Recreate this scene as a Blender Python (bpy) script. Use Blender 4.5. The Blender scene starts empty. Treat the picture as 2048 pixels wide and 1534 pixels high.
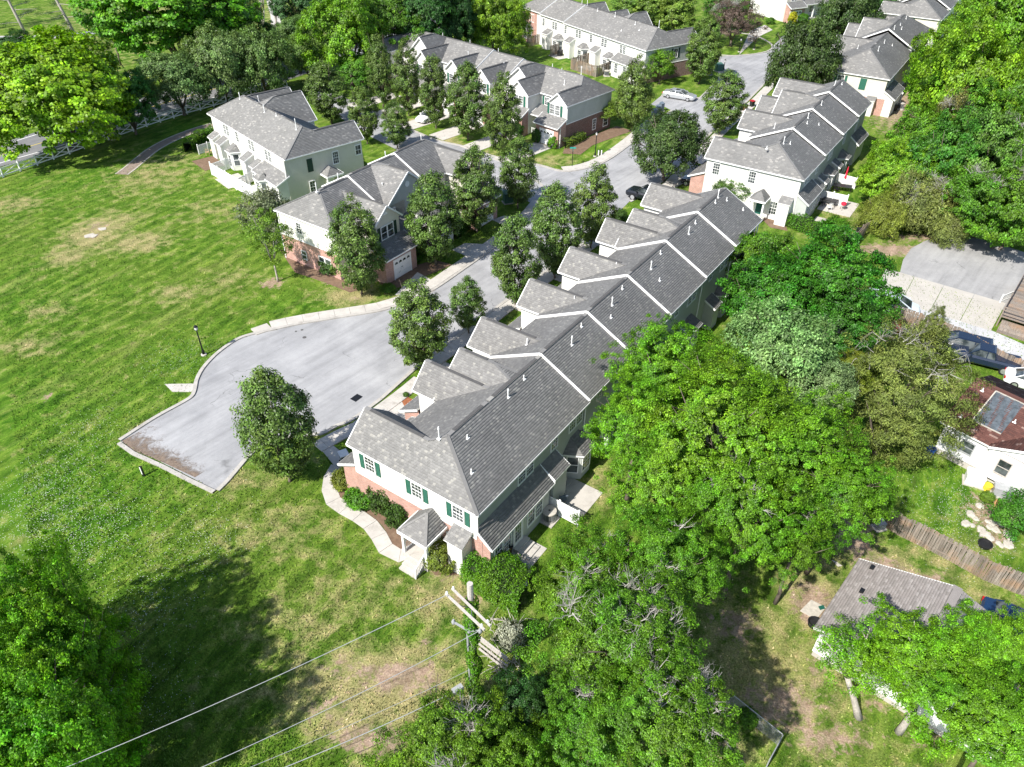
import bpy, math, random
import numpy as np
from math import sin, cos, tan, pi, radians, sqrt, atan2, hypot
from mathutils import Vector, Matrix
random.seed(7); RNG = np.random.default_rng(7)
scene = bpy.context.scene
COL = scene.collection

# ------------------------------------------------------------------ camera
CAM_H = 40.0; FPX = 1500.0; PITCH = radians(38.0); ROLL = radians(0.5)
cam_data = bpy.data.cameras.new('camera'); cam = bpy.data.objects.new('camera', cam_data); COL.objects.link(cam)
cam_data.lens = 36.0*FPX/2048.0; cam_data.sensor_width = 36.0; cam_data.sensor_fit = 'HORIZONTAL'
cam_data.clip_start = 0.5; cam_data.clip_end = 5000
r0 = Vector((1, 0, 0)); up0 = Vector((0, sin(PITCH), cos(PITCH))); fw = Vector((0, cos(PITCH), -sin(PITCH)))
rt = r0*cos(ROLL)+up0*sin(ROLL); up = -r0*sin(ROLL)+up0*cos(ROLL)
cam.matrix_world = Matrix(((rt.x, up.x, -fw.x, 0), (rt.y, up.y, -fw.y, 0), (rt.z, up.z, -fw.z, CAM_H), (0, 0, 0, 1)))
scene.camera = cam

# ------------------------------------------------------------------ sky, sun, exposure
SUN_EL = radians(45); SUN_AZ = radians(46)          # shadows fall towards +46 degrees
world = bpy.data.worlds.new('World'); scene.world = world; world.use_nodes = True
wn = world.node_tree.nodes; wl = world.node_tree.links
sky = wn.new('ShaderNodeTexSky'); sky.sky_type = 'NISHITA'; sky.sun_disc = False
sky.sun_elevation = SUN_EL
sd = Vector((-cos(SUN_AZ)*cos(SUN_EL), -sin(SUN_AZ)*cos(SUN_EL), sin(SUN_EL)))   # towards the sun
sky.sun_rotation = atan2(sd.x, sd.y)
sky.altitude = 150; sky.air_density = 1.0; sky.dust_density = 1.0; sky.ozone_density = 1.0
wl.new(sky.outputs[0], wn['Background'].inputs[0]); wn['Background'].inputs[1].default_value = 0.115
sun_d = bpy.data.lights.new('sun', 'SUN'); sun_d.energy = 5.0; sun_d.angle = radians(0.53); sun_d.color = (1.0, 0.955, 0.88)
sun = bpy.data.objects.new('sun', sun_d); COL.objects.link(sun)
sun.rotation_euler = sd.to_track_quat('Z', 'Y').to_euler(); sun.location = (0, 0, 100)
vs = scene.view_settings; vs.view_transform = 'Standard'; vs.look = 'None'; vs.gamma = 1.0; vs.use_curve_mapping = False
vs.exposure = 0.76

# ------------------------------------------------------------------ pixel of the photograph (2048 wide) -> point at height z
def at(px, py, z=0.0):
    x = (px-1024.0)/FPX; y = -(py-767.0)/FPX
    d = rt*x+up*y+fw
    t = (z-CAM_H)/d.z
    return Vector((d.x*t, d.y*t, z))
def top_of(base, ptop):
    """height of the point seen at ptop standing over ground point base"""
    x = (ptop[0]-1024.0)/FPX; y = -(ptop[1]-767.0)/FPX
    d = rt*x+up*y+fw
    t = (base.x*d.x+base.y*d.y)/(d.x*d.x+d.y*d.y)
    return CAM_H+t*d.z
def mpp(p):
    """metres per photograph pixel at a point"""
    return (Vector(p)-Vector((0, 0, CAM_H))).dot(fw)/FPX

# ------------------------------------------------------------------ materials
def nt(name):
    m = bpy.data.materials.new(name); m.use_nodes = True
    n = m.node_tree.nodes; l = m.node_tree.links
    b = n['Principled BSDF']; b.inputs['Roughness'].default_value = 0.8
    b.inputs['Specular IOR Level'].default_value = 0.3
    return m, n, l, b
def noise(n, l, scale, detail=4, rough=0.6, vec=None, dist=0):
    t = n.new('ShaderNodeTexNoise'); t.inputs['Scale'].default_value = scale; t.inputs['Detail'].default_value = detail
    t.inputs['Roughness'].default_value = rough; t.inputs['Distortion'].default_value = dist
    if vec: l.new(vec, t.inputs['Vector'])
    return t.outputs['Fac']
def ramp(n, l, fac, stops, interp='LINEAR'):
    r = n.new('ShaderNodeValToRGB'); r.color_ramp.interpolation = interp
    e = r.color_ramp.elements
    while len(e) < len(stops): e.new(0.5)
    for i, (p, c) in enumerate(stops):
        e[i].position = p; e[i].color = (c[0], c[1], c[2], 1) if hasattr(c, '__len__') else (c, c, c, 1)
    l.new(fac, r.inputs[0]); return r.outputs[0]
def mix(n, l, fac, a, b, mode='MIX'):
    m = n.new('ShaderNodeMix'); m.data_type = 'RGBA'; m.blend_type = mode
    for s, v in ((m.inputs[0], fac), (m.inputs[6], a), (m.inputs[7], b)):
        if hasattr(v, 'node'): l.new(v, s)
        elif hasattr(v, '__len__'): s.default_value = (v[0], v[1], v[2], 1)
        else: s.default_value = v
    return m.outputs[2]
def mth(n, l, op, a, b=0.5, clamp=False):
    m = n.new('ShaderNodeMath'); m.operation = op; m.use_clamp = clamp
    for s, v in ((m.inputs[0], a), (m.inputs[1], b)):
        if hasattr(v, 'node'): l.new(v, s)
        else: s.default_value = v
    return m.outputs[0]
def objco(n): return n.new('ShaderNodeTexCoord').outputs['Object']
def worldco(n): return n.new('ShaderNodeNewGeometry').outputs['Position']
def bump(n, l, b, h, strength=0.3, dist=0.02):
    u = n.new('ShaderNodeBump'); u.inputs['Strength'].default_value = strength; u.inputs['Distance'].default_value = dist
    l.new(h, u.inputs['Height']); l.new(u.outputs[0], b.inputs['Normal'])
M = {}
def plain(name, c, rough=0.7, var=0.12, scale=6, metal=0, spec=0.3):
    m, n, l, b = nt(name)
    w = worldco(n); f = noise(n, l, scale, 5, 0.65, w)
    lo = [x*(1-var) for x in c]; hi = [min(1, x*(1+var)) for x in c]
    l.new(ramp(n, l, f, [(0.3, lo), (0.7, hi)]), b.inputs['Base Color'])
    b.inputs['Roughness'].default_value = rough; b.inputs['Metallic'].default_value = metal; b.inputs['Specular IOR Level'].default_value = spec
    M[name] = m; return m
plain('trim_white', (0.80, 0.80, 0.79), 0.5, 0.04); plain('shutter_green', (0.03, 0.12, 0.085), 0.5)
plain('shutter_dark', (0.016, 0.045, 0.032), 0.5); plain('black_metal', (0.012, 0.013, 0.015), 0.35); plain('grey_metal', (0.30, 0.31, 0.32), 0.4, 0.15)
plain('door_green', (0.012, 0.09, 0.065), 0.5); plain('plastic_brown', (0.12, 0.06, 0.035), 0.5); plain('plastic_black', (0.02, 0.02, 0.022), 0.45)
plain('utility_green', (0.06, 0.14, 0.11), 0.5); plain('red_fabric', (0.55, 0.02, 0.05), 0.7); plain('rubber', (0.015, 0.015, 0.016), 0.8)
plain('ridge_dark', (0.085, 0.083, 0.082), 0.9, 0.2, 8); plain('bark', (0.13, 0.105, 0.085), 0.9, 0.35, 9); plain('twig_grey', (0.30, 0.285, 0.265), 0.9, 0.25, 9); plain('bark_pale', (0.36, 0.33, 0.29), 0.9, 0.3, 9)
plain('wood_old', (0.22, 0.18, 0.15), 0.9, 0.3, 10); plain('wood_pole', (0.42, 0.39, 0.36), 0.9, 0.25, 12); plain('flower_white', (0.7, 0.7, 0.66), 0.8)
plain('yellow_plastic', (0.65, 0.5, 0.05), 0.5); plain('blue_plastic', (0.02, 0.07, 0.25), 0.4); plain('stone_pale', (0.42, 0.39, 0.34), 0.9, 0.2, 5)
plain('red_brick_patio', (0.24, 0.13, 0.10), 0.9, 0.35, 9); plain('lens_glass', (0.7, 0.7, 0.68), 0.2); plain('cane', (0.5, 0.38, 0.22), 0.7); plain('orange_wood', (0.5, 0.27, 0.12), 0.7)
plain('tarp', (0.07, 0.085, 0.10), 0.75, 0.5, 3); plain('tire_rim', (0.55, 0.56, 0.58), 0.3, 0.05, metal=0.7); plain('lamp_red', (0.4, 0.01, 0.01), 0.3)
def paint(name, c, rough=0.25, metal=0.0, coat=0.6):
    m, n, l, b = nt(name); b.inputs['Base Color'].default_value = (*c, 1); b.inputs['Roughness'].default_value = rough
    b.inputs['Metallic'].default_value = metal; b.inputs['Coat Weight'].default_value = coat; b.inputs['Coat Roughness'].default_value = 0.08; M[name] = m
paint('car_silver', (0.50, 0.52, 0.54), 0.3, 0.5); paint('car_black', (0.008, 0.010, 0.016)); paint('car_white', (0.75, 0.76, 0.77)); paint('car_blue', (0.01, 0.03, 0.08)); paint('car_red', (0.35, 0.015, 0.02))
paint('car_pale', (0.55, 0.62, 0.66)); paint('ute_navy', (0.010, 0.018, 0.04))
m, n, l, b = nt('glass'); b.inputs['Base Color'].default_value = (0.035, 0.045, 0.05, 1); b.inputs['Roughness'].default_value = 0.06; b.inputs['Specular IOR Level'].default_value = 0.8
oc = worldco(n); f = noise(n, l, 1.3, 2, 0.5, oc)
l.new(ramp(n, l, f, [(0.42, (0.02, 0.027, 0.03)), (0.6, (0.10, 0.115, 0.12))]), b.inputs['Base Color']); M['glass'] = m
# siding: lap boards
def siding(name, c):
    m, n, l, b = nt(name); w = worldco(n); sx = n.new('ShaderNodeSeparateXYZ'); l.new(w, sx.inputs[0])
    z = mth(n, l, 'MULTIPLY', sx.outputs[2], 1/0.13); fr = mth(n, l, 'FRACT', z)
    f = noise(n, l, 0.9, 5, 0.6, w)
    base = ramp(n, l, f, [(0.3, [x*0.9 for x in c]), (0.7, [min(0.84, x*1.04) for x in c])])
    l.new(base, b.inputs['Base Color']); bump(n, l, b, fr, 0.55, 0.02); b.inputs['Roughness'].default_value = 0.6; M[name] = m
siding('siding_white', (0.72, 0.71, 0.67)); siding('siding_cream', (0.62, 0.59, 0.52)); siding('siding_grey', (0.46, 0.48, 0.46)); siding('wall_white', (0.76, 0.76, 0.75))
def brick(name, c1, c2, mortar, horiz='auto'):
    m, n, l, b = nt(name)
    at_ = n.new('ShaderNodeUVMap'); t = n.new('ShaderNodeTexBrick'); l.new(at_.outputs[0], t.inputs['Vector'])
    t.inputs['Scale'].default_value = 1; t.inputs['Brick Width'].default_value = 0.22; t.inputs['Row Height'].default_value = 0.075; t.inputs['Mortar Size'].default_value = 0.009
    t.inputs['Color1'].default_value = (*c1, 1); t.inputs['Color2'].default_value = (*c2, 1); t.inputs['Mortar'].default_value = (*mortar, 1); t.inputs['Bias'].default_value = -0.1
    f = noise(n, l, 1.5, 4, 0.6, worldco(n))
    l.new(mix(n, l, 1.0, t.outputs['Color'], ramp(n, l, f, [(0.3, 0.85), (0.7, 1.15)]), 'MULTIPLY'), b.inputs['Base Color'])
    iv = mth(n, l, 'SUBTRACT', 1.0, t.outputs['Fac']); bump(n, l, b, iv, 0.6, 0.012); M[name] = m
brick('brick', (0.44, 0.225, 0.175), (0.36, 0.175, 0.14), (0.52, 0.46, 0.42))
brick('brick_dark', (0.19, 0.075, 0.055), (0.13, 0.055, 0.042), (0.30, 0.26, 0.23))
# shingles: each tab is its own island
def shingle(name, stops, fine=0.25):
    m, n, l, b = nt(name); g = n.new('ShaderNodeNewGeometry')
    c = ramp(n, l, g.outputs['Random Per Island'], stops, 'CONSTANT')
    f = noise(n, l, 45, 3, 0.7, g.outputs['Position']); f2 = noise(n, l, 0.35, 4, 0.6, g.outputs['Position'])
    c = mix(n, l, 1.0, c, ramp(n, l, f, [(0.3, 1-fine), (0.7, 1+fine)]), 'MULTIPLY')
    c = mix(n, l, 1.0, c, ramp(n, l, f2, [(0.3, 0.9), (0.7, 1.1)]), 'MULTIPLY')
    l.new(c, b.inputs['Base Color']); b.inputs['Roughness'].default_value = 0.92; b.inputs['Specular IOR Level'].default_value = 0.15; M[name] = m
shingle('shingle', [(0, (0.175, 0.172, 0.168)), (0.3, (0.195, 0.191, 0.186)), (0.6, (0.165, 0.162, 0.158)), (0.78, (0.21, 0.206, 0.199)), (0.94, (0.265, 0.258, 0.24))])
shingle('shingle_far', [(0, (0.18, 0.178, 0.174)), (0.3, (0.20, 0.197, 0.192)), (0.6, (0.17, 0.168, 0.165)), (0.93, (0.27, 0.262, 0.25))])
shingle('shingle_brown', [(0, (0.095, 0.045, 0.038)), (0.4, (0.115, 0.055, 0.046)), (0.75, (0.08, 0.04, 0.035)), (0.96, (0.22, 0.15, 0.13))])
shingle('shingle_warm', [(0, (0.27, 0.245, 0.235)), (0.35, (0.24, 0.22, 0.21)), (0.65, (0.30, 0.275, 0.265)), (0.9, (0.33, 0.305, 0.295))])
# concrete, asphalt
def stone_like(name, c, scale, var, dark=None, spot=0.0, bmp=0.15):
    m, n, l, b = nt(name); w = worldco(n)
    f = noise(n, l, scale, 6, 0.65, w); f2 = noise(n, l, 35, 3, 0.6, w)
    col = ramp(n, l, f, [(0.25, [x*(1-var) for x in c]), (0.75, [x*(1+var) for x in c])])
    col = mix(n, l, 1.0, col, ramp(n, l, f2, [(0.3, 0.88), (0.7, 1.1)]), 'MULTIPLY')
    if dark:
        f3 = noise(n, l, 0.8, 5, 0.7, w, 1.0)
        col = mix(n, l, ramp(n, l, f3, [(0.55, 0.0), (0.72, spot)]), col, dark)
    l.new(col, b.inputs['Base Color']); bump(n, l, b, f2, bmp, 0.01); b.inputs['Roughness'].default_value = 0.9; M[name] = m
stone_like('concrete', (0.45, 0.425, 0.39), 0.9, 0.16, (0.22, 0.20, 0.17), 0.6)
stone_like('concrete_new', (0.42, 0.395, 0.355), 0.5, 0.12, (0.30, 0.28, 0.25), 0.5)
stone_like('kerb', (0.38, 0.36, 0.33), 1.6, 0.2, (0.2, 0.18, 0.16), 0.6)
stone_like('mulch', (0.16, 0.105, 0.07), 3, 0.35, (0.30, 0.22, 0.15), 0.5, 0.8)
stone_like('mulch_red', (0.27, 0.10, 0.045), 4, 0.35, None, 0, 0.8)
stone_like('brick_path', (0.24, 0.19, 0.155), 1.5, 0.25, (0.16, 0.12, 0.10), 0.6)
stone_like('stone_wall', (0.33, 0.29, 0.24), 6, 0.4, None, 0, 0.8)
def asphalt(name, c, tint):
    m, n, l, b = nt(name); w = worldco(n)
    f = noise(n, l, 0.22, 6, 0.6, w, 0.4); f2 = noise(n, l, 60, 2, 0.6, w); f3 = noise(n, l, 2.2, 5, 0.7, w)
    mp = n.new('ShaderNodeMapping'); mp.vector_type = 'TEXTURE'; mp.inputs['Rotation'].default_value = (0, 0, radians(50)); mp.inputs['Scale'].default_value = (9, 0.8, 1); l.new(w, mp.inputs[0])
    st = noise(n, l, 1.0, 4, 0.6, mp.outputs[0])
    col = ramp(n, l, f, [(0.3, [x*0.87 for x in c]), (0.7, [x*1.1 for x in tint])])
    col = mix(n, l, 1.0, col, ramp(n, l, st, [(0.32, 0.84), (0.5, 1.0), (0.68, 1.1)]), 'MULTIPLY')
    col = mix(n, l, 1.0, col, ramp(n, l, f2, [(0.3, 0.85), (0.7, 1.15)]), 'MULTIPLY')
    col = mix(n, l, 1.0, col, ramp(n, l, f3, [(0.3, 0.95), (0.7, 1.05)]), 'MULTIPLY')
    # thin cracks
    v = n.new('ShaderNodeTexVoronoi'); v.feature = 'DISTANCE_TO_EDGE'; v.inputs['Scale'].default_value = 0.16
    wp = n.new('ShaderNodeMix'); wp.data_type = 'VECTOR'; wp.inputs[0].default_value = 0.25
    tn = n.new('ShaderNodeTexNoise'); tn.inputs['Scale'].default_value = 0.7; tn.inputs['Detail'].default_value = 5; l.new(w, tn.inputs['Vector'])
    va = n.new('ShaderNodeVectorMath'); va.operation = 'MULTIPLY_ADD'; l.new(tn.outputs['Color'], va.inputs[0]); va.inputs[1].default_value = (2.6, 2.6, 0); l.new(w, va.inputs[2]); l.new(va.outputs[0], v.inputs['Vector'])
    g = noise(n, l, 0.35, 2, 0.5, w)
    crack = mth(n, l, 'MULTIPLY', ramp(n, l, v.outputs['Distance'], [(0.0, 1.0), (0.011, 0.0)]), ramp(n, l, g, [(0.52, 0.0), (0.62, 0.6)]))
    col = mix(n, l, ramp(n, l, noise(n, l, 0.9, 6, 0.75, w, 1.2), [(0.62, 0.0), (0.72, 0.35)]), col, [x*0.55 for x in c])
    col = mix(n, l, ramp(n, l, noise(n, l, 0.5, 6, 0.7, va.outputs[0], 0.8), [(0.60, 0.0), (0.75, 0.35)]), col, [min(.6, x*1.35) for x in tint])
    col = mix(n, l, crack, col, (0.09, 0.09, 0.09))
    l.new(col, b.inputs['Base Color']); bump(n, l, b, f2, 0.15, 0.01); b.inputs['Roughness'].default_value = 0.85; M[name] = m
asphalt('asphalt', (0.275, 0.277, 0.286), (0.315, 0.315, 0.32)); asphalt('asphalt_dark', (0.16, 0.162, 0.17), (0.19, 0.19, 0.195)); asphalt('gravel_drive', (0.40, 0.40, 0.405), (0.46, 0.46, 0.46)); asphalt('asphalt_lot', (0.27, 0.268, 0.268), (0.31, 0.305, 0.30))
# weathered picket wood, tinted per object
m, n, l, b = nt('picket_wood'); w = worldco(n); oi = n.new('ShaderNodeObjectInfo')
sx = n.new('ShaderNodeMapping'); sx.inputs['Scale'].default_value = (9, 9, 0.8); l.new(w, sx.inputs[0])
f = noise(n, l, 1.2, 5, 0.7, sx.outputs[0]); f2 = noise(n, l, 0.9, 3, 0.6, w)
c = ramp(n, l, f, [(0.3, (0.11, 0.088, 0.07)), (0.7, (0.30, 0.265, 0.23))])
c = mix(n, l, ramp(n, l, f2, [(0.45, 0.0), (0.7, 0.6)]), c, (0.33, 0.19, 0.10))
c = mix(n, l, 1.0, c, ramp(n, l, oi.outputs['Random'], [(0, 0.7), (1, 1.25)]), 'MULTIPLY'); l.new(c, b.inputs['Base Color']); M['picket_wood'] = m
# leaves: tint by object colour, variation per leaf
def leafmat(name, transl=0.35, rough=0.5, spread=0.42):
    m, n, l, b = nt(name); g = n.new('ShaderNodeNewGeometry'); oi = n.new('ShaderNodeObjectInfo')
    var = ramp(n, l, g.outputs['Random Per Island'], [(0, 1-spread), (0.5, 1.0), (0.85, 1+spread*0.7), (1, 1+spread*1.6)])
    f = noise(n, l, 0.5, 3, 0.5, g.outputs['Position'])
    ta = n.new('ShaderNodeAttribute'); ta.attribute_name = 'tone'; c = mix(n, l, 1.0, oi.outputs['Color'], var, 'MULTIPLY'); c = mix(n, l, 1.0, c, ta.outputs['Fac'], 'MULTIPLY')
    hs = n.new('ShaderNodeHueSaturation'); l.new(c, hs.inputs['Color'])
    l.new(ramp(n, l, f, [(0.3, 0.485), (0.7, 0.512)]), hs.inputs['Hue']); hs.inputs['Saturation'].default_value = 1.0
    l.new(hs.outputs[0], b.inputs['Base Color']); b.inputs['Roughness'].default_value = rough; b.inputs['Specular IOR Level'].default_value = 0.35
    t = n.new('ShaderNodeBsdfTranslucent'); tc = mix(n, l, 1.0, hs.outputs[0], (1.25, 1.25, 0.6), 'MULTIPLY'); l.new(tc, t.inputs['Color'])
    ms = n.new('ShaderNodeMixShader'); ms.inputs[0].default_value = transl; l.new(b.outputs[0], ms.inputs[1]); l.new(t.outputs[0], ms.inputs[2])
    l.new(ms.outputs[0], n['Material Output'].inputs['Surface']); M[name] = m
leafmat('leaf', 0.32, 0.5, 0.55); leafmat('leaf_glossy', 0.2, 0.45, 0.5); leafmat('needle', 0.15, 0.6, 0.4)

# ------------------------------------------------------------------ mesh helpers
def tag(o, label=None, cat=None, group=None, kind=None):
    if label: o['label'] = label
    if cat: o['category'] = cat
    if group: o['group'] = group
    if kind: o['kind'] = kind
    return o
def empty(name, loc, rz=0, **k):
    o = bpy.data.objects.new(name, None); COL.objects.link(o); o.location = loc; o.rotation_euler = (0, 0, rz); o.empty_display_size = 0.3
    return tag(o, **k)
class Frame:
    def __init__(s, O, ang=0, mirror=False, z0=0):
        s.O = (O[0], O[1]); s.z0 = z0; a = radians(ang); s.U = (cos(a), sin(a)); s.m = mirror
        s.V = (sin(a), -cos(a)) if mirror else (-sin(a), cos(a))
    def __call__(s, u, v, z=0):
        return (s.O[0]+u*s.U[0]+v*s.V[0], s.O[1]+u*s.U[1]+v*s.V[1], s.z0+z)
WF = Frame((0, 0))
class MB:
    def __init__(s, F=WF): s.F = F; s.v = []; s.f = []; s.mi = []; s.uv = []
    def P(s, p): return s.F(*p)
    def face(s, pts, mi=0, uv=None):
        k = len(s.v); s.v += [s.P(p) for p in pts]; idx = list(range(k, k+len(pts)))
        s.uv += (uv if uv else [(0, 0)]*len(pts))
        s.f.append(idx); s.mi.append(mi)
    def box(s, u0, u1, v0, v1, z0, z1, mi=0):
        a = [(u0, v0, z0), (u1, v0, z0), (u1, v1, z0), (u0, v1, z0), (u0, v0, z1), (u1, v0, z1), (u1, v1, z1), (u0, v1, z1)]
        for q in ((3, 2, 1, 0), (4, 5, 6, 7), (0, 1, 5, 4), (1, 2, 6, 5), (2, 3, 7, 6), (3, 0, 4, 7)):
            pts = [a[i] for i in q]
            du = abs(pts[0][0]-pts[1][0])+abs(pts[0][1]-pts[1][1])
            if q in ((3, 2, 1, 0), (4, 5, 6, 7)): uv = [(p[0], p[1]) for p in pts]
            elif q in ((0, 1, 5, 4), (2, 3, 7, 6)): uv = [(p[0], p[2]) for p in pts]
            else: uv = [(p[1], p[2]) for p in pts]
            s.face(pts, mi, uv)
    def bar(s, p0, p1, w, h=None, mi=0, upv=(0, 0, 1)):
        """box between two local points with section w x h"""
        h = h or w; a = Vector(s.P(p0)); b = Vector(s.P(p1)); d = (b-a)
        if d.length < 1e-6: return
        d.normalize(); sd_ = d.cross(Vector(upv))
        if sd_.length < 1e-3: sd_ = d.cross(Vector((1, 0, 0)))
        sd_.normalize(); u_ = sd_.cross(d)
        k = len(s.v)
        for c in (a, b):
            for x, y in ((-1, -1), (1, -1), (1, 1), (-1, 1)): s.v.append(tuple(c+sd_*(x*w/2)+u_*(y*h/2)))
        s.uv += [(0, 0)]*8
        for q in ((3, 2, 1, 0), (4, 5, 6, 7), (0, 1, 5, 4), (1, 2, 6, 5), (2, 3, 7, 6), (3, 0, 4, 7)): s.f.append([k+i for i in q]); s.mi.append(mi)
    def tube(s, pts, radii, n=7, mi=0, cap=True):
        P = [Vector(s.P(p)) for p in pts]; k = len(s.v); m = len(P); ref = None
        for i, p in enumerate(P):
            d = (P[min(i+1, m-1)]-P[max(i-1, 0)]); d.normalize()
            a = d.cross(Vector((0, 0, 1)) if ref is None and abs(d.z) < 0.95 else (Vector((1, 0.3, 0)) if ref is None else ref))
            if a.length < 1e-3: a = d.cross(Vector((0, 1, 0)))
            a.normalize(); b_ = d.cross(a); ref = b_*-1
            r = radii[i] if hasattr(radii, '__len__') else radii
            for j in range(n): t = 2*pi*j/n; s.v.append(tuple(p+a*(cos(t)*r)+b_*(sin(t)*r)))
        for i in range(m-1):
            for j in range(n): s.f.append([k+i*n+j, k+i*n+(j+1) % n, k+(i+1)*n+(j+1) % n, k+(i+1)*n+j]); s.mi.append(mi)
        if cap:
            s.f.append([k+j for j in range(n)][::-1]); s.mi.append(mi); s.f.append([k+(m-1)*n+j for j in range(n)]); s.mi.append(mi)
    def lathe(s, c, prof, n=12, mi=0):
        """prof: list of (r, z) about the vertical axis through local c"""
        k = len(s.v); m = len(prof)
        for r, z in prof:
            for j in range(n): t = 2*pi*j/n; s.v.append(s.P((c[0]+r*cos(t), c[1]+r*sin(t), c[2]+z)))
        for i in range(m-1):
            for j in range(n): s.f.append([k+i*n+j, k+i*n+(j+1) % n, k+(i+1)*n+(j+1) % n, k+(i+1)*n+j]); s.mi.append(mi)
        s.f.append([k+j for j in range(n)][::-1]); s.mi.append(mi); s.f.append([k+(m-1)*n+j for j in range(n)]); s.mi.append(mi)
    def prism(s, poly, z0, z1, mi=0, side_mi=None):
        """poly: list of (u, v) going round"""
        n = len(poly); A = sum(poly[i][0]*poly[(i+1) % n][1]-poly[(i+1) % n][0]*poly[i][1] for i in range(n))
        if A < 0: poly = poly[::-1]
        s.face([(p[0], p[1], z1) for p in poly], mi, [(p[0], p[1]) for p in poly]); s.face([(p[0], p[1], z0) for p in poly[::-1]], mi)
        t = 0
        for i in range(n):
            a = poly[i]; b_ = poly[(i+1) % n]; L = hypot(a[0]-b_[0], a[1]-b_[1])
            s.face([(a[0], a[1], z0), (b_[0], b_[1], z0), (b_[0], b_[1], z1), (a[0], a[1], z1)], mi if side_mi is None else side_mi, [(t, z0), (t+L, z0), (t+L, z1), (t, z1)]); t += L
    def build(s, name, mats, parent=None, smooth=False, **k):
        if not s.f: return None
        me = bpy.data.meshes.new(name)
        vv = s.v
        if parent is not None and not getattr(s.F, 'local', False):
            L = parent_world(parent); vv = [(x-L[0], y-L[1], z-L[2]) for x, y, z in s.v]
        me.from_pydata(vv, [], s.f)
        mats = mats if isinstance(mats, (list, tuple)) else [mats]
        for mm in mats: me.materials.append(M[mm] if isinstance(mm, str) else mm)
        if len(mats) > 1: me.polygons.foreach_set('material_index', s.mi)
        if len(s.uv) == len(s.v) and any(u != (0, 0) for u in s.uv[:400]):
            ul = me.uv_layers.new(name='UVMap'); idx = np.empty(len(me.loops), dtype=np.int32); me.loops.foreach_get('vertex_index', idx)
            ul.data.foreach_set('uv', np.array(s.uv, dtype=np.float32)[idx].ravel())
        if smooth: me.polygons.foreach_set('use_smooth', [True]*len(me.polygons))
        me.update()
        o = bpy.data.objects.new(name, me); COL.objects.link(o)
        if parent is not None: o.parent = parent
        return tag(o, **k)
def parent_world(p):
    L = Vector(p.location); q = p.parent
    while q is not None: L = L+Vector(q.location); q = q.parent
    return L
def np_mesh(name, V, Fq, mat, parent=None, smooth=False, **k):
    """V (n,3) array, Fq (m,4) quads"""
    me = bpy.data.meshes.new(name); V = np.asarray(V, dtype=np.float32); Fq = np.asarray(Fq, dtype=np.int32)
    me.vertices.add(len(V)); me.vertices.foreach_set('co', V.ravel())
    me.loops.add(Fq.size); me.loops.foreach_set('vertex_index', Fq.ravel())
    me.polygons.add(len(Fq)); me.polygons.foreach_set('loop_start', np.arange(0, Fq.size, 4, dtype=np.int32))
    try: me.polygons.foreach_set('loop_total', np.full(len(Fq), 4, dtype=np.int32))
    except Exception: pass
    me.materials.append(M[mat] if isinstance(mat, str) else mat); me.update(calc_edges=True)
    if smooth: me.polygons.foreach_set('use_smooth', [True]*len(Fq))
    if name is None: return me
    o = bpy.data.objects.new(name, me); COL.objects.link(o)
    if parent is not None: o.parent = parent
    return tag(o, **k)
def copy_tree(o, parent=None):
    c = o.copy(); COL.objects.link(c); c.parent = parent
    for ch in list(o.children): copy_tree(ch, c)
    return c
def poly_world(pts, z=0): return [tuple(at(p[0], p[1], 0).xy) for p in pts]
def smooth_line(pts, n=6, closed=False):
    """Catmull-Rom through 2D points"""
    P = [Vector((p[0], p[1])) for p in pts]; out = []
    N = len(P); R = range(N if closed else N-1)
    for i in R:
        if closed: a, b, c, d = P[(i-1) % N], P[i], P[(i+1) % N], P[(i+2) % N]
        else: a, b, c, d = P[max(i-1, 0)], P[i], P[i+1], P[min(i+2, N-1)]
        for k in range(n):
            t = k/n; out.append(tuple(0.5*((2*b)+(c-a)*t+(2*a-5*b+4*c-d)*t*t+(-a+3*b-3*c+d)*t*t*t)))
    if not closed: out.append(tuple(P[-1]))
    return out
def resample(line, step):
    P = [Vector(p[:2]) for p in line]; out = [P[0].copy()]; acc = 0
    for a, b in zip(P, P[1:]):
        L = (b-a).length; t = step-acc
        while t <= L: out.append(a+(b-a)*(t/L)); t += step
        acc = (acc+L) % step
    if (out[-1]-P[-1]).length > step*0.3: out.append(P[-1])
    return out
def offset(line, d):
    P = [Vector(p[:2]) for p in line]; out = []
    for i, p in enumerate(P):
        t = P[min(i+1, len(P)-1)]-P[max(i-1, 0)]
        if t.length < 1e-6: t = Vector((1, 0))
        t.normalize(); out.append(p+Vector((-t.y, t.x))*d)
    return out
def ribbon(name, line, w0, w1, z0, z1, mat, parent=None, **k):
    """solid strip between offsets w0 and w1 of a line"""
    A = offset(line, w0); B = offset(line, w1); mb = MB()
    for i in range(len(A)-1):
        a, b, c, d = A[i], A[i+1], B[i+1], B[i]
        mb.face([(a.x, a.y, z1), (b.x, b.y, z1), (c.x, c.y, z1), (d.x, d.y, z1)][::(1 if w1 > w0 else -1)])
        for p, q in ((a, b), (d, c)): mb.face([(p.x, p.y, z0), (q.x, q.y, z0), (q.x, q.y, z1), (p.x, p.y, z1)])
    return mb.build(name, mat, parent, **k)
def sheet(name, poly, z, mat, parent=None, **k):
    mb = MB(); mb.face([(p[0], p[1], z) for p in poly]); return mb.build(name, mat, parent, **k)

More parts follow.
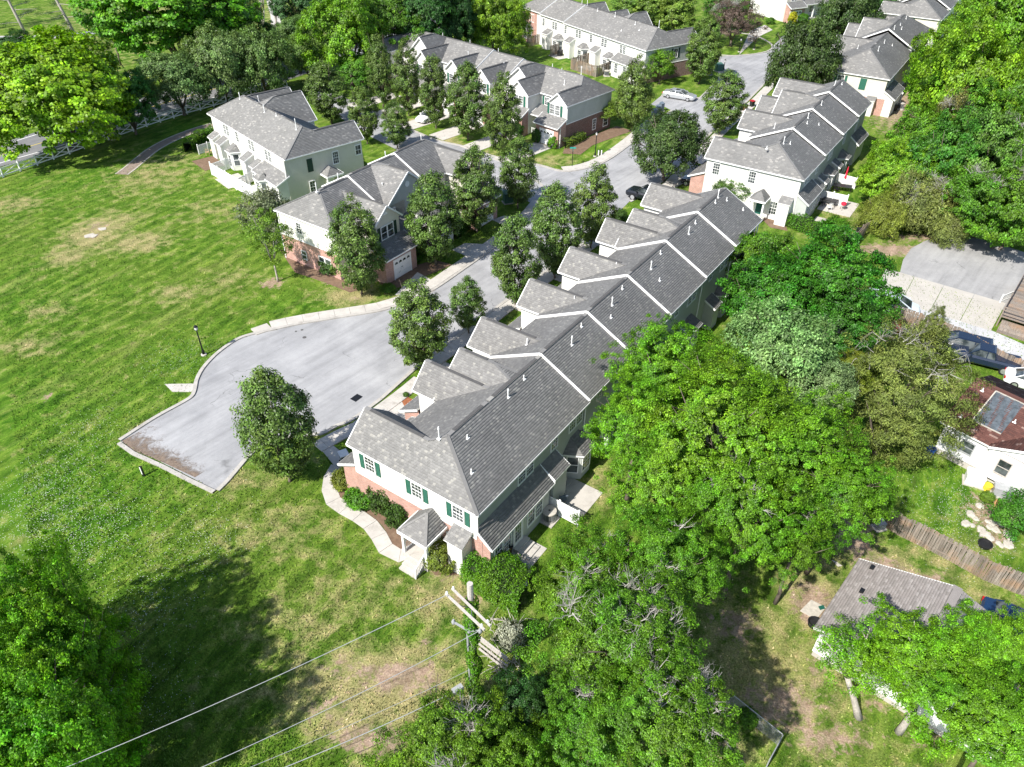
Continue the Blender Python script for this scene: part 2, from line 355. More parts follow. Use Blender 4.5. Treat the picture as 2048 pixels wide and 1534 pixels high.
# ------------------------------------------------------------------ building frames (metres; u along the row, v towards the street)
FM = Frame(at(955, 1032, 5.7), 55.2)
FB1 = Frame((33.21, 82.1), 56.1); FB2 = Frame((58.58, 121.73), 57); FB3 = Frame((84.83, 162.5), 56.3)
FB4 = Frame((22.64, 137.56), 123.6, True); FB5 = Frame((15.0, 115.56), 137.3); FB6 = Frame((-27.4, 86.87), 131.6, True); FB7 = Frame((-25.23, 73.26), 55.0, True)

# ------------------------------------------------------------------ ground
def pip(X, Y, poly):
    inside = np.zeros(X.shape, bool); n = len(poly)
    for i in range(n):
        x1, y1 = poly[i][:2]; x2, y2 = poly[(i+1) % n][:2]
        c = ((y1 > Y) != (y2 > Y)); 
        with np.errstate(divide='ignore', invalid='ignore'): xi = (x2-x1)*(Y-y1)/(y2-y1)+x1
        inside ^= c & (X < xi)
    return inside
BLOBS = {'dry': [(190, 465, 60, 30, .9), (135, 512, 45, 18, .8), (275, 485, 60, 20, .8), (230, 440, 50, 16, .6), (30, 410, 60, 14, .6), (700, 592, 60, 16, .9), (820, 640, 60, 15, .5), (560, 1060, 130, 60, .45), (900, 1190, 110, 60, .7), (760, 1380, 200, 90, .9), (600, 1250, 120, 60, .5),
                 (1500, 1330, 260, 160, .55), (1650, 1200, 90, 80, .7), (1830, 1120, 130, 40, .5), (850, 1320, 90, 60, .6), (330, 850, 50, 18, .8), (350, 590, 60, 20, .5), (1200, 970, 50, 50, .4), (300, 350, 90, 40, .5), (60, 690, 60, 20, .5), (100, 620, 60, 20, .4), (1110, 322, 60, 12, .6), (1270, 275, 30, 10, .7), (820, 245, 30, 8, .8), (895, 282, 30, 8, .8), (970, 310, 24, 8, .8), (1700, 430, 60, 25, .4),
                 (1950, 1180, 90, 30, .5), (700, 1180, 120, 60, .4), (480, 960, 70, 30, .5), (460, 560, 70, 26, .4), (420, 420, 80, 26, .4), (300, 40, 200, 60, .45), (560, 30, 80, 60, .4), (860, 1190, 60, 20, .6), (1175, 140, 60, 20, .2)],
         'soil': [(195, 452, 34, 10, .8), (183, 472, 18, 9, 1.), (140, 515, 30, 9, .4), (92, 797, 17, 8, 1.2), (710, 600, 30, 8, .9), (545, 566, 30, 13, 1.1), (800, 1355, 110, 40, 1.05), (690, 1330, 70, 26, .9), (650, 1420, 70, 30, .85), (740, 1480, 120, 44, .95), (870, 1290, 50, 24, .7), (340, 1285, 16, 12, 1.1), (208, 1380, 12, 10, .9), (860, 1100, 55, 40, 1.1), (905, 1150, 60, 16, 1.0),
                  (1560, 1410, 130, 60, .9), (1660, 1480, 120, 40, .9), (1430, 1500, 90, 40, .7), (1470, 1250, 60, 50, .9), (1630, 1215, 60, 55, 1.1), (1700, 1070, 60, 45, 1.2), (1760, 1130, 70, 24, 1.0), (1850, 1155, 90, 16, .8), (1440, 1330, 70, 30, .5), (1640, 1330, 40, 24, 1.0), (1750, 1400, 70, 30, .8), (1850, 1470, 60, 30, .9), (1300, 1150, 200, 90, .7), (1500, 900, 260, 160, .8), (1780, 500, 90, 14, 1.1), (1900, 475, 150, 12, 1.0), (1975, 1030, 60, 50, .9), (1990, 1090, 60, 20, .8),
                  (1200, 1400, 220, 120, .6), (960, 1200, 70, 14, .9), (1090, 1010, 30, 20, .5), (1880, 250, 160, 190, 1.0), (1540, 430, 60, 14, .9), (1700, 640, 200, 120, .7), (1880, 760, 120, 120, .6), (1310, 190, 30, 10, .3), (620, 520, 60, 20, .6), (700, 560, 80, 20, .9), (780, 560, 40, 25, .9)],
         'lush': [(150, 1000, 260, 160, .9), (100, 800, 220, 120, .7), (80, 560, 160, 90, .6), (200, 370, 160, 40, .8), (500, 330, 60, 60, .3), (400, 700, 160, 60, .5), (350, 1450, 300, 120, .4), (1180, 290, 60, 14, .7), (1900, 990, 110, 60, .8), (1850, 1090, 80, 40, .6), (1900, 1150, 120, 30, .5), (620, 600, 120, 26, .6), (1640, 400, 90, 40, .7), (1450, 1130, 120, 60, .5), (1120, 120, 100, 24, .8), (1600, 1300, 60, 90, .4), (350, 250, 120, 20, .9), (1400, 150, 60, 20, .8), (560, 450, 90, 60, .4)]}
def blob_field(name, X, Y):
    out = np.zeros_like(X)
    for bx, by, rx, ry, val in BLOBS[name]:
        c = at(bx, by); k = mpp(c); dep = atan2(CAM_H, hypot(c.x, c.y))
        a = rx*k; b_ = ry*k/sin(dep); out = np.maximum(out, val*np.exp(-(((X-c.x)/a)**2+((Y-c.y)/b_)**2)*0.9))
    return out
def axis(lo, hi, step, far):
    a = list(np.arange(lo, hi+step/2, step)); d = step; x = a[-1]
    while x < far: d *= 1.6; x += d; a.append(x)
    d = step; x = a[0]; pre = []
    while x > -far: d *= 1.6; x -= d; pre.append(x)
    return np.array(pre[::-1]+a)
gx = axis(-140, 140, 1.0, 2600); gy = axis(-10, 250, 1.0, 2600)
GX, GY = np.meshgrid(gx, gy); nx, ny = len(gx), len(gy)
V = np.stack([GX.ravel(), GY.ravel(), np.zeros(GX.size)], 1)
i = np.arange(nx*ny).reshape(ny, nx); Q = np.stack([i[:-1, :-1], i[:-1, 1:], i[1:, 1:], i[1:, :-1]], -1).reshape(-1, 4)
def attr(n, nm): a = n.new('ShaderNodeAttribute'); a.attribute_name = nm; return a.outputs['Fac']
def grass_colour(n, l, w):
    big = noise(n, l, 0.09, 5, 0.6, w, 0.5); mid = noise(n, l, 0.7, 6, 0.7, w, 0.3); fine = noise(n, l, 9, 4, 0.75, w)
    mp = n.new('ShaderNodeMapping'); mp.vector_type = 'TEXTURE'; mp.inputs['Rotation'].default_value = (0, 0, radians(60)); mp.inputs['Scale'].default_value = (3.0, 0.8, 1); l.new(w, mp.inputs[0]); streak = noise(n, l, 0.9, 6, 0.75, mp.outputs[0], 0.8); pale = noise(n, l, 0.28, 7, 0.68, mp.outputs[0], 0.5)
    g1 = ramp(n, l, mid, [(0.3, (0.032, 0.086, 0.007)), (0.48, (0.072, 0.155, 0.012)), (0.68, (0.14, 0.23, 0.03))])
    g1 = mix(n, l, ramp(n, l, attr(n, 'lush'), [(0.1, 0.0), (0.9, 0.75)]), g1, ramp(n, l, mid, [(0.3, (0.020, 0.09, 0.004)), (0.52, (0.055, 0.17, 0.007)), (0.72, (0.13, 0.25, 0.018))]))
    g1 = mix(n, l, ramp(n, l, streak, [(0.48, 0.0), (0.66, 0.6)]), g1, (0.17, 0.225, 0.035))
    g1 = mix(n, l, ramp(n, l, pale, [(0.54, 0.0), (0.72, 0.62)]), g1, (0.28, 0.28, 0.10))
    g1 = mix(n, l, 1.0, g1, ramp(n, l, streak, [(0.3, 0.6), (0.5, 1.0), (0.7, 1.2)]), 'MULTIPLY')
    g1 = mix(n, l, ramp(n, l, big, [(0.42, 0.0), (0.68, 0.35)]), g1, (0.13, 0.175, 0.03))
    dn2 = mth(n, l, 'ADD', attr(n, 'dry'), mth(n, l, 'MULTIPLY', mth(n, l, 'SUBTRACT', mid, 0.5), 2.6))
    g1 = mix(n, l, ramp(n, l, dn2, [(0.15, 0.0), (0.75, 0.9)]), g1, ramp(n, l, fine, [(0.3, (0.22, 0.20, 0.08)), (0.7, (0.38, 0.33, 0.17))]))
    sn = mth(n, l, 'ADD', attr(n, 'soil'), mth(n, l, 'MULTIPLY', mth(n, l, 'SUBTRACT', noise(n, l, 1.6, 6, 0.75, w, 0.4), 0.5), 2.2))
    g1 = mix(n, l, ramp(n, l, sn, [(0.55, 0.0), (0.85, 1.0)]), g1, ramp(n, l, noise(n, l, 2.5, 6, 0.7, w), [(0.3, (0.20, 0.135, 0.092)), (0.7, (0.40, 0.31, 0.235))]))
    sx = n.new('ShaderNodeSeparateXYZ'); l.new(mp.outputs[0], sx.inputs[0])
    ph = mth(n, l, 'SINE', mth(n, l, 'ADD', mth(n, l, 'MULTIPLY', sx.outputs[1], 3.0), mth(n, l, 'MULTIPLY', big, 7.0)))
    g1 = mix(n, l, 1.0, g1, ramp(n, l, mth(n, l, 'ADD', mth(n, l, 'MULTIPLY', ph, 0.5), 0.5), [(0.0, (0.84, 0.86, 0.8)), (1.0, (1.12, 1.09, 1.1))]), 'MULTIPLY')
    return g1, fine
m, n, l, b = nt('grass'); w = worldco(n); g1, fine = grass_colour(n, l, w)
g1 = mix(n, l, 1.0, g1, ramp(n, l, fine, [(0.28, 0.5), (0.5, 1.0), (0.72, 1.5)]), 'MULTIPLY')
l.new(g1, b.inputs['Base Color']); b.inputs['Roughness'].default_value = 0.95; b.inputs['Specular IOR Level'].default_value = 0.1
bump(n, l, b, noise(n, l, 14, 4, 0.8, w), 0.75, 0.08); M['grass'] = m
ground = np_mesh('ground', V, Q, 'grass', kind='structure')
for nm in ('dry', 'soil', 'lush'):
    a = ground.data.attributes.new(nm, 'FLOAT', 'POINT'); a.data.foreach_set('value', blob_field(nm, GX, GY).ravel().astype(np.float32))

# ------------------------------------------------------------------ roads
ASPH = []
def road(name, px, z, mat='asphalt', world_pts=None):
    poly = world_pts or poly_world(px); ASPH.append(poly); return sheet(name, poly, z, mat, kind='structure')
Lcurb_px = [(242, 883), (312, 838), (370, 806), (388, 793), (394, 778), (397, 762), (406, 743), (422, 723), (445, 702), (478, 680), (512, 669), (545, 662), (600, 650), (680, 637), (760, 624), (800, 612), (835, 600), (879, 575), (935, 536), (993, 495), (1035, 462), (1068, 432), (1090, 405), (1094, 385), (1080, 365), (1055, 352)]
Lc = [tuple(at(*p).xy) for p in Lcurb_px]
Ls = smooth_line(Lc, 4)
Rw = [FM(u, 18.35)[:2] for u in (48, 40, 30, 22, 15, 11.5)]+[tuple(at(*p).xy) for p in [(735, 822), (703, 841), (672, 855), (640, 872), (600, 905), (560, 925), (507, 898), (455, 958), (432, 981)]]
Rw = [FM(u, 18.35)[:2] for u in (48, 40, 30, 22, 15)]+[tuple(at(*p).xy) for p in [(760, 797), (703, 838), (672, 850), (640, 866), (590, 870), (550, 880), (507, 899), (455, 958), (432, 981)]]
main_poly = Ls+[tuple(at(*p).xy) for p in [(1075, 331), (1120, 343), (1160, 341), (1205, 328), (1238, 308), (1275, 280), (1315, 245), (1345, 222), (1330, 214), (1300, 210), (1322, 192), (1401, 197), (1440, 160), (1440, 113), (1534, 105), (1565, 72), (1620, 66), (1630, 80), (1575, 120), (1530, 165), (1490, 205), (1437, 250), (1409, 277), (1360, 325), (1312, 372), (1283, 384), (1258, 404)]]+[Rw[0]]+Rw[1:]
road('street', None, 0.02, 'asphalt', main_poly)
road('side_street', [(1094, 350), (1076, 331), (994, 316), (930, 295), (874, 282), (818, 259), (760, 232), (700, 200), (640, 170), (630, 200), (680, 235), (730, 268), (800, 303), (900, 335), (980, 372), (1060, 405), (1092, 395)], 0.026, 'asphalt')
hr = [(-120, 375), (0, 334), (120, 300), (227, 262), (300, 240), (420, 205), (500, 182), (570, 162), (700, 118), (900, 60)]
hu = [(-120, 322), (0, 287), (150, 240), (270, 200), (360, 172), (440, 150), (500, 136), (560, 118), (700, 78), (900, 24)]
road('country_road', hr+hu[::-1], 0.02, 'asphalt_dark')
ln = [((a[0]+c[0])/2, (a[1]+c[1])/2) for a, c in zip(hr, hu)]
def line_px(name, px, w, z, mat, col): return ribbon(name, smooth_line([tuple(at(*p).xy) for p in px], 4), -w/2, w/2, z-0.003, z, mat, kind='structure')
line_px('road_edge_line', [(p[0]*0.84+q[0]*0.16, p[1]*0.84+q[1]*0.16) for p, q in zip(hr, hu)], 0.16, 0.027, 'trim_white', 0)
line_px('road_centre_line', ln, 0.14, 0.027, 'yellow_plastic', 0)
line_px('road_edge_line', [(p[0]*0.1+q[0]*0.9, p[1]*0.1+q[1]*0.9) for p, q in zip(hr, hu)], 0.16, 0.027, 'trim_white', 0)
ribbon('park_path', smooth_line([tuple(at(*p).xy) for p in [(-150, 75), (0, 76), (70, 75), (120, 72), (180, 66), (260, 50), (330, 30)]], 5), -1.6, 1.6, -0.05, 0.03, 'gravel_drive', kind='structure')
ribbon('park_drive', [tuple(at(*p).xy) for p in [(560, 60), (557, 30), (548, 0), (540, -40)]], -1.8, 1.8, -0.05, 0.03, 'concrete', kind='structure')
bp = smooth_line([tuple(at(*p).xy) for p in [(440, 246), (405, 256), (370, 268), (335, 283), (305, 300), (282, 318), (262, 335), (243, 349)]], 5)
ribbon('brick_path', bp, -0.75, 0.75, -0.05, 0.03, 'brick_path', kind='structure'); ribbon('brick_path_edge', bp, -0.95, -0.752, -0.05, 0.05, 'stone_pale', kind='structure'); ribbon('brick_path_edge', bp, 0.752, 0.95, -0.05, 0.05, 'stone_pale', kind='structure')
# right-hand lots
road('parking_lot', [(1800, 545), (1806, 520), (1822, 497), (1850, 482), (1885, 473), (1960, 477), (2050, 505), (2170, 560), (2260, 640), (2150, 680), (2020, 625)], 0.02, 'asphalt_lot')
lot = poly_world([(1772, 536), (2012, 600), (1982, 664), (1790, 603), (1740, 585)])
sheet('gravel_drive', poly_world([(1690, 590), (1740, 578), (1790, 600), (1985, 662), (2100, 712), (2260, 800), (2260, 905), (2140, 830), (2048, 738), (1905, 672), (1760, 625)]), 0.02, 'gravel_drive', kind='structure')
apr = tag(empty('concrete_apron', at(1880, 600)), kind='structure')
cA, cB, cC, cD = [Vector(at(*p)) for p in [(1772, 537), (2012, 607), (1982, 662), (1745, 588)]]
for k in range(4):
    t0, t1 = k/4+0.0022, (k+1)/4-0.0022; mb = MB()
    mb.prism([tuple((cA.lerp(cB, t0)).xy), tuple((cA.lerp(cB, t1)).xy), tuple((cD.lerp(cC, t1)).xy), tuple((cD.lerp(cC, t0)).xy)], -0.05, 0.035); mb.build('slab', 'concrete_new', apr)
# dirt and worn tarmac at the dead end
m, n, l, b = nt('dead_end_dirt'); w = worldco(n); f = noise(n, l, 1.5, 9, 0.85, w, 0.5)
l.new(ramp(n, l, noise(n, l, 4, 5, 0.7, w), [(0.3, (0.10, 0.072, 0.055)), (0.7, (0.26, 0.20, 0.15))]), b.inputs['Base Color'])
uv = n.new('ShaderNodeUVMap'); sx = n.new('ShaderNodeSeparateXYZ'); l.new(uv.outputs[0], sx.inputs[0])
tr = n.new('ShaderNodeBsdfTransparent'); ms = n.new('ShaderNodeMixShader'); l.new(ramp(n, l, mth(n, l, 'ADD', sx.outputs[1], mth(n, l, 'MULTIPLY', mth(n, l, 'SUBTRACT', f, 0.5), 2.2)), [(0.42, 0.0), (0.9, 0.95)]), ms.inputs[0])
l.new(tr.outputs[0], ms.inputs[1]); l.new(b.outputs[0], ms.inputs[2]); l.new(ms.outputs[0], n['Material Output'].inputs['Surface']); M['dead_end_dirt'] = m
mb = MB(); dp = [[(244, 882), (262, 899), (330, 927), (390, 955)], [(282, 862), (322, 893), (368, 915), (408, 944)], [(340, 832), (372, 880), (405, 903), (440, 930)]]
dq = [[at(*p, 0) for p in r_] for r_ in dp]
for r_ in range(2):
    for c in range(3):
        vals = [(dq[r_][c], 1-r_*0.5), (dq[r_][c+1], 1-r_*0.5), (dq[r_+1][c+1], 0.5-r_*0.5), (dq[r_+1][c], 0.5-r_*0.5)]
        mb.face([(p.x, p.y, 0.026) for p, _ in vals], 0, [(0.001, t) for _, t in vals])
mb.build('dirt_patch', 'dead_end_dirt', kind='structure')
# kerbs
def kerb(pts, w=0.32, side=1, h=0.12, step=None, name='kerb'):
    ribbon(name, pts, 0 if side > 0 else -w, w if side > 0 else 0, -0.05, h, 'kerb', kind='structure')
kerb(Ls, side=1)
kerb(smooth_line(Rw[5:], 3), side=1); kerb(Rw[:6], side=1)
kerb([tuple(at(*p).xy) for p in [(242, 885), (270, 905), (330, 932), (385, 960), (432, 982)]], side=-1)
kerb(smooth_line([tuple(at(*p).xy) for p in [(1238, 308), (1205, 328), (1160, 341), (1120, 343), (1075, 331), (994, 316), (930, 295), (874, 282), (818, 259), (760, 232), (700, 200)]], 4), side=-1)
kerb([tuple(at(*p).xy) for p in [(1345, 222), (1315, 245), (1275, 280), (1238, 308)]], side=-1)
kerb([tuple(at(*p).xy) for p in [(1258, 404), (1312, 372), (1360, 325), (1409, 277), (1437, 250), (1490, 205), (1530, 165), (1575, 120)]], side=-1)
kerb([tuple(at(*p).xy) for p in [(1322, 192), (1401, 197), (1440, 160), (1440, 113)]], side=1)
kerb(smooth_line([tuple(at(*p).xy) for p in [(1440, 111), (1480, 112), (1534, 104), (1545, 90), (1513, 72), (1480, 66)]], 4), side=1)
# pavements made of slabs
def pavement(name, line, w, step=1.5, z=0.10, mat='concrete', skip=None, off=0.0):
    root = tag(empty(name, (line[0][0], line[0][1], 0)), kind='structure')
    R = resample(line, step); A = offset(R, off); B = offset(R, off+w)
    for i in range(len(R)-1):
        g = 0.012/max(0.3, (R[i+1]-R[i]).length)
        a, b_, c, d = A[i].lerp(A[i+1], g), A[i+1].lerp(A[i], g), B[i+1].lerp(B[i], g), B[i].lerp(B[i+1], g)
        dz = random.uniform(-0.006, 0.006); mb = MB(); mb.prism([tuple(p) for p in (a, b_, c, d)], -0.05, z+dz); mb.build('slab', mat, root)
    return root
PAVE = []
fp = smooth_line([tuple(at(*p).xy) for p in [(676, 932), (664, 950), (659, 968), (660, 988), (668, 1004), (684, 1015), (705, 1026), (730, 1041), (749, 1058), (760, 1076), (768, 1092), (779, 1105), (797, 1112), (818, 1108), (836, 1096)]], 4)
pavement('front_path', fp, 1.1, 1.25, 0.05, off=-0.55); PAVE.append((fp, 0.7))
pavement('street_pavement', [FM(u, 18.35)[:2] for u in (15, 48)], 1.35, 1.5, 0.11, off=-1.7)
cs = smooth_line([tuple(at(*p).xy) for p in [(822, 752), (790, 778), (748, 809), (703, 842), (672, 856), (645, 870), (620, 884)]], 4)
pavement('street_pavement', cs, 1.3, 1.5, 0.11, off=0.35); PAVE.append((offset(cs, 1.0), 0.9))
ps = smooth_line(Lc[11:18], 4); pavement('cul_de_sac_pavement', ps, 1.3, 1.5, 0.11, off=0.35); PAVE.append((offset(ps, 1.0), 0.9))
mb = MB(); mb.prism([tuple(at(*p).xy) for p in [(502, 659), (534, 648), (546, 660), (513, 671)]], -0.05, 0.105); mb.build('pavement_ramp', 'concrete_new', kind='structure')
ps2 = Lc[17:23]; pavement('street_pavement', ps2, 1.3, 1.5, 0.11, off=0.35); PAVE.append((offset(ps2, 1.0), 0.9))
rs = [tuple(at(*p).xy) for p in [(1284, 383), (1312, 372), (1360, 325), (1409, 277), (1437, 250), (1490, 205), (1530, 165)]]
pavement('street_pavement', rs, 1.5, 1.8, 0.11, off=-2.1); PAVE.append((offset(rs, -1.3), 1.0))
cs2 = smooth_line([tuple(at(*p).xy) for p in [(1130, 345), (1165, 341), (1205, 328), (1238, 308), (1275, 280), (1315, 245)]], 4)
pavement('corner_pavement', cs2, 1.5, 1.8, 0.11, off=0.35); PAVE.append((offset(cs2, 1.1), 1.0))
# drain slab on the lawn side
mb = MB(); mb.prism([tuple(at(*p).xy) for p in [(330, 769), (392, 768), (390, 784), (345, 784)]], -0.05, 0.06); mb.build('drain_slab', 'concrete', kind='structure')
# driveways
def drive(poly, z=0.05, mat='concrete', name='driveway'):
    mb = MB(); mb.prism(poly, -0.05, z); ASPH.append(poly); return mb.build(name, mat, kind='structure')
for (u0, u1) in ((13.9, 16.9), (21.0, 24.2), (27.8, 31.0), (35.0, 38.2), (44.3, 48.0)): drive([FM(u0, 10)[:2], FM(u1, 10)[:2], FM(u1, 16.62)[:2], FM(u0, 16.62)[:2]])
drive([FM(4.6, 11.2)[:2], FM(7.6, 11.2)[:2], FM(10.6, 16.3)[:2], FM(7.6, 16.9)[:2]])
drive(poly_world([(640, 896), (656, 884), (706, 922), (698, 946), (672, 936)]), 0.055)
for q in ([(790, 590), (835, 545), (862, 560), (905, 552), (868, 583), (845, 597)], [(905, 500), (930, 487), (992, 490), (952, 522)], [(985, 440), (1008, 432), (1060, 440), (1030, 462)]): drive(poly_world(q))
for u0, vc in ((1.3, 12.8), (8.0, 12.6), (14.8, 12.6), (21.5, 12.6), (28.8, 12.6), (35, 12.6)): drive([FB5(u0-0.3, vc)[:2], FB5(u0+2.9, vc)[:2], FB5(u0+2.9, vc+9.2)[:2], FB5(u0-0.3, vc+9.2)[:2]], 0.05)
drive(poly_world([(1340, 352), (1395, 330), (1398, 352), (1345, 378)])); drive([FB1(11.8, 13)[:2], FB1(15.4, 13)[:2], FB1(15.4, 19.5)[:2], FB1(11.8, 19.5)[:2]]); drive([FB1(19.2, 13)[:2], FB1(22, 13)[:2], FB1(22, 19.5)[:2], FB1(19.2, 19.5)[:2]])
drive(poly_world([(1478, 110), (1500, 62), (1530, 50), (1545, 60), (1515, 75)]), 0.04)
# patios
def patio(poly, mat='concrete', z=0.04, name='patio'): return drive(poly, z, mat, name)
patio([FM(8.3, -2.9)[:2], FM(11.1, -2.9)[:2], FM(11.1, 0.2)[:2], FM(7.7, 0.2)[:2]])
patio([FM(1.8, -2.4)[:2], FM(4.4, -2.4)[:2], FM(4.4, -0.7)[:2], FM(1.8, -0.7)[:2]])
patio([FB1(-0.2, -5)[:2], FB1(4.3, -5)[:2], FB1(4.3, -1.6)[:2], FB1(-0.2, -1.6)[:2]], 'concrete_new'); patio([FB1(6.4, -5)[:2], FB1(11, -5)[:2], FB1(11, -1)[:2], FB1(6.4, -1)[:2]])
patio([FB6(17.2, -3.8)[:2], FB6(21.6, -3.8)[:2], FB6(21.6, -0.8)[:2], FB6(17.2, -0.8)[:2]], 'mulch'); patio([FB6(9.6, -4)[:2], FB6(13.6, -4)[:2], FB6(13.6, -0.8)[:2], FB6(9.6, -0.8)[:2]], 'concrete_new')
patio([FB4(11.5, -3)[:2], FB4(15, -3)[:2], FB4(15, -0.8)[:2], FB4(11.5, -0.8)[:2]]); patio([FB4(21, -3)[:2], FB4(24.5, -3)[:2], FB4(24.5, -0.8)[:2], FB4(21, -0.8)[:2]])
# planting beds
def bed(px, mat='mulch', z=0.035, name='planting_bed', world_pts=None):
    poly = world_pts or poly_world(px); mb = MB(); mb.prism(poly, -0.05, z); ASPH.append(poly); return mb.build(name, mat, kind='structure')
bed(None, 'mulch', world_pts=[tuple(p) for p in offset(fp, 0.57)[6:-3]]+[FM(-1.8, 3.9)[:2], FM(-1.8, 5.2)[:2], FM(0.2, 5.2)[:2], FM(0.2, 10.6)[:2]])
bed([(842, 1098), (860, 1090), (930, 1118), (925, 1150), (870, 1150), (850, 1125)], 'mulch', 0.03)
bed(None, 'mulch_red', world_pts=[FM(8.6, 13.2)[:2], FM(11.2, 13.2)[:2], FM(11.2, 16.3)[:2], FM(9.6, 16.3)[:2]])
bed([(560, 500), (590, 545), (650, 565), (700, 585), (720, 580), (700, 540), (620, 500)], 'mulch', 0.03)
bed([(770, 590), (790, 578), (905, 530), (870, 520), (800, 540), (760, 560)], 'mulch', 0.031)
bed(None, 'mulch', world_pts=[FB5(-3.2, -1)[:2], FB5(-0.2, -1)[:2], FB5(-0.2, 11.5)[:2], FB5(-1.5, 13.5)[:2], FB5(-3.6, 12)[:2], FB5(-2.6, 8)[:2]])
bed([(1514, 428), (1540, 455), (1575, 462), (1568, 440), (1535, 418)])
# drain grates
def grate(c, s_, a):
    F = Frame(c, a); mb = MB(F); mb.box(-s_, s_, -s_*0.8, s_*0.8, 0.0, 0.032)
    o = mb.build('drain_grate', 'black_metal'); 
    return tag(o, kind='structure')
grate(at(713, 796), 0.42, 55); grate(at(1197, 378), 0.35, 20)
for q, s_ in (((592, 663), .12), ((604, 660), .14), ((609, 675), .2)): 
    mb = MB(); c = at(*q); mb.lathe((c.x, c.y, 0), [(s_, 0.02), (s_*0.9, 0.0265)], 9); mb.build('tar_spot', 'ridge_dark', kind='structure')

# ------------------------------------------------------------------ building kit
class Split:
    def __init__(s, F): s.F = F; s.l = []
    def bar(s, *a, **k): m_ = MB(s.F); m_.bar(*a, **k); s.l.append(m_)
    def box(s, *a, **k): m_ = MB(s.F); m_.box(*a, **k); s.l.append(m_)
class Bld:
    def __init__(s, F, name, label, cat, tab=(0.34, 0.19), shingle='shingle_far', group=None, loc=None):
        s.F = F; s.root = empty(name, F(*(loc or (0, 0, 0)))); tag(s.root, label, cat, group)
        s.tabs = []; s.tab = tab; s.sh = shingle; s.roof = MB(F); s.cap = MB(F); s.trim = Split(F); s.walls = []
    def wall(s, mat):
        mb = MB(s.F); s.walls.append((mat, mb)); return mb
    def plane(s, pts, th=0.13, lay=True):
        P = [Vector(s.F(*p)) for p in pts]; e = (P[1]-P[0]).normalized(); nrm = Vector((0, 0, 0))
        for i in range(1, len(P)-1): nrm += (P[i]-P[0]).cross(P[i+1]-P[0])
        nrm.normalize(); 
        if nrm.z < 0: nrm = -nrm
        sv = nrm.cross(e); 
        if sv.z < 0: sv = -sv
        # slab
        mb = s.roof; k = len(mb.v); n = len(P)
        mb.v += [tuple(p) for p in P]+[(p.x, p.y, p.z-th) for p in P]; mb.uv += [(0, 0)]*(2*n)
        top = list(range(k, k+n)); 
        mb.f.append(top); mb.mi.append(0); mb.f.append([i+n for i in top][::-1]); mb.mi.append(1)
        for i in range(n): j = (i+1) % n; mb.f.append([k+i, k+j, k+j+n, k+i+n]); mb.mi.append(1)
        if not lay: return
        Q = [((p-P[0]).dot(e), (p-P[0]).dot(sv)) for p in P]; ys = [q[1] for q in Q]; y0, y1 = min(ys), max(ys)
        def span(y):
            xs = []
            for i in range(n):
                (xa, ya), (xb, yb) = Q[i], Q[(i+1) % n]
                if abs(ya-yb) < 1e-9: 
                    if abs(ya-y) < 1e-6: xs += [xa, xb]
                    continue
                if min(ya, yb)-1e-9 <= y <= max(ya, yb)+1e-9: xs.append(xa+(xb-xa)*(y-ya)/(yb-ya))
            return (min(xs), max(xs)) if xs else None
        tw, ex = s.tab; r = 0; y = y0
        while y < y1-0.02:
            yt = min(y+ex*1.02, y1); a = span(y+1e-5); b_ = span(yt-1e-5)
            if a and b_:
                l = min(a[0], b_[0]); rr = max(a[1], b_[1]); off = (0.5*(r % 2)+random.random()*0.18)*tw
                x = np.arange(math.floor(l/tw)*tw-off, rr, tw); xa, xb = x, x+tw-0.004
                A0, A1 = np.clip(xa, a[0], a[1]), np.clip(xb, a[0], a[1]); B0, B1 = np.clip(xa, b_[0], b_[1]), np.clip(xb, b_[0], b_[1])
                ok = (A1-A0+B1-B0) > 0.02; A0, A1, B0, B1 = A0[ok], A1[ok], B0[ok], B1[ok]
                if len(A0):
                    h = 0.03+RNG.random(len(A0))*0.008; E = np.array(e); S = np.array(sv); N = np.array(nrm); O = np.array(P[0])
                    f = lambda X, Y, H: O+X[:, None]*E+Y*S+(H[:, None] if hasattr(H, '__len__') else H)*N
                    T = np.stack([f(A0, y, h), f(A1, y, h), f(B1, yt, 0.005), f(B0, yt, 0.005), f(A0, y, 0.0), f(A1, y, 0.0)], 1)
                    s.tabs.append(T)
            y += ex; r += 1
    def ridge(s, a, b, w=0.30, vent=True):
        """cap course along a ridge or hip, plus a raised vent strip on ridges"""
        s.cap.bar((a[0], a[1], a[2]+0.02), (b[0], b[1], b[2]+0.02), w, 0.03, 0)
        if vent:
            A = Vector(a); B = Vector(b); L = (B-A).length
            if L > 2: 
                p = A.lerp(B, 0.5/L); q = A.lerp(B, 1-0.5/L); s.cap.bar((p.x, p.y, p.z+0.05), (q.x, q.y, q.z+0.05), 0.24, 0.06, 1)
    def gutter(s, a, b): s.trim.bar((a[0], a[1], a[2]-0.07), (b[0], b[1], b[2]-0.07), 0.10, 0.14)
    def rake(s, a, b, w=0.07): s.trim.bar((a[0], a[1], a[2]-0.07), (b[0], b[1], b[2]-0.07), min(w, 0.07), 0.17)
    def pt(s, ax, fx, sg, a, d, z): return (a, fx+sg*d, z) if ax == 'v' else (fx+sg*d, a, z)
    def bx(s, mb, ax, fx, sg, a0, a1, d0, d1, z0, z1, mi=0):
        f0, f1 = sorted((fx+sg*d0, fx+sg*d1))
        if ax == 'v': mb.box(a0, a1, f0, f1, z0, z1, mi)
        else: mb.box(f0, f1, a0, a1, z0, z1, mi)
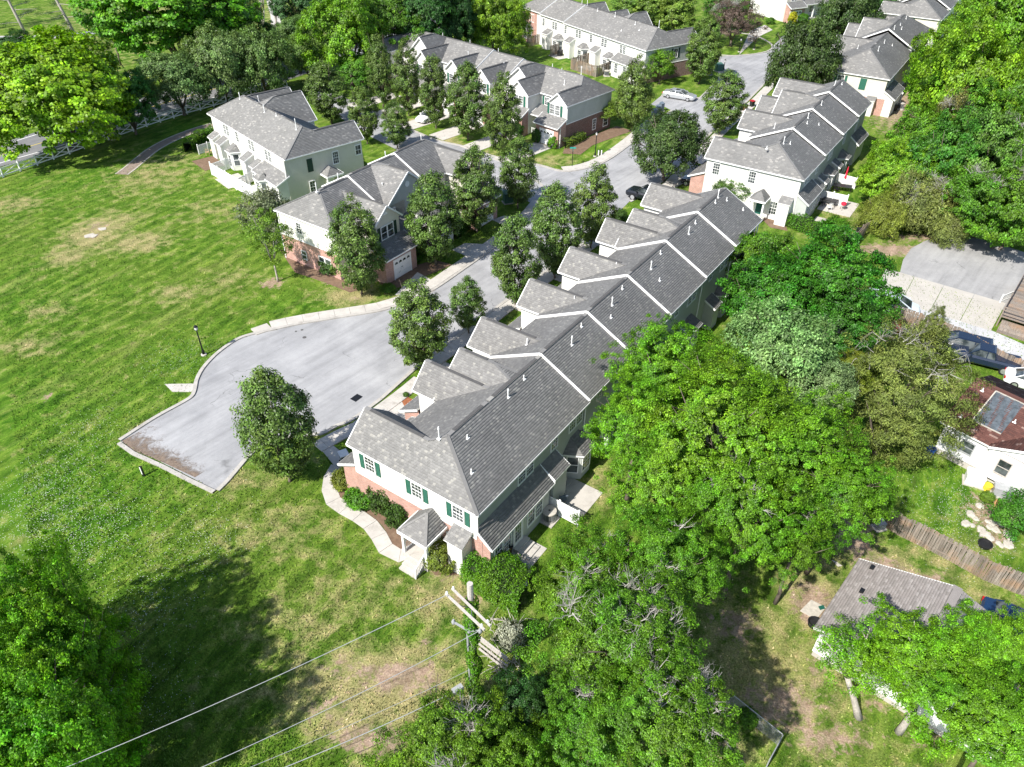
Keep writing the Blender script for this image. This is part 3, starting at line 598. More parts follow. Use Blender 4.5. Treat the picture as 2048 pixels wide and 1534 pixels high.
    def window(s, ax, fx, sg, a, z, w=0.95, h=1.45, cols=3, rows=4, shutters=None, frame='trim_white', leafs=1):
        for k in range(leafs):
            ac = a+(k-(leafs-1)/2)*w; fr = MB(s.F); t = 0.075
            s.bx(fr, ax, fx, sg, ac-w/2, ac+w/2, 0, 0.06, z-h/2-0.05, z-h/2+t); s.bx(fr, ax, fx, sg, ac-w/2, ac+w/2, 0, 0.06, z+h/2-t, z+h/2+0.03)
            s.bx(fr, ax, fx, sg, ac-w/2, ac-w/2+t, 0, 0.06, z-h/2+t, z+h/2-t); s.bx(fr, ax, fx, sg, ac+w/2-t, ac+w/2, 0, 0.06, z-h/2+t, z+h/2-t)
            s.bx(fr, ax, fx, sg, ac-w/2+t, ac+w/2-t, 0, 0.05, z-0.025, z+0.025)
            fo = fr.build('window', frame, s.root)
            pn = MB(s.F); s.bx(pn, ax, fx, sg, ac-w/2+t, ac+w/2-t, 0, 0.02, z-h/2+t, z+h/2-t); pn.build('pane', 'glass', fo)
            if cols:
                mu = MB(s.F); x0 = ac-w/2+t; x1 = ac+w/2-t; z0 = z-h/2+t; z1 = z+h/2-t
                for i in range(1, cols): xx = x0+(x1-x0)*i/cols; s.bx(mu, ax, fx, sg, xx-0.013, xx+0.013, 0.02, 0.034, z0, z1)
                for i in range(1, rows):
                    if i*2 != rows: zz = z0+(z1-z0)*i/rows; s.bx(mu, ax, fx, sg, x0, x1, 0.02, 0.032, zz-0.013, zz+0.013)
                mu.build('glazing_bars', 'trim_white', fo)
        if shutters:
            for q in (-1, 1):
                c = a+q*(w*leafs/2+0.26); mb = MB(s.F); s.bx(mb, ax, fx, sg, c-0.19, c+0.19, 0, 0.035, z-h/2, z+h/2)
                for zz in (z-h/2+0.05, z, z+h/2-0.05): s.bx(mb, ax, fx, sg, c-0.19, c+0.19, 0.035, 0.05, zz-0.05, zz+0.05)
                for e_ in (-0.165, 0.165): s.bx(mb, ax, fx, sg, c+e_-0.025, c+e_+0.025, 0.035, 0.05, z-h/2, z+h/2)
                mb.build('shutter', shutters, s.root)
    def door(s, ax, fx, sg, a, z0=0.25, w=0.95, h=2.05, mat='trim_white', glazed=True):
        mb = MB(s.F); s.bx(mb, ax, fx, sg, a-w/2-0.09, a-w/2, 0, 0.06, z0, z0+h+0.09); s.bx(mb, ax, fx, sg, a+w/2, a+w/2+0.09, 0, 0.06, z0, z0+h+0.09); s.bx(mb, ax, fx, sg, a-w/2, a+w/2, 0, 0.06, z0+h, z0+h+0.09)
        fo = mb.build('door_frame', 'trim_white', s.root); d = MB(s.F); s.bx(d, ax, fx, sg, a-w/2, a+w/2, 0, 0.03, z0, z0+h)
        if not glazed:
            for (p, q, r, t) in ((-.36, -.05, .25, .9), (.05, .36, .25, .9), (-.36, -.05, 1.1, 1.85), (.05, .36, 1.1, 1.85)): s.bx(d, ax, fx, sg, a+p*w, a+q*w, 0.03, 0.04, z0+r, z0+t)
        d.build('door', mat, s.root)
        if glazed:
            g = MB(s.F); s.bx(g, ax, fx, sg, a-w*0.32, a+w*0.32, 0.03, 0.04, z0+0.35, z0+h-0.2); g.build('pane', 'glass', fo)
            g = MB(s.F)
            for t in (-0.11, 0.11): s.bx(g, ax, fx, sg, a+t*w-0.012, a+t*w+0.012, 0.04, 0.05, z0+0.35, z0+h-0.2)
            for t in (0.7, 1.05, 1.4): s.bx(g, ax, fx, sg, a-w*0.32, a+w*0.32, 0.04, 0.05, z0+t-0.012, z0+t+0.012)
            g.build('glazing_bars', 'trim_white', fo)
    def garage_door(s, ax, fx, sg, a, w=2.45, h=2.1, z0=0.08):
        mb = MB(s.F)
        for k in range(4): s.bx(mb, ax, fx, sg, a-w/2, a+w/2, 0, 0.04, z0+k*h/4+0.008, z0+(k+1)*h/4-0.008)
        for k in range(3):
            for c in range(4): x = a-w/2+(c+0.5)*w/4; s.bx(mb, ax, fx, sg, x-w/8+0.08, x+w/8-0.08, 0.04, 0.052, z0+k*h/4+0.1, z0+(k+1)*h/4-0.1)
        s.bx(mb, ax, fx, sg, a-w/2-0.12, a-w/2, 0, 0.06, 0, z0+h+0.12); s.bx(mb, ax, fx, sg, a+w/2, a+w/2+0.12, 0, 0.06, 0, z0+h+0.12); s.bx(mb, ax, fx, sg, a-w/2, a+w/2, 0, 0.06, z0+h, z0+h+0.12)
        o = mb.build('garage_door', 'trim_white', s.root)
        for c in range(4):
            x = a-w/2+(c+0.5)*w/4; g = MB(s.F); zb = z0+h*0.78; R = w/8-0.07
            P = [s.pt(ax, fx, sg, x+R*cos(t), 0.046, zb+R*1.1*sin(t)) for t in np.linspace(0, pi, 7)]
            P2 = [s.pt(ax, fx, sg, x+R*cos(t), 0.04, zb+R*1.1*sin(t)) for t in np.linspace(0, pi, 7)]
            g.face(P); 
            for i in range(6): g.face([P[i], P[i+1], P2[i+1], P2[i]])
            g.build('door_window', 'glass', o)
    def pipe(s, u, v, z, h=0.45, r=0.042):
        mb = MB(s.F); mb.tube([(u, v, z-0.1), (u, v, z+h)], r, 8)
        h *= 0.9
        if h > 0.6: mb.tube([(u, v, z+h-0.12), (u, v, z+h)], r*1.5, 8)
        mb.tube([(u, v, z-0.1), (u, v, z+0.10)], [r*2.4, r*1.4], 8); mb.bar((u-0.13, v, z+0.0), (u+0.13, v, z+0.0), 0.24, 0.04)
        mb.build('vent_pipe', 'trim_white', s.root, smooth=False)
    def downpipe(s, u, v, z0, z1): s.trim.bar((u, v, z0), (u, v, z1), 0.09, 0.09)
    def gable_wall(s, mat, a, b, vw, ze, c, zt, vent=True, sg=1):
        mb = s.wall(mat); A = [(a, vw, ze), (b, vw, ze), (c, vw, zt)]; Bk = [(p[0], p[1]-0.1*sg, p[2]) for p in A]
        mb.face(A, 0, [(p[0], p[2]) for p in A]); mb.face(Bk[::-1])
        if vent:
            g = MB(s.F); zc = ze+(zt-ze)*0.5; R = 0.28; P = [(c+R*cos(t), vw+0.03*sg, zc+R*sin(t)) for t in np.linspace(0, pi, 9)]; P2 = [(p[0], vw-0.02*sg, p[2]) for p in P]
            g.face(P)
            for i in range(8): g.face([P[i], P[i+1], P2[i+1], P2[i]])
            g.build('gable_vent', 'trim_white', s.root)
    def body(s, u0, u1, v0, v1, z0, z1, mat): s.wall(mat).prism([(u0, v0), (u1, v0), (u1, v1), (u0, v1)], z0, z1)
    def shed(s, u0, u1, vw, vo, z_wall, z_eave, mat, base=0.0, walls=True, hipped=False, ov=0.25):
        """lean-to against the wall v=vw reaching out to v=vo (eave)"""
        sg = 1 if vo > vw else -1
        s.plane([(u0, vo, z_eave), (u1, vo, z_eave), (u1, vw, z_wall), (u0, vw, z_wall)]); s.gutter((u0, vo, z_eave), (u1, vo, z_eave))
        s.rake((u0, vo, z_eave), (u0, vw, z_wall), 0.1); s.rake((u1, vo, z_eave), (u1, vw, z_wall), 0.1)
        if walls:
            vi = vo-sg*ov; s.body(u0+0.2, u1-0.2, min(vi, vw), max(vi, vw), base, z_eave-0.05, mat)
            zt = z_eave-0.05+(z_wall-z_eave)*(abs(vw-vi)/abs(vw-vo))*0.98; mb = s.wall(mat)
            for uu in (u0+0.2, u1-0.2): mb.face([(uu, vi, z_eave-0.05), (uu, vw, z_eave-0.05), (uu, vw, zt)], 0, [(vi, z_eave), (vw, z_eave), (vw, zt)])
    def bay(s, uc, vw, mat, w=2.3, d=0.85, zt=3.3, zw=2.55, z0=0.0, roof_h=0.75, door=False):
        """rear bay window projecting to -v"""
        P = [(uc-w/2, vw), (uc-w/4, vw-d), (uc+w/4, vw-d), (uc+w/2, vw)]; s.wall(mat).prism(P+[(uc+w/2, vw+0.1), (uc-w/2, vw+0.1)], z0, zw)
        e = 0.22; E = [(uc-w/2-e, vw), (uc-w/4-e*0.6, vw-d-e), (uc+w/4+e*0.6, vw-d-e), (uc+w/2+e, vw)]; t = (uc, vw, zw+roof_h)
        tl = (uc-w/5, vw, zw+roof_h); tr_ = (uc+w/5, vw, zw+roof_h)
        s.plane([(*E[1], zw), (*E[2], zw), tr_, tl], 0.08); s.plane([(*E[0], zw), (*E[1], zw), tl], 0.08); s.plane([(*E[3], zw), (*E[2], zw), tr_], 0.08)
        for p, q in zip(E, E[1:]): s.trim.bar((*p, zw-0.05), (*q, zw-0.05), 0.08, 0.12)
        if door: s.door('v', vw-d, -1, uc, z0+0.15, min(0.95, w/2-0.1))
        else: s.window('v', vw-d, -1, uc, z0+1.45, w/2-0.12, 1.6, 3, 4)
        # side lights
        for sg in (-1, 1):
            a = Vector((uc+sg*w/4, vw-d)); b_ = Vector((uc+sg*w/2, vw)); m0 = a.lerp(b_, 0.18); m1 = a.lerp(b_, 0.82); nn = Vector((sg*d, -w/4)).normalized()*0.02
            fr = MB(s.F)
            for (q, r_) in ((m0, m0), (m1, m1)): fr.bar((q.x+nn.x, q.y+nn.y, z0+0.65), (q.x+nn.x, q.y+nn.y, z0+2.2), 0.07)
            for zz in (0.65, 1.42, 2.2): fr.bar((m0.x+nn.x, m0.y+nn.y, z0+zz), (m1.x+nn.x, m1.y+nn.y, z0+zz), 0.06)
            fo = fr.build('window', 'trim_white', s.root); g = MB(s.F); g.bar((m0.x, m0.y, z0+1.42), (m1.x, m1.y, z0+1.42), 0.04, 1.5); g.build('pane', 'glass', fo)
    def closet(s, u0, u1, vw, d, mat, zt=3.1, ze=2.45):
        s.body(u0, u1, vw-d, vw+0.05, 0, ze-0.05, mat); s.plane([(u0-0.12, vw-d-0.15, ze), (u1+0.12, vw-d-0.15, ze), (u1+0.12, vw, zt), (u0-0.12, vw, zt)], 0.08)
        s.trim.bar((u0-0.12, vw-d-0.15, ze-0.05), (u1+0.12, vw-d-0.15, ze-0.05), 0.06, 0.12); mb = s.wall(mat)
        for uu in (u0, u1): s.rake((uu-0.12 if uu == u0 else uu+0.12, vw-d-0.15, ze), (uu-0.12 if uu == u0 else uu+0.12, vw, zt), 0.05); mb.face([(uu, vw-d, ze-0.06), (uu, vw, ze-0.06), (uu, vw, zt-0.1)])
    def finish(s):
        for mat, mb in s.walls: mb.build('brick_wall' if 'brick' in mat else 'wall', mat, s.root)
        ro = s.roof.build('roof', ['ridge_dark', 'trim_white'], s.root)
        if s.tabs:
            T = np.concatenate(s.tabs); n = len(T); L = parent_world(s.root); V = T.reshape(-1, 3)-np.array(L)
            k = np.arange(n)[:, None]*6; Fq = np.concatenate([k+np.array([0, 1, 2, 3]), k+np.array([4, 5, 1, 0])])
            np_mesh('shingles', V, Fq, s.sh, ro, kind='stuff')
        s.cap.build('ridge_cap', [s.sh, 'ridge_dark'], ro); [m_.build('trim_board', 'trim_white', s.root) for m_ in s.trim.l]
        return s.root

def row(F, name, label, units, D=9.05, rv=4.35, rise=2.3, siding_='siding_white', upper_end='siding_white', lower_end='brick', tab=(0.34, 0.19), shingle_='shingle_far', front='siding_white', finish=True, rear='siding_white', loc=None):
    B = Bld(F, name, label, 'townhouses', tab, shingle_, loc=loc); s0 = rise/(D-rv); NU = len(units)
    for i, U in enumerate(units):
        u0, u1 = U['u']; ze = U['z']; zr = ze+rise; hN = U.get('hN', 0); hF = U.get('hF', 0)
        B.plane([(u0, 0, ze), (u1, 0, ze), (u1-hF, rv, zr), (u0+hN, rv, zr)]); B.plane([(u0, D, ze), (u1, D, ze), (u1-hF, rv, zr), (u0+hN, rv, zr)])
        B.gutter((u0, 0, ze), (u1, 0, ze)); B.gutter((u0, D, ze), (u1, D, ze)); B.ridge((u0+hN+0.1, rv, zr), (u1-hF-0.1, rv, zr))
        endw = [w for w in U['wings'] if w[0] == 'e']; endF = [w for w in U['wings'] if w[0] == 'E']
        for hh, uu, sg, ew in ((hN, u0, 1, endw), (hF, u1, -1, endF)):
            if hh:
                if ew:
                    _, a, b, vf, zw = ew[0]; cc = hh*(zw-ze)/(zr-ze); vr = D-(zw-ze)/s0
                    B.plane([(uu, 0, ze), (uu, vr, ze), (uu+sg*cc, vr, zw), (uu+sg*hh, rv, zr)]); B.plane([(uu, vr, ze), (uu, vf, ze), (uu+sg*cc, vf, zw), (uu+sg*cc, vr, zw)])
                    B.gutter((uu, 0, ze), (uu, vf, ze)); B.ridge((uu+sg*cc, vf-0.05, zw), (uu+sg*cc, vr, zw)); B.ridge((uu+sg*cc, vr, zw), (uu+sg*hh, rv, zr), 0.2, False)
                else:
                    B.plane([(uu, 0, ze), (uu, D, ze), (uu+sg*hh, rv, zr)]); B.gutter((uu, 0, ze), (uu, D, ze)); B.ridge((uu, D, ze), (uu+sg*hh, rv, zr), 0.2, False)
                B.ridge((uu, 0, ze), (uu+sg*hh, rv, zr), 0.24, False)
        # white step boards where a unit stands higher than its neighbour
        for uu, other in ((u0, units[i-1] if i else None), (u1, units[i+1] if i < NU-1 else None)):
            if other is not None and other['z'] < ze-0.01:
                sg = -1 if uu == u0 else 1
                for va, za, vb, zb in ((0, ze, rv, zr), (D, ze, rv, zr)): 
                    B.trim.bar((uu+sg*0.03, va, za-0.06), (uu+sg*0.02, vb, zb-0.07), 0.05, 0.20)
        wi = 0.32; ua = u0+(wi if (hN or i == 0) else 0); ub = u1-(wi if (hF or i == NU-1) else 0)
        B.body(ua, ub, wi, D-wi, -0.2, ze-0.12, rear if not (i == 0) else U.get('mat', rear))
        for W in U['wings']:
            k, a, b, vf, zw = W[:5]; c = (a+b)/2; wm = W[5] if len(W) > 5 else front
            if k in 'eE':
                hh = hN if k == 'e' else hF; cc = hh*(zw-ze)/(zr-ze); uu = u0 if k == 'e' else u1; sg = 1 if k == 'e' else -1; vr = D-(zw-ze)/s0
                c = uu+sg*cc; far = uu+sg*2*cc; B.plane([(far, D-0.05, ze), (far, vf, ze), (c, vf, zw), (c, vr, zw)]); B.gutter((far, D, ze), (far, vf, ze))
                a, b = min(uu, far), max(uu, far)
            elif zw <= zr:
                vr = D-(zw-ze)/s0
                for e_ in (a, b): B.plane([(e_, D-0.05, ze), (e_, vf, ze), (c, vf, zw), (c, vr, zw)]); B.gutter((e_, D, ze), (e_, vf, ze))
                B.ridge((c, vf-0.05, zw), (c, vr, zw))
            else:
                t = (zr-ze)/(zw-ze); aL = a+(c-a)*t; aR = b-(b-c)*t; vk = rv+1.9
                for e_, x_ in ((a, aL), (b, aR)): B.plane([(e_, D-0.05, ze), (e_, vf, ze), (c, vf, zw), (c, vk, zw), (x_, rv, zr)]); B.gutter((e_, D, ze), (e_, vf, ze)); B.ridge((x_, rv, zr), (c, vk, zw), 0.2, False)
                B.plane([(aL, rv, zr), (aR, rv, zr), (c, vk, zw)]); B.ridge((c, vf-0.05, zw), (c, vk, zw))
            for e_ in (a, b): B.rake((e_, vf, ze), (c, vf, zw))
            B.body(a+wi, b-wi, D-wi, vf-0.3, -0.1, ze-0.12, wm); sl = (zw-ze)/(c-a); B.gable_wall(wm, a+0.05, b-0.05, vf-0.29, ze-0.13, c, zw-0.14)
    return B
def porch(B, u0, u1, vw, vo, zr=3.5, ze=2.7, rail=True, name='porch'):
    """hip porch on two posts; works on an end wall: axes are (u,v) of B.F"""
    pass

WG, SH, WH = 'siding_white', 0.3, 1.45
# ---- main row
units = [dict(u=(0, 6.9), z=5.7, hN=2.66, wings=[('e', 0, 4.2, 11.06, 7.5)]),
         dict(u=(6.9, 13.4), z=5.7, wings=[('w', 7.0, 13.4, 9.3, 8.45), ('g', 7.0, 10.4, 11.33, 7.4)]),
         dict(u=(13.4, 20.0), z=5.9, wings=[('g', 13.6, 17.5, 11.35, 7.55)]),
         dict(u=(20.0, 26.6), z=6.1, wings=[('g', 20.5, 24.4, 11.4, 7.75)]),
         dict(u=(26.6, 33.8), z=6.3, wings=[('g', 27.1, 31.0, 11.45, 7.95)]),
         dict(u=(33.8, 40.6), z=6.5, wings=[('w', 33.9, 40.3, 9.4, 9.2), ('g', 34.0, 37.4, 11.5, 8.2)]),
         dict(u=(40.6, 47.4), z=6.7, wings=[('g', 43.4, 47.3, 11.6, 8.4)])]
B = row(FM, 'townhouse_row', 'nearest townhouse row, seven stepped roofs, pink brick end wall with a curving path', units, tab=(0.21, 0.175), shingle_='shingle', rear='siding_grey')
w0 = 0.32
# end wall: brick storey, white storey and belt course, set just proud of the core
B.wall('brick').prism([(w0-0.06, -0.1), (w0, -0.1), (w0, 10.76), (w0-0.06, 10.76)], -0.1, 3.05); B.wall('siding_white').prism([(w0-0.05, w0), (w0, w0), (w0, 10.76), (w0-0.05, 10.76)], 3.17, 5.58); B.trim.box(w0-0.09, w0, w0, 10.8, 3.05, 3.17)
for v, c in ((9.3, 0), (5.15, 0), (1.75, 0)): B.window('u', w0-0.05, -1, v, 4.55, 0.95, 1.35, 3, 4, 'shutter_green')
B.window('u', w0-0.06, -1, 2.4, 1.55, 0.8, 1.3, 3, 4)
B.downpipe(0.2, 0.2, 3.9, 5.6); B.downpipe(0.2, 10.7, 3.2, 5.6)
B.trim.box(0.22, 0.34, 10.5, 10.82, 3.1, 5.6)
# white panelled chimney chase by the porch
B.closet_done = True
mb = B.wall('siding_white'); mb.box(-0.75, w0-0.06, 0.75, 1.95, 0, 2.9)
B.plane([(-0.9, 0.6, 2.95), (-0.9, 2.1, 2.95), (0.26, 2.1, 3.55), (0.26, 0.6, 3.55)], 0.08); B.trim.box(0.2, 0.27, 0.6, 2.1, 3.5, 3.62)
# entrance porch with hipped roof
pz = 2.75
for P in ([(-1.9, 2.75, pz), (-1.9, 5.1, pz), (0.2, 3.95, 3.75)], [(-1.9, 2.75, pz), (0.26, 2.75, pz), (0.26, 3.95, 3.78)], [(-1.9, 5.1, pz), (0.26, 5.1, pz), (0.26, 3.95, 3.78)]): pass
B.plane([(-1.9, 2.75, pz), (-1.9, 5.1, pz), (-0.3, 3.92, 3.7)], 0.1); B.plane([(-1.9, 2.75, pz), (0.26, 2.75, pz), (0.26, 3.92, 3.7), (-0.3, 3.92, 3.7)], 0.1); B.plane([(-1.9, 5.1, pz), (0.26, 5.1, pz), (0.26, 3.92, 3.7), (-0.3, 3.92, 3.7)], 0.1)
B.ridge((-1.9, 2.75, pz), (-0.3, 3.92, 3.7), 0.18, False); B.ridge((-1.9, 5.1, pz), (-0.3, 3.92, 3.7), 0.18, False)
for p, q in (((-1.9, 2.75), (-1.9, 5.1)), ((-1.9, 2.75), (0.2, 2.75)), ((-1.9, 5.1), (0.2, 5.1))): B.trim.bar((*p, pz-0.08), (*q, pz-0.08), 0.16, 0.2)
pf = MB(FM); pf.box(-1.75, 0.25, 2.9, 4.95, -0.05, 0.62)
for k in range(3): pf.box(-1.75-0.3*(k+1), -1.75-0.3*k, 3.2, 4.6, -0.05, 0.47-0.155*k)
po = pf.build('porch_floor', 'concrete', B.root)
for v in (2.95, 4.9):
    mb = MB(FM); mb.box(-1.76, -1.58, v-0.09, v+0.09, 0.62, pz-0.15); mb.build('porch_post', 'trim_white', B.root)
def railing(F, p, q, z0, z1, parent, zq0=None, zq1=None, n=None, mat='trim_white', name='railing'):
    """balustrade from p to q (local u,v), floor heights zq0..zq1"""
    zq0 = z0 if zq0 is None else zq0; zq1 = z0 if zq1 is None else zq1; h = z1-z0; mb = MB(F)
    L = hypot(p[0]-q[0], p[1]-q[1]); n = n or max(2, int(L/0.13))
    mb.bar((*p, zq0+h), (*q, zq1+h), 0.06, 0.05); mb.bar((*p, zq0+0.08), (*q, zq1+0.08), 0.04, 0.04)
    for i in range(n+1): t = i/n; x = p[0]+(q[0]-p[0])*t; y = p[1]+(q[1]-p[1])*t; z = zq0+(zq1-zq0)*t; w = 0.03 if 0 < i < n else 0.08; mb.bar((x, y, z+0.02), (x, y, z+h+(0.06 if w > 0.05 else 0)), w)
    return mb.build(name, mat, parent)
railing(FM, (-1.67, 2.95), (0.25, 2.95), 0.62, 1.5, B.root); railing(FM, (-1.67, 4.9), (0.25, 4.9), 0.62, 1.5, B.root)
railing(FM, (-1.7, 3.15), (-2.65, 3.15), 0.62, 1.5, B.root, 0.6, 0.05)
B.door('u', w0-0.06, -1, 3.9, 0.62, 0.95, 2.0, 'trim_white', False)
# rear sunroom, closet and bays of the first homes
B.shed(0.15, 7.4, w0, -0.95, 4.05, 2.95, 'siding_grey'); 
B.wall('brick').prism([(0.29, -0.7), (0.35, -0.7), (0.35, 0.3), (0.29, 0.3)], -0.1, 2.88); B.wall('brick').face([(0.3, -0.7, 2.88), (0.3, 0.3, 2.88), (0.3, 0.3, 3.75)], 0, [(0, 0), (1, 0), (1, 1)])
for u in (1.15, 2.1): B.window('v', -0.7, -1, u, 1.75, 0.9, 1.6, 3, 4)
B.door('v', -0.7, -1, 3.35, 0.45)
for u in (4.9, 5.85): B.window('v', -0.7, -1, u, 1.75, 0.9, 1.6, 3, 4)
for u in (5.2, 6.15, 9.2): B.window('v', w0, -1, u, 4.75, 0.9, 1.3, 3, 4)
B.closet(7.6, 9.3, w0, 1.1, 'siding_grey', 3.9, 3.1); B.bay(12.0, w0, 'siding_grey', 2.6, 1.15, roof_h=0.95)
B.downpipe(13.3, 0.25, 0, 5.6)
for i, U in enumerate(units[1:]):
    u0, u1 = U['u']; z = U['z']-0.95
    if i > 0: B.bay(u0+5.2, w0, 'siding_grey', 2.4, 0.95); B.closet(u0+1.8, u0+3.2, w0, 1.0, 'siding_grey')
    for u in (u0+4.7, u0+5.65): B.window('v', w0, -1, u, z, 0.9, 1.3, 3, 4)
    if i > 0: B.window('v', w0, -1, u0+2.0, z, 0.75, 0.9, 2, 2)
    B.downpipe(u1-0.15, 0.22, 0, U['z']-0.1)
# street side: entry canopies and garage eaves
B.shed(4.3, 6.9, 8.73, 11.6, 4.2, 3.0, 'siding_white', walls=False); B.body(6.5, 7.35, 8.7, 10.9, 0, 3.0, 'siding_white'); B.shed(0.1, 4.3, 10.76, 12.5, 3.9, 2.95, 'brick', ov=0.35)
B.garage_door('v', 12.15, 1, 2.2)
for a in (13.6, 20.5, 27.1, 43.4):
    B.shed(a, a+3.9, 11.05, 12.9, 3.9, 2.95, 'brick', ov=0.35); B.garage_door('v', 12.55, 1, a+1.95); B.shed(a-2.9 if a > 40 else a+3.9, a if a > 40 else a+6.6, 8.73, 10.9, 4.1, 3.1, 'siding_white', walls=False)
    B.window('v', 11.07, 1, a+1.95, 4.9, 0.9, 1.4, 3, 4, 'shutter_green', leafs=2)
for a in (7.0, 34.0): B.shed(a, a+3.4, 11.05, 12.9, 3.9, 2.95, 'brick', ov=0.35); B.garage_door('v', 12.55, 1, a+1.7, 2.3)
def rz(U, v, rv=4.35, rise=2.3, D=9.05): return U['z']+(rise*v/rv if v < rv else rise*(D-v)/(D-rv))
for ui, u, v, h in ((0, 2.3, 4.75, 1.0), (0, 3.6, 3.5, .3), (0, 1.9, 1.9, .35), (1, 8.4, 3.7, .75), (1, 10.6, 3.9, .35), (2, 16.2, 3.4, .85), (2, 18.4, 3.9, .35), (2, 15.0, 6.6, .6), (3, 22.5, 3.5, .8), (3, 24.9, 3.9, .35), (3, 22.2, 6.8, .6), (3, 21.3, 2.9, .3), (4, 29.3, 3.5, .8), (4, 31.9, 3.9, .35), (4, 28.9, 2.4, .3), (4, 28.9, 6.6, .5), (5, 36.9, 3.5, .8), (5, 39.0, 3.8, .35), (6, 44.9, 4.1, .9), (6, 45.6, 3.4, .35), (6, 46.3, 1.8, .3), (6, 43.8, 3.9, .35)):
    B.pipe(u, v, rz(units[ui], v), h)
B.gable_wall('siding_grey', 0.4, 9.05-0.4, 0, 6.6, 4.35, 8.7, vent=False) if False else None
# far gable end
mb = B.wall('siding_white'); mb.face([(47.08, 0.35, 6.58), (47.08, 8.7, 6.58), (47.08, 4.35, 8.85)], 0, [(0, 0), (8, 0), (4, 2)])
B.rake((47.4, 0, 6.7), (47.4, 4.35, 9.0)); B.rake((47.4, 9.05, 6.7), (47.4, 4.35, 9.0))
B.finish()

# ---- right-hand row beside the wood
units = [dict(u=(0, 8.4), z=5.7, hN=3.2, wings=[('e', 0, 5.8, 12.14, 7.55)]), dict(u=(8.4, 16.0), z=6.05, wings=[('g', 11.4, 15.6, 12.4, 7.9)]),
         dict(u=(16.0, 23.2), z=6.4, wings=[('w', 17.2, 23.1, 10.0, 9.2), ('g', 18.0, 21.6, 12.5, 8.1)]), dict(u=(23.2, 29.9), z=6.75, wings=[('g', 25.4, 29.7, 12.6, 8.6)])]
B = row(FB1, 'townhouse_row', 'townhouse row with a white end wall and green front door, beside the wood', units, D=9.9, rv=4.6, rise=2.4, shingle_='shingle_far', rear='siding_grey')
B.wall('siding_white').prism([(w0-0.05, w0), (w0, w0), (w0, 11.8), (w0-0.05, 11.8)], -0.1, 5.58)
for v in (10.5, 6.0): B.window('u', w0-0.05, -1, v, 4.55, 0.95, 1.5, 3, 4)
B.window('u', w0-0.05, -1, 2.75, 1.5, 0.95, 1.7, 3, 4); B.door('u', w0-0.05, -1, 4.3, 0.3, 1.0, 2.1, 'door_green', False)
B.plane([(-1.7, 3.35, pz), (-1.7, 5.3, pz), (-0.5, 4.35, 3.55)], 0.1); B.plane([(-1.7, 3.35, pz), (0.26, 3.35, pz), (0.26, 4.35, 3.55), (-0.5, 4.35, 3.55)], 0.1); B.plane([(-1.7, 5.3, pz), (0.26, 5.3, pz), (0.26, 4.35, 3.55), (-0.5, 4.35, 3.55)], 0.1)
for p, q in (((-1.7, 3.35), (-1.7, 5.3)), ((-1.7, 3.35), (0.2, 3.35)), ((-1.7, 5.3), (0.2, 5.3))): B.trim.bar((*p, pz-0.08), (*q, pz-0.08), 0.16, 0.2)
for v in (3.5, 5.15):
    mb = MB(FB1); mb.box(-1.58, -1.4, v-0.09, v+0.09, 0, pz-0.15); mb.build('porch_post', 'trim_white', B.root)
mb = MB(FB1); mb.box(-1.6, w0, 3.4, 5.25, -0.05, 0.25); mb.box(-2.0, -1.6, 3.7, 4.95, -0.05, 0.12); mb.build('porch_floor', 'concrete', B.root)
mb = MB(FB1); mb.box(-1.3, -0.75, 3.95, 4.75, 0.25, 0.265); mb.build('doormat', 'rubber', B.root)
mb = B.wall('siding_white'); mb.box(-0.85, w0-0.05, 0.7, 2.0, 0, 2.75); B.plane([(-0.95, 0.6, 2.8), (-0.95, 2.1, 2.8), (0.26, 2.1, 3.3), (0.26, 0.6, 3.3)], 0.08)
B.shed(0.15, 5.6, w0, -1.2, 3.9, 2.9, 'siding_grey')
for u in (1.2, 2.15, 4.0): B.window('v', -0.95, -1, u, 1.7, 0.9, 1.6, 3, 4)
B.bay(7.0, w0, 'siding_grey', 2.4, 1.1); B.closet(8.9, 10.2, w0, 1.1, 'siding_grey'); B.bay(12.6, w0, 'siding_grey', 2.4, 1.1); B.closet(15.0, 16.3, w0, 1.1, 'siding_grey'); B.bay(19.2, w0, 'siding_grey', 2.4, 1.1); B.shed(23.3, 28.6, w0, -1.0, 3.9, 2.9, 'siding_grey')
for u in (2.6, 3.55, 7.0, 12.3, 13.2, 19, 25): B.window('v', w0, -1, u, 4.8, 0.9, 1.3, 3, 4)
B.shed(0.1, 5.8, 11.8, 13.9, 3.9, 2.95, 'brick', ov=0.35); B.garage_door('v', 13.55, 1, 3.0)
for a in (11.4, 18.0, 25.4): B.shed(a, a+4.0, 12.1, 13.8, 3.9, 2.95, 'brick', ov=0.35); B.garage_door('v', 13.45, 1, a+2.0)
B.shed(5.8, 11.4, 9.58, 11.6, 4.0, 3.05, 'siding_white', walls=False); B.shed(15.6, 18, 9.58, 11.6, 4.0, 3.05, 'siding_white', walls=False)
for ui, u, v, h in ((0, 3.9, 4.2, .9), (0, 5.0, 3.7, .35), (0, 1.6, 5.4, .35), (1, 10.6, 7.4, .7), (1, 11.9, 3.9, .35), (1, 13.4, 4.3, .7), (1, 13.9, 2.9, .3), (2, 18.6, 4.2, .6), (2, 19.6, 8.2, .6), (3, 28.0, 4.2, .35), (3, 26.6, 4.8, .7)):
    U = units[ui]; B.pipe(u, v, U['z']+(2.4*v/4.6 if v < 4.6 else 2.4*(9.9-v)/5.3), h)
mb = B.wall('siding_white'); mb.face([(29.6, 0.35, 6.65), (29.6, 9.5, 6.65), (29.6, 4.6, 9.0)]); B.finish()

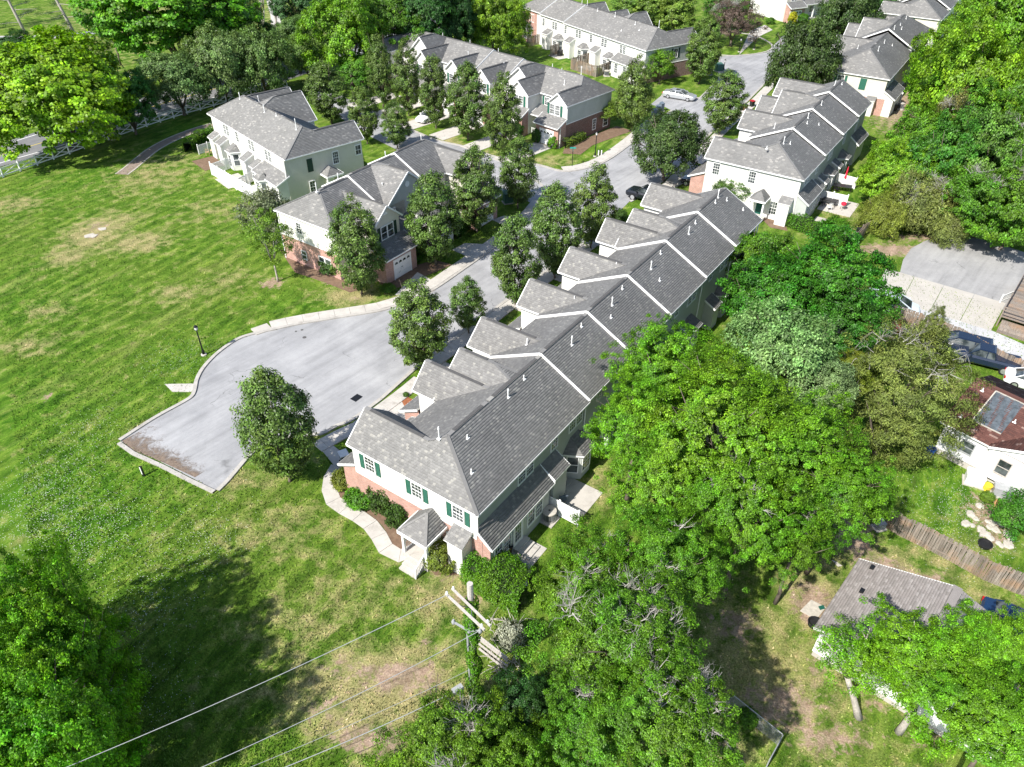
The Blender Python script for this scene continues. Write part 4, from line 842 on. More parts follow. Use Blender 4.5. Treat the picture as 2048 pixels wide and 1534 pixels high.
# ---- second right-hand row, further up
units = [dict(u=(0, 9.2), z=5.7, hN=5.4, wings=[('e', 0, 6, 11.6, 7.3)]), dict(u=(9.2, 18.6), z=5.7, wings=[('g', 11.8, 16.4, 12.3, 7.9)]),
         dict(u=(18.6, 27.6), z=6.3, wings=[('w', 20.2, 27.2, 10.4, 9.3), ('g', 21, 25.2, 12.6, 8.2)]), dict(u=(27.6, 36), z=6.3, hF=4, wings=[('g', 30, 34.5, 12.6, 8.4)])]
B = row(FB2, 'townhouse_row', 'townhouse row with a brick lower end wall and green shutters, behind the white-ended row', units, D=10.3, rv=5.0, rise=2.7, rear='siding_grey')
B.wall('brick').prism([(w0-0.06, -0.1), (w0, -0.1), (w0, 11.3), (w0-0.06, 11.3)], -0.1, 2.6); B.wall('siding_cream').prism([(w0-0.05, w0), (w0, w0), (w0, 11.3), (w0-0.05, 11.3)], 2.7, 5.58); B.trim.box(w0-0.09, w0, w0, 11.3, 2.6, 2.7)
B.window('u', w0-0.05, -1, 7.3, 4.35, 1.1, 1.7, 3, 4, 'shutter_green')
mb = MB(FB2); mb.box(w0-0.1, w0-0.05, 3.3, 4.3, 3.5, 5.2); mb.build('shutter', 'shutter_green', B.root)
mb = MB(FB2); mb.box(-0.9, w0-0.06, 1.2, 2.5, 0, 2.35); mb.build('meter_closet', 'siding_white', B.root); B.plane([(-1.0, 1.1, 2.4), (-1.0, 2.6, 2.4), (0.26, 2.6, 2.8), (0.26, 1.1, 2.8)], 0.08)
B.shed(0.1, 7.6, w0, -1.6, 3.9, 2.8, 'siding_white')
for u in (2, 5): B.window('v', w0, -1, u, 4.8, 0.9, 1.3, 3, 4)
for ui, u, v, h in ((0, 7.2, 4.0, .8), (1, 12.5, 4.2, .6), (1, 14.2, 3.1, .35), (1, 10.8, 7.8, .6), (2, 20.2, 4.4, .7), (2, 23, 3.6, .5), (2, 24.5, 4.2, .4), (3, 30, 4.3, .6)): B.pipe(u, v, units[ui]['z']+(2.7*v/5 if v < 5 else 2.7*(10.3-v)/5.3), h)
B.finish()
# ---- top right building
units = [dict(u=(0, 9), z=5.7, hN=4.5, wings=[('e', 0, 6, 12.2, 7.4)]), dict(u=(9, 18), z=6.2, wings=[('g', 12, 16, 12.6, 8.0)]), dict(u=(18, 30), z=6.6, wings=[])]
B = row(FB3, 'townhouse_row', 'pale townhouse row at the top right corner, partly behind the bright wood', units, D=10.3, rv=5.0, rise=2.7)
B.wall('siding_cream').prism([(w0-0.05, w0), (w0, w0), (w0, 11.9), (w0-0.05, 11.9)], 2.4, 5.58); B.window('u', w0-0.05, -1, 10.6, 4.5, 1.1, 1.4, 3, 4); B.window('u', w0-0.05, -1, 5.9, 4.6, 1.1, 1.5, 3, 4, 'shutter_green')
B.pipe(4, 5.4, 8.4, .7); B.pipe(11, 4.4, 8.5, .7); B.finish()
# ---- top row seen from its gardens
units = [dict(u=(0, 8), z=5.7, hN=3.2, wings=[('e', 0, 4.2, 13.0, 7.5)]), dict(u=(8, 16), z=5.7, wings=[('w', 8.6, 15, 10, 8.8)]), dict(u=(16, 24), z=5.7, wings=[('g', 17.4, 21.5, 12, 7.6)]),
         dict(u=(24, 32), z=5.85, wings=[('g', 24.4, 28.4, 12, 7.8)]), dict(u=(32, 39), z=6.0, hF=3, wings=[])]
B = row(FB4, 'townhouse_row', 'long townhouse row at the top with white bay windows facing wooden privacy fences', units, D=10.2, rv=5.1, rise=2.5, upper_end='siding_grey', loc=(18, 0, 0))
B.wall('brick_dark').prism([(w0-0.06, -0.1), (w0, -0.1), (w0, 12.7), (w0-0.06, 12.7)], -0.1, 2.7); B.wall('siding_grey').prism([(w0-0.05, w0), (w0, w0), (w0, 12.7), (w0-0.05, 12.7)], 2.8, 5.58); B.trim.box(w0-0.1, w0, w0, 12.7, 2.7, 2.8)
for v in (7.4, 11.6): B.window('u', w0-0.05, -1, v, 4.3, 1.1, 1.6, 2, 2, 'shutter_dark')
B.shed(0.6, 7.6, w0, -1.5, 3.8, 2.8, 'siding_white'); B.window('v', -1.25, -1, 3.2, 1.6, 1.0, 1.7, 3, 4, leafs=2); B.window('v', -1.25, -1, 6, 1.6, 1.0, 1.7, 3, 4)
for uc in (9.7, 17.4, 25.4): B.bay(uc, w0, 'siding_white', 2.6, 1.2, zw=2.6)
for u in (12.5, 20.4, 27.9): B.closet(u, u+1.7, w0, 1.3, 'siding_white', 3.6, 2.9)
B.bay(36.0, w0, 'brick', 2.4, 1.0); B.wall('brick').prism([(33.4, w0), (38.6, w0), (38.6, w0-0.05), (33.4, w0-0.05)], -0.1, 5.7)
for u, lf in ((1.5, 0), (3.0, 0)): B.window('v', w0, -1, u, 5.0, 0.4, 0.4, 0, 0)
for u, lf in ((6.4, 2), (11.7, 2), (15.6, 1), (19.5, 2), (23.6, 1), (27.2, 2), (31.0, 1), (35.2, 2)): B.window('v', w0, -1, u, 4.5, 0.85, 1.5, 3, 4, leafs=lf)
for u, v, h in ((3.4, 5.6, 1.2), (8.2, 4.3, .6), (6, 3.4, .3), (14.4, 4.7, .8), (19.6, 4.7, .6), (24.8, 4.9, .9), (30, 4.2, .8), (24, 5.6, 1), (9.4, 2.2, .3)): B.pipe(u, v, 5.7+2.5*v/5.1 if v < 5.1 else 8.1, h)
B.finish()

# ---- centre row facing the side street
units = [dict(u=(0, 6.9), z=5.7, hN=2.8, wings=[('e', 0, 4.6, 11.2, 7.2)]), dict(u=(6.9, 14.6), z=5.7, wings=[('w', 7.2, 14.4, 9.6, 8.7), ('g', 7.0, 11.3, 11.6, 7.5)]),
         dict(u=(14.6, 21), z=5.9, wings=[('g', 14.8, 18.6, 11.6, 7.6)]), dict(u=(21, 28), z=6.1, wings=[('g', 21.2, 25.0, 11.6, 7.8)]), dict(u=(28, 36.4), z=6.1, wings=[('w', 29.4, 36.2, 9.6, 9.2), ('g', 28.4, 32.2, 11.6, 7.9)]),
         dict(u=(36.4, 43), z=6.1, hF=2.8, wings=[('E', 38, 43, 11.4, 7.7)])]
B = row(FB5, 'townhouse_row', 'centre townhouse row with white front gables behind a line of street trees', units, D=8.9, rv=4.35, rise=2.3, loc=(18, 8, 0))
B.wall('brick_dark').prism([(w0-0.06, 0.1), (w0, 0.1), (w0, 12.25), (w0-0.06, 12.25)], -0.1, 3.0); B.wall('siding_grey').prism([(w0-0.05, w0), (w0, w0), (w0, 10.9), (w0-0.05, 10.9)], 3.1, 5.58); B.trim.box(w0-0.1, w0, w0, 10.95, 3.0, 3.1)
B.window('u', w0-0.06, -1, 4.2, 1.5, 0.85, 1.6, 2, 4); B.window('u', w0-0.06, -1, 1.4, 1.2, 1.2, 1.3, 0, 0)
B.downpipe(0.2, 10.85, 3.1, 5.6); B.downpipe(0.2, 12.2, 0, 2.9)
B.shed(0.05, 4.7, 10.9, 13.0, 3.9, 2.95, 'brick', ov=0.4); B.garage_door('v', 12.6, 1, 2.4); B.window('v', 10.91, 1, 2.4, 4.7, 0.95, 1.5, 4, 4, 'shutter_green', leafs=2)
B.shed(4.7, 7.1, 8.6, 11.0, 4.0, 3.1, 'siding_white', walls=False); B.window('v', 8.58, 1, 5.9, 4.6, 0.95, 1.2, 3, 4, 'shutter_green'); B.door('v', 8.58, 1, 6.2, 0.2, 1, 2.1, 'door_green', False)
mb = MB(FB5); mb.box(4.9, 5.05, 10.7, 10.85, 0, 3.0); mb.build('porch_post', 'trim_white', B.root)
railing(FB5, (4.9, 10.78), (6.9, 10.78), 0.1, 1.0, B.root)
B.window('v', 11.31, 1, 9.15, 4.7, 0.95, 1.5, 3, 4, 'shutter_green', leafs=2)
for a in (14.8, 21.2, 28.4): B.window('v', 11.31, 1, a+1.9, 4.9, 0.95, 1.5, 3, 4, 'shutter_green', leafs=2)
for a, wd in ((7.0, 4.3), (14.8, 3.8), (21.2, 3.8), (28.4, 3.8), (38.6, 4.2)): B.shed(a, a+wd, 11.3, 13.1, 3.9, 2.95, 'brick', ov=0.4); B.garage_door('v', 12.7, 1, a+wd/2)
for ui, u, v, h in ((0, 3.2, 4.3, 1.3), (0, 4.4, 6.6, .7), (1, 8.8, 4.2, .6), (2, 16.6, 6.6, .7), (2, 20, 4.3, .6), (3, 24.5, 6.6, .7), (3, 26.5, 4.2, .6), (4, 33, 4.2, .6), (5, 41, 4.4, .8), (1, 7.2, 3.9, .4), (5, 42.2, 7.6, .8)): B.pipe(u, v, units[ui]['z']+(2.3*v/4.35 if v < 4.35 else 2.3*(8.9-v)/4.55), h)
B.finish()

# ---- left building seen from its gardens
units = [dict(u=(0, 7.4), z=5.7, hN=2.7, wings=[('e', 0, 4.2, 11.1, 7.5)]), dict(u=(7.4, 14.8), z=5.7, wings=[('w', 10.2, 17.0, 10.2, 8.7)]), dict(u=(14.8, 22.1), z=5.7, hF=3.4, wings=[('g', 17.4, 21.6, 11.4, 7.6)])]
B = row(FB6, 'townhouse_row', 'left townhouse block with white garden wall, bays and white privacy fence on the lawn', units, D=8.7, rv=4.2, rise=2.35, loc=(11, 0, 0))
B.wall('siding_cream').prism([(w0-0.06, w0-0.3), (w0, w0-0.3), (w0, 10.8), (w0-0.06, 10.8)], -0.1, 5.58)
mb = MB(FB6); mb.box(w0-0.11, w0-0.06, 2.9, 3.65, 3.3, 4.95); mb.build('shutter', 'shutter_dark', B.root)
B.window('u', w0-0.06, -1, 3.2, 1.35, 0.85, 1.6, 2, 4); B.window('u', w0-0.06, -1, 6.9, 4.2, 0.9, 1.6, 3, 4); B.window('u', w0-0.06, -1, 10.2, 4.4, 0.9, 1.3, 2, 2)
B.plane([(-1.4, 4.5, 2.75), (-1.4, 6.8, 2.75), (-0.4, 5.65, 3.5)], 0.1); B.plane([(-1.4, 4.5, 2.75), (0.26, 4.5, 2.75), (0.26, 5.65, 3.5), (-0.4, 5.65, 3.5)], 0.1); B.plane([(-1.4, 6.8, 2.75), (0.26, 6.8, 2.75), (0.26, 5.65, 3.5), (-0.4, 5.65, 3.5)], 0.1)
for p, q in (((-1.4, 4.5), (-1.4, 6.8)), ((-1.4, 4.5), (0.2, 4.5)), ((-1.4, 6.8), (0.2, 6.8))): B.trim.bar((*p, 2.68), (*q, 2.68), 0.16, 0.2)
for v in (4.65, 6.65): mb = MB(FB6); mb.box(-1.3, -1.14, v-0.08, v+0.08, 0, 2.6); mb.build('porch_post', 'trim_white', B.root)
B.door('u', w0-0.06, -1, 5.7, 0.15, 0.9, 2.05, 'trim_white', False)
B.shed(0.1, 6.8, w0, -1.6, 3.6, 2.75, 'siding_white'); B.bay(4.2, -1.35, 'siding_white', 2.2, 0.8, zw=2.6, roof_h=0.7); B.window('v', -1.35, -1, 1.6, 1.5, 0.9, 1.4, 3, 4)
B.closet(9.9, 11.2, w0, 1.3, 'siding_white', 3.5, 2.8); B.bay(8.2, w0, 'siding_white', 2.2, 1.1); B.closet(17.3, 18.6, w0, 1.3, 'siding_white', 3.5, 2.8); B.bay(15.3, w0, 'siding_white', 2.2, 1.1, door=True); B.closet(20.0, 21.4, w0, 1.1, 'siding_white', 3.4, 2.8)
for u, lf in ((5.2, 2), (9.8, 2), (13.9, 1), (17.2, 2)): B.window('v', w0, -1, u, 4.6, 0.85, 1.5, 3, 4, leafs=lf)
for u in (1.5, 3.1): B.window('v', w0, -1, u, 5.1, 0.35, 0.3, 0, 0)
B.downpipe(0.25, -0.1, 3.2, 5.6)
for u, v, h in ((3.0, 3.6, 1.4), (11.4, 3.6, 1.0), (18.5, 3.6, .9), (8.7, 3.9, .4), (14, 6.2, .9), (17, 5.5, .8)): B.pipe(u, v, 5.7+2.35*(v/4.2 if v < 4.2 else (8.7-v)/4.5), h)
B.finish()

# ---- middle left building across from the main row
units = [dict(u=(0, 6.9), z=5.7, hN=2.7, wings=[('g', 2.7, 7.1, 11.75, 7.5, 'siding_cream')]), dict(u=(6.9, 14.2), z=5.9, wings=[('w', 7.3, 14.3, 9.5, 8.6, 'siding_grey')]), dict(u=(14.2, 23.3), z=6.1, hF=3.9, wings=[('g', 17.6, 22, 11.5, 7.9, 'siding_cream')])]
B = row(FB7, 'townhouse_row', 'townhouse block behind the cul-de-sac trees, grey gable over a shaded entry', units, D=9.0, rv=4.4, rise=2.35, loc=(12, 6, 0))
B.wall('brick').prism([(w0-0.06, 0.1), (w0, 0.1), (w0, 8.7), (w0-0.06, 8.7)], -0.1, 2.9); B.wall('siding_white').prism([(w0-0.05, w0), (w0, w0), (w0, 8.68), (w0-0.05, 8.68)], 3.0, 5.58); B.trim.box(w0-0.1, w0, w0, 8.72, 2.9, 3.0)
B.window('u', w0-0.05, -1, 3.3, 4.4, 0.8, 1.3, 2, 4); B.window('u', w0-0.06, -1, 3.4, 1.3, 0.8, 1.0, 0, 0); B.window('u', w0-0.06, -1, 6.6, 1.4, 0.9, 1.2, 0, 0, leafs=2); B.downpipe(0.2, 0.25, 0, 5.6)
B.window('v', 11.46, 1, 4.9, 4.6, 0.95, 1.5, 0, 0, 'shutter_dark', leafs=2)
B.shed(2.2, 7.3, 11.45, 13.6, 3.85, 2.9, 'brick', ov=0.4); B.garage_door('v', 13.2, 1, 4.9); B.shed(7.3, 10.6, 8.68, 11.8, 4.2, 3.2, 'siding_white', walls=False); B.body(7.4, 10.2, 8.68, 9.2, 3, 5.6, 'siding_cream')
B.window('v', 9.21, 1, 8.3, 4.6, 0.7, 1.4, 0, 0); B.shed(10.6, 14.3, 9.2, 13, 4.4, 3.2, 'siding_white', ov=0.4); B.window('v', 12.6, 1, 12.3, 1.5, 0.9, 1.5, 3, 4, leafs=2)
B.shed(17.4, 22.2, 11.2, 13.4, 3.9, 2.95, 'brick', ov=0.4); B.garage_door('v', 13.0, 1, 19.8)
for u, v, h in ((2.2, 4.7, 1.0), (8.9, 7.4, .8), (6.4, 3.4, .7), (13.6, 3.6, .8), (19.3, 4.0, .9)): B.pipe(u, v, 5.9+2.35*(v/4.4 if v < 4.4 else (9-v)/4.6), h)
# round vent on the grey gable
mb = MB(FB7); mb.tube([(10.8, 9.2, 7.15), (10.8, 9.26, 7.15)], 0.32, 16); mb.build('gable_vent', 'trim_white', B.root)
B.finish()

# ---- house at the top centre right
FB8 = Frame(at(1640, 30), 207); B = Bld(FB8, 'house', 'white house at the very top with arched-window garage door and yellow shrub beside it', 'house')
B.body(0, 13, -10, 0, 0, 5.6, 'siding_white'); B.body(8.5, 13, 0, 1.6, 0, 5.6, 'siding_cream'); B.shed(8.3, 13.2, 1.6, 3.6, 4.1, 3.1, 'brick', ov=0.5); B.garage_door('v', 3.1, 1, 11.2, 3.4, 2.3)
B.shed(0.5, 8.2, 0, 2.6, 4.3, 3.3, 'siding_white', walls=False); B.window('v', 1.6, 1, 10.9, 4.7, 0.9, 1.2, 2, 2, leafs=2)
for u in (3.5, 4.4): B.window('v', 0, 1, u, 4.8, 0.8, 1.1, 2, 2)
B.door('v', 0, 1, 6.8, 0.3, 1, 2.1, 'door_green', False); B.window('v', 0, 1, 3.2, 1.6, 1.4, 1.5, 2, 2)
B.plane([(-0.4, 0.4, 5.7), (13.4, 0.4, 5.7), (13.4, -5, 8.2), (-0.4, -5, 8.2)]); B.plane([(-0.4, -10.4, 5.7), (13.4, -10.4, 5.7), (13.4, -5, 8.2), (-0.4, -5, 8.2)])
for u in (0.7, 4.9, 8.0): mb = MB(FB8); mb.box(u-0.12, u+0.12, 2.1, 2.34, 0, 3.2); mb.build('porch_post', 'trim_white', B.root)
B.wall('brick_dark').prism([(-0.05, -9), (0, -9), (0, -0.1), (-0.05, -0.1)], 0, 2.8); mb = MB(FB8); mb.box(0.5, 8.2, 0, 2.4, -0.05, 0.3); mb.build('porch_floor', 'concrete', B.root); B.finish()

# ---- white bungalow with the brown roof (right edge)
p0 = at(1866, 905); p1 = at(2046, 1001); FB9 = Frame(p0.xy, math.degrees(atan2(p1.y-p0.y, p1.x-p0.x)))
B = Bld(FB9, 'bungalow', 'white bungalow with brown shingle roof and a dark tarp on it, at the right edge', 'house', (0.3, 0.16), 'shingle_brown')
B.body(0, 14, 0.1, 8, -0.05, 0.62, 'concrete'); B.body(-0.05, 14, 0, 8.1, 0.62, 3.1, 'wall_white')
B.plane([(-0.4, -0.35, 3.15), (14, -0.35, 3.15), (14, 4.1, 5.0), (-0.4, 4.1, 5.0)]); B.plane([(-0.4, 8.5, 3.15), (14, 8.5, 3.15), (14, 4.1, 5.0), (-0.4, 4.1, 5.0)])
B.plane([(5.0, -0.75, 3.2), (5.0, 3.6, 3.2), (7.9, 4.0, 5.02), (7.9, -0.75, 4.75)][::1]) if False else None
mb = B.wall('wall_white'); 
for e_ in (3.2, 9.6): B.plane([(e_, -0.6, 3.25), (e_, 0.1, 3.25), (6.4, 3.6, 4.72), (6.4, -0.6, 4.72)], 0.1); B.rake((e_, -0.6, 3.25), (6.4, -0.6, 4.72), 0.08)
mb.prism([(3.3, -0.35), (9.5, -0.35), (9.5, 0), (3.3, 0)], 0.62, 3.15); mb.face([(3.3, -0.35, 3.15), (9.5, -0.35, 3.15), (6.4, -0.35, 4.6)])
for u, z in ((1.9, 1.9), ): B.window('v', 0, -1, u, z, 1.0, 1.1, 0, 0, frame='grey_metal')
for u in (4.6, 7.7): B.window('v', -0.35, -1, u, 2.0, 0.95, 1.35, 0, 0, frame='wood_pole')
B.ridge((-0.4, 4.1, 5.0), (14, 4.1, 5.0), 0.3, False)
mb = MB(FB9); mb.lathe((6.6, 2.0, 4.1), [(0.1, 0), (0.1, 0.45), (0.28, 0.45), (0.28, 0.6), (0.05, 0.68)], 12); mb.build('roof_vent', 'stone_pale', B.root)
# tarp
mb = MB(FB9); sl = (5.0-3.15)/4.45; nu, nv = 16, 14
def tz(u, v): return 3.15+(v+0.35)*sl+0.04+0.02*sin(u*9+v*2)+0.012*sin(u*23+v)
for i in range(nu):
    for j in range(nv):
        q = [(1.3+(i+a)*2.0/nu, 0.9+(j+b)*2.9/nv) for a, b in ((0, 0), (1, 0), (1, 1), (0, 1))]; mb.face([(x, y, tz(x, y)) for x, y in q])
mb.build('tarp', 'tarp', B.root)
mb = MB(FB9); mb.bar((1.25, 0.85, tz(1.25, .85)), (1.25, 3.8, tz(1.25, 3.8)), 0.09, 0.06); mb.bar((1.25, 0.85, tz(1.25, .85)), (3.3, 0.85, tz(3.3, .85)), 0.09, 0.06); mb.bar((1.25, 3.82, tz(1.25, 3.82)), (3.35, 3.82, tz(3.3, 3.82)), 0.09, 0.06); mb.build('batten', 'stone_pale', B.root)
for u, v in ((0.5, 3.4), (0.5, 0.7), (3.5, 2.2)): B.pipe(u, v, 3.15+(v+0.35)*sl, 0.25)
B.finish()

# ---- garage with the warm grey roof (bottom right)
FB10 = Frame((17.35, 25.24), 48.7, True)    # u away from the camera along the eave, v to the right
B = Bld(FB10, 'outbuilding', 'white outbuilding with a warm grey shingle roof below the picket fence, bottom right', 'outbuilding', (0.30, 0.15), 'shingle_warm')
B.plane([(0, 0, 2.8), (6.6, 0, 2.8), (6.6, 5.2, 4.6), (0, 5.2, 4.6)]); B.plane([(0, 10.4, 2.8), (6.6, 10.4, 2.8), (6.6, 5.2, 4.6), (0, 5.2, 4.6)])
B.body(0.35, 6.3, 0.35, 10.05, 0.45, 2.68, 'wall_white'); B.body(0.40, 6.25, 0.4, 10.0, -0.05, 0.45, 'concrete_new'); mb = B.wall('wall_white'); mb.face([(0.36, 0.4, 2.68), (0.36, 10, 2.68), (0.36, 5.2, 4.42)]); mb.face([(6.29, 0.4, 2.68), (6.29, 10, 2.68), (6.29, 5.2, 4.42)])
B.ridge((0, 5.2, 4.6), (6.6, 5.2, 4.6), 0.5, False); B.cap.bar((0.3, 5.0, 4.66), (6.2, 5.0, 4.66), 0.03, 0.03, 1); B.cap.bar((0.3, 5.5, 4.62), (6.2, 5.5, 4.62), 0.03, 0.03, 1)
for e_ in ((0, 0), (6.6, 0)): B.rake((e_[0], 0, 2.8), (e_[0], 5.2, 4.6), 0.06)
for u, v in ((6.1, 0.9), (3.9, 1.1)): mb = MB(FB10); mb.box(u-0.15, u+0.15, v-0.12, v+0.12, 2.8+v*0.346, 2.98+v*0.346); mb.build('roof_vent', 'black_metal', B.root)
B.finish()

# ------------------------------------------------------------------ vegetation
def leaves_mesh(name, C, Nrm, size, asp=0.55, mat='leaf', jitter=0.6, seed=0, tone=None):
    """C (n,3) leaf centres, Nrm (n,3) leaf normals -> kite shaped leaves"""
    r = np.random.default_rng(seed); n = len(C); N = Nrm+r.normal(0, jitter, (n, 3)); N /= np.linalg.norm(N, axis=1, keepdims=True)
    A = r.normal(0, 1, (n, 3)); A -= (A*N).sum(1, keepdims=True)*N; A /= np.linalg.norm(A, axis=1, keepdims=True); Bv = np.cross(N, A)
    s = (size*r.uniform(0.65, 1.35, n))[:, None]; fold = N*s*0.12
    T = np.stack([C-A*s*0.5, C+Bv*s*asp*0.5-A*s*0.05+fold, C+A*s*0.5, C-Bv*s*asp*0.5-A*s*0.05+fold], 1)
    V = T.reshape(-1, 3); Fq = np.arange(4*n).reshape(-1, 4)
    me = bpy.data.meshes.new(name); me.vertices.add(4*n); me.vertices.foreach_set('co', V.astype(np.float32).ravel()); me.loops.add(4*n); me.loops.foreach_set('vertex_index', Fq.astype(np.int32).ravel())
    me.polygons.add(n); me.polygons.foreach_set('loop_start', np.arange(0, 4*n, 4, dtype=np.int32))
    try: me.polygons.foreach_set('loop_total', np.full(n, 4, dtype=np.int32))
    except Exception: pass
    me.materials.append(M[mat]); me.update(calc_edges=True); me.attributes.new('tone', 'FLOAT', 'FACE').data.foreach_set('value', (np.ones(n) if tone is None else tone).astype(np.float32)); return me
def lump(D, seed, f=2.2):
    r = np.random.default_rng(seed); o = np.zeros(len(D))
    for k in range(9):
        w = r.normal(0, 1, 3); w /= np.linalg.norm(w); o += np.sin(D@w*f*r.uniform(0.8, 2.6)*1.6+r.uniform(0, 6.28))
    return o/4.5
def crown_pts(kind, R, Hh, clumps, per, seed, rc=0.14, shell=0.75, rough=0.2, flat=0.6, droop=0.0):
    """crown of radius R and height Hh standing on z=0"""
    r = np.random.default_rng(seed)
    D = r.normal(0, 1, (clumps, 3)); D /= np.linalg.norm(D, axis=1, keepdims=True)
    if kind == 'round': D[:, 2] = np.where(D[:, 2] < -0.7, -D[:, 2]*0.6, D[:, 2])
    lm = 1+rough*lump(D, seed+5); rad = np.where(r.random(clumps) < shell, r.uniform(0.82, 1.0, clumps), r.uniform(0.35, 0.85, clumps))*lm
    P = D*rad[:, None]
    z = P[:, 2]
    if kind == 'ovoid':
        t = (z+1)/2; prof = np.where(t < 0.42, 0.62+0.38*(t/0.42), 1-0.34*((np.clip(t, .42, 2)-0.42)/0.58)**1.6); ph = np.arctan2(P[:, 1], P[:, 0]); rr = np.minimum(np.hypot(P[:, 0], P[:, 1])*1.18, 1.05*lm)*prof; P = np.stack([rr*np.cos(ph), rr*np.sin(ph), z], 1)
    elif kind == 'cone':
        t = np.clip((z+1)/2, 0, 1); q = (1-t)**0.8*0.95+0.08; ph = np.arctan2(P[:, 1], P[:, 0]); rr = q*r.uniform(0.6, 1.05, clumps)*lm; P = np.stack([rr*np.cos(ph), rr*np.sin(ph), z], 1)
    ctr = P*np.array([R, R, Hh/2])+np.array([0, 0, Hh/2])
    k = np.repeat(np.arange(clumps), per); n = len(k); o = r.normal(0, 1, (n, 3)); o /= np.linalg.norm(o, axis=1, keepdims=True); o *= (r.random(n)**0.45)[:, None]
    crc = rc*R*r.uniform(0.65, 1.35, clumps)
    o[:, 2] = o[:, 2]*flat
    L = ctr[k]+o*crc[k][:, None]
    if droop: L[:, 2] -= droop*np.hypot(o[:, 0], o[:, 1])**2*crc[k]
    out = D[k]*np.array([1, 1, 0.7])+np.array([0, 0, 0.75])+o*0.5
    return L, out, r.choice([0.72, 0.88, 1.0, 1.0, 1.15, 1.4], clumps)[k]
VAR = {}
def variant(nm, kind, R, Hh, clumps, per, leaf, seed, mat='leaf', **k):
    asp = k.pop('asp', 0.6); L, N, tn = crown_pts(kind, R, Hh, clumps, per, seed, **k); VAR[nm] = (leaves_mesh('crown', L, N, leaf, asp, mat, 0.6, seed, tn), R, Hh)
for i in range(4): variant('pear%d' % i, 'ovoid', 2.1, 6.4, 270, 90, 0.155, 11+i, 'leaf_glossy', rc=0.21, rough=0.12+0.06*(i % 3))
for i in range(4): variant('broad%d' % i, 'round', 5, 7.5, 520, 95, 0.22, 31+i, rc=0.115, rough=0.42, flat=0.6, asp=0.6)
for i in range(3): variant('near%d' % i, 'round', 5, 7.5, 820, 100, 0.17, 51+i, rc=0.088, rough=0.5, flat=0.62, asp=0.5, shell=0.7)
for i in range(2): variant('pale%d' % i, 'round', 4, 5.5, 380, 85, 0.19, 71+i, rc=0.14, rough=0.22, flat=0.7)
variant('maple', 'round', 5.5, 8.5, 800, 80, 0.23, 81, rc=0.10, rough=0.28, flat=0.5, asp=0.75)
variant('cedar', 'ovoid', 4, 8, 620, 90, 0.17, 91, 'needle', rc=0.13, rough=0.25, flat=0.5, asp=0.25)
variant('sparse0', 'round', 4, 5.5, 230, 60, 0.17, 95, rc=0.14, rough=0.35, shell=0.55)
variant('small', 'round', 1.8, 3.2, 130, 70, 0.13, 97, rc=0.22, rough=0.2)
variant('thin', 'ovoid', 2.0, 5.0, 130, 55, 0.15, 99, rc=0.22, rough=0.3, shell=0.6)
variant('bamboo', 'round', 3, 4, 420, 70, 0.24, 101, rc=0.16, rough=0.4, flat=0.9, asp=0.22, droop=0.5)
variant('bush0', 'round', 1, 1.35, 130, 60, 0.11, 111, rc=0.24, rough=0.07, shell=0.95); variant('bush1', 'round', 1, 1.3, 110, 60, 0.12, 112, rc=0.26, rough=0.16, shell=0.9)
variant('ball', 'round', 1, 1.7, 170, 55, 0.095, 113, rc=0.2, rough=0.03, shell=1.0)

def limbs(mb, H, zc, R, r0, n, seed, up=0.6, fork=None, lean=(0, 0)):
    rr = random.Random(seed); x = y = 0; pts = [(0, 0, -0.1)]; rad = [r0*1.25]; zf = fork if fork else zc*0.9
    for k in range(1, 5): t = k/4; pts.append((lean[0]*t+rr.uniform(-.06, .06)*H*0.1, lean[1]*t+rr.uniform(-.06, .06)*H*0.1, zf*t)); rad.append(r0*(1-0.3*t))
    mb.tube(pts, rad, 8); bx_, by_, bz = pts[-1]
    for k in range(n):
        a = 2*pi*k/n+rr.uniform(-.4, .4); d = R*rr.uniform(0.5, 0.88); zt = zc+(H-zc)*rr.uniform(0.15, up+0.25); P = [(bx_, by_, bz-0.1)]
        for t in (0.35, 0.7, 1.0): P.append((bx_+cos(a)*d*t+rr.uniform(-.1, .1)*d, by_+sin(a)*d*t+rr.uniform(-.1, .1)*d, bz+(zt-bz)*t**0.8+rr.uniform(-.05, .05)*R))
        mb.tube(P, [r0*0.55, r0*0.4, r0*0.22, r0*0.06], 5)
        for t in (1, 2):
            q = P[t]; b_ = a+rr.uniform(-1.2, 1.2); mb.tube([q, (q[0]+cos(b_)*d*0.3, q[1]+sin(b_)*d*0.3, q[2]+R*0.18), (q[0]+cos(b_)*d*0.5, q[1]+sin(b_)*d*0.5, q[2]+R*0.3)], [r0*0.2, r0*0.12, r0*0.03], 4, cap=False)
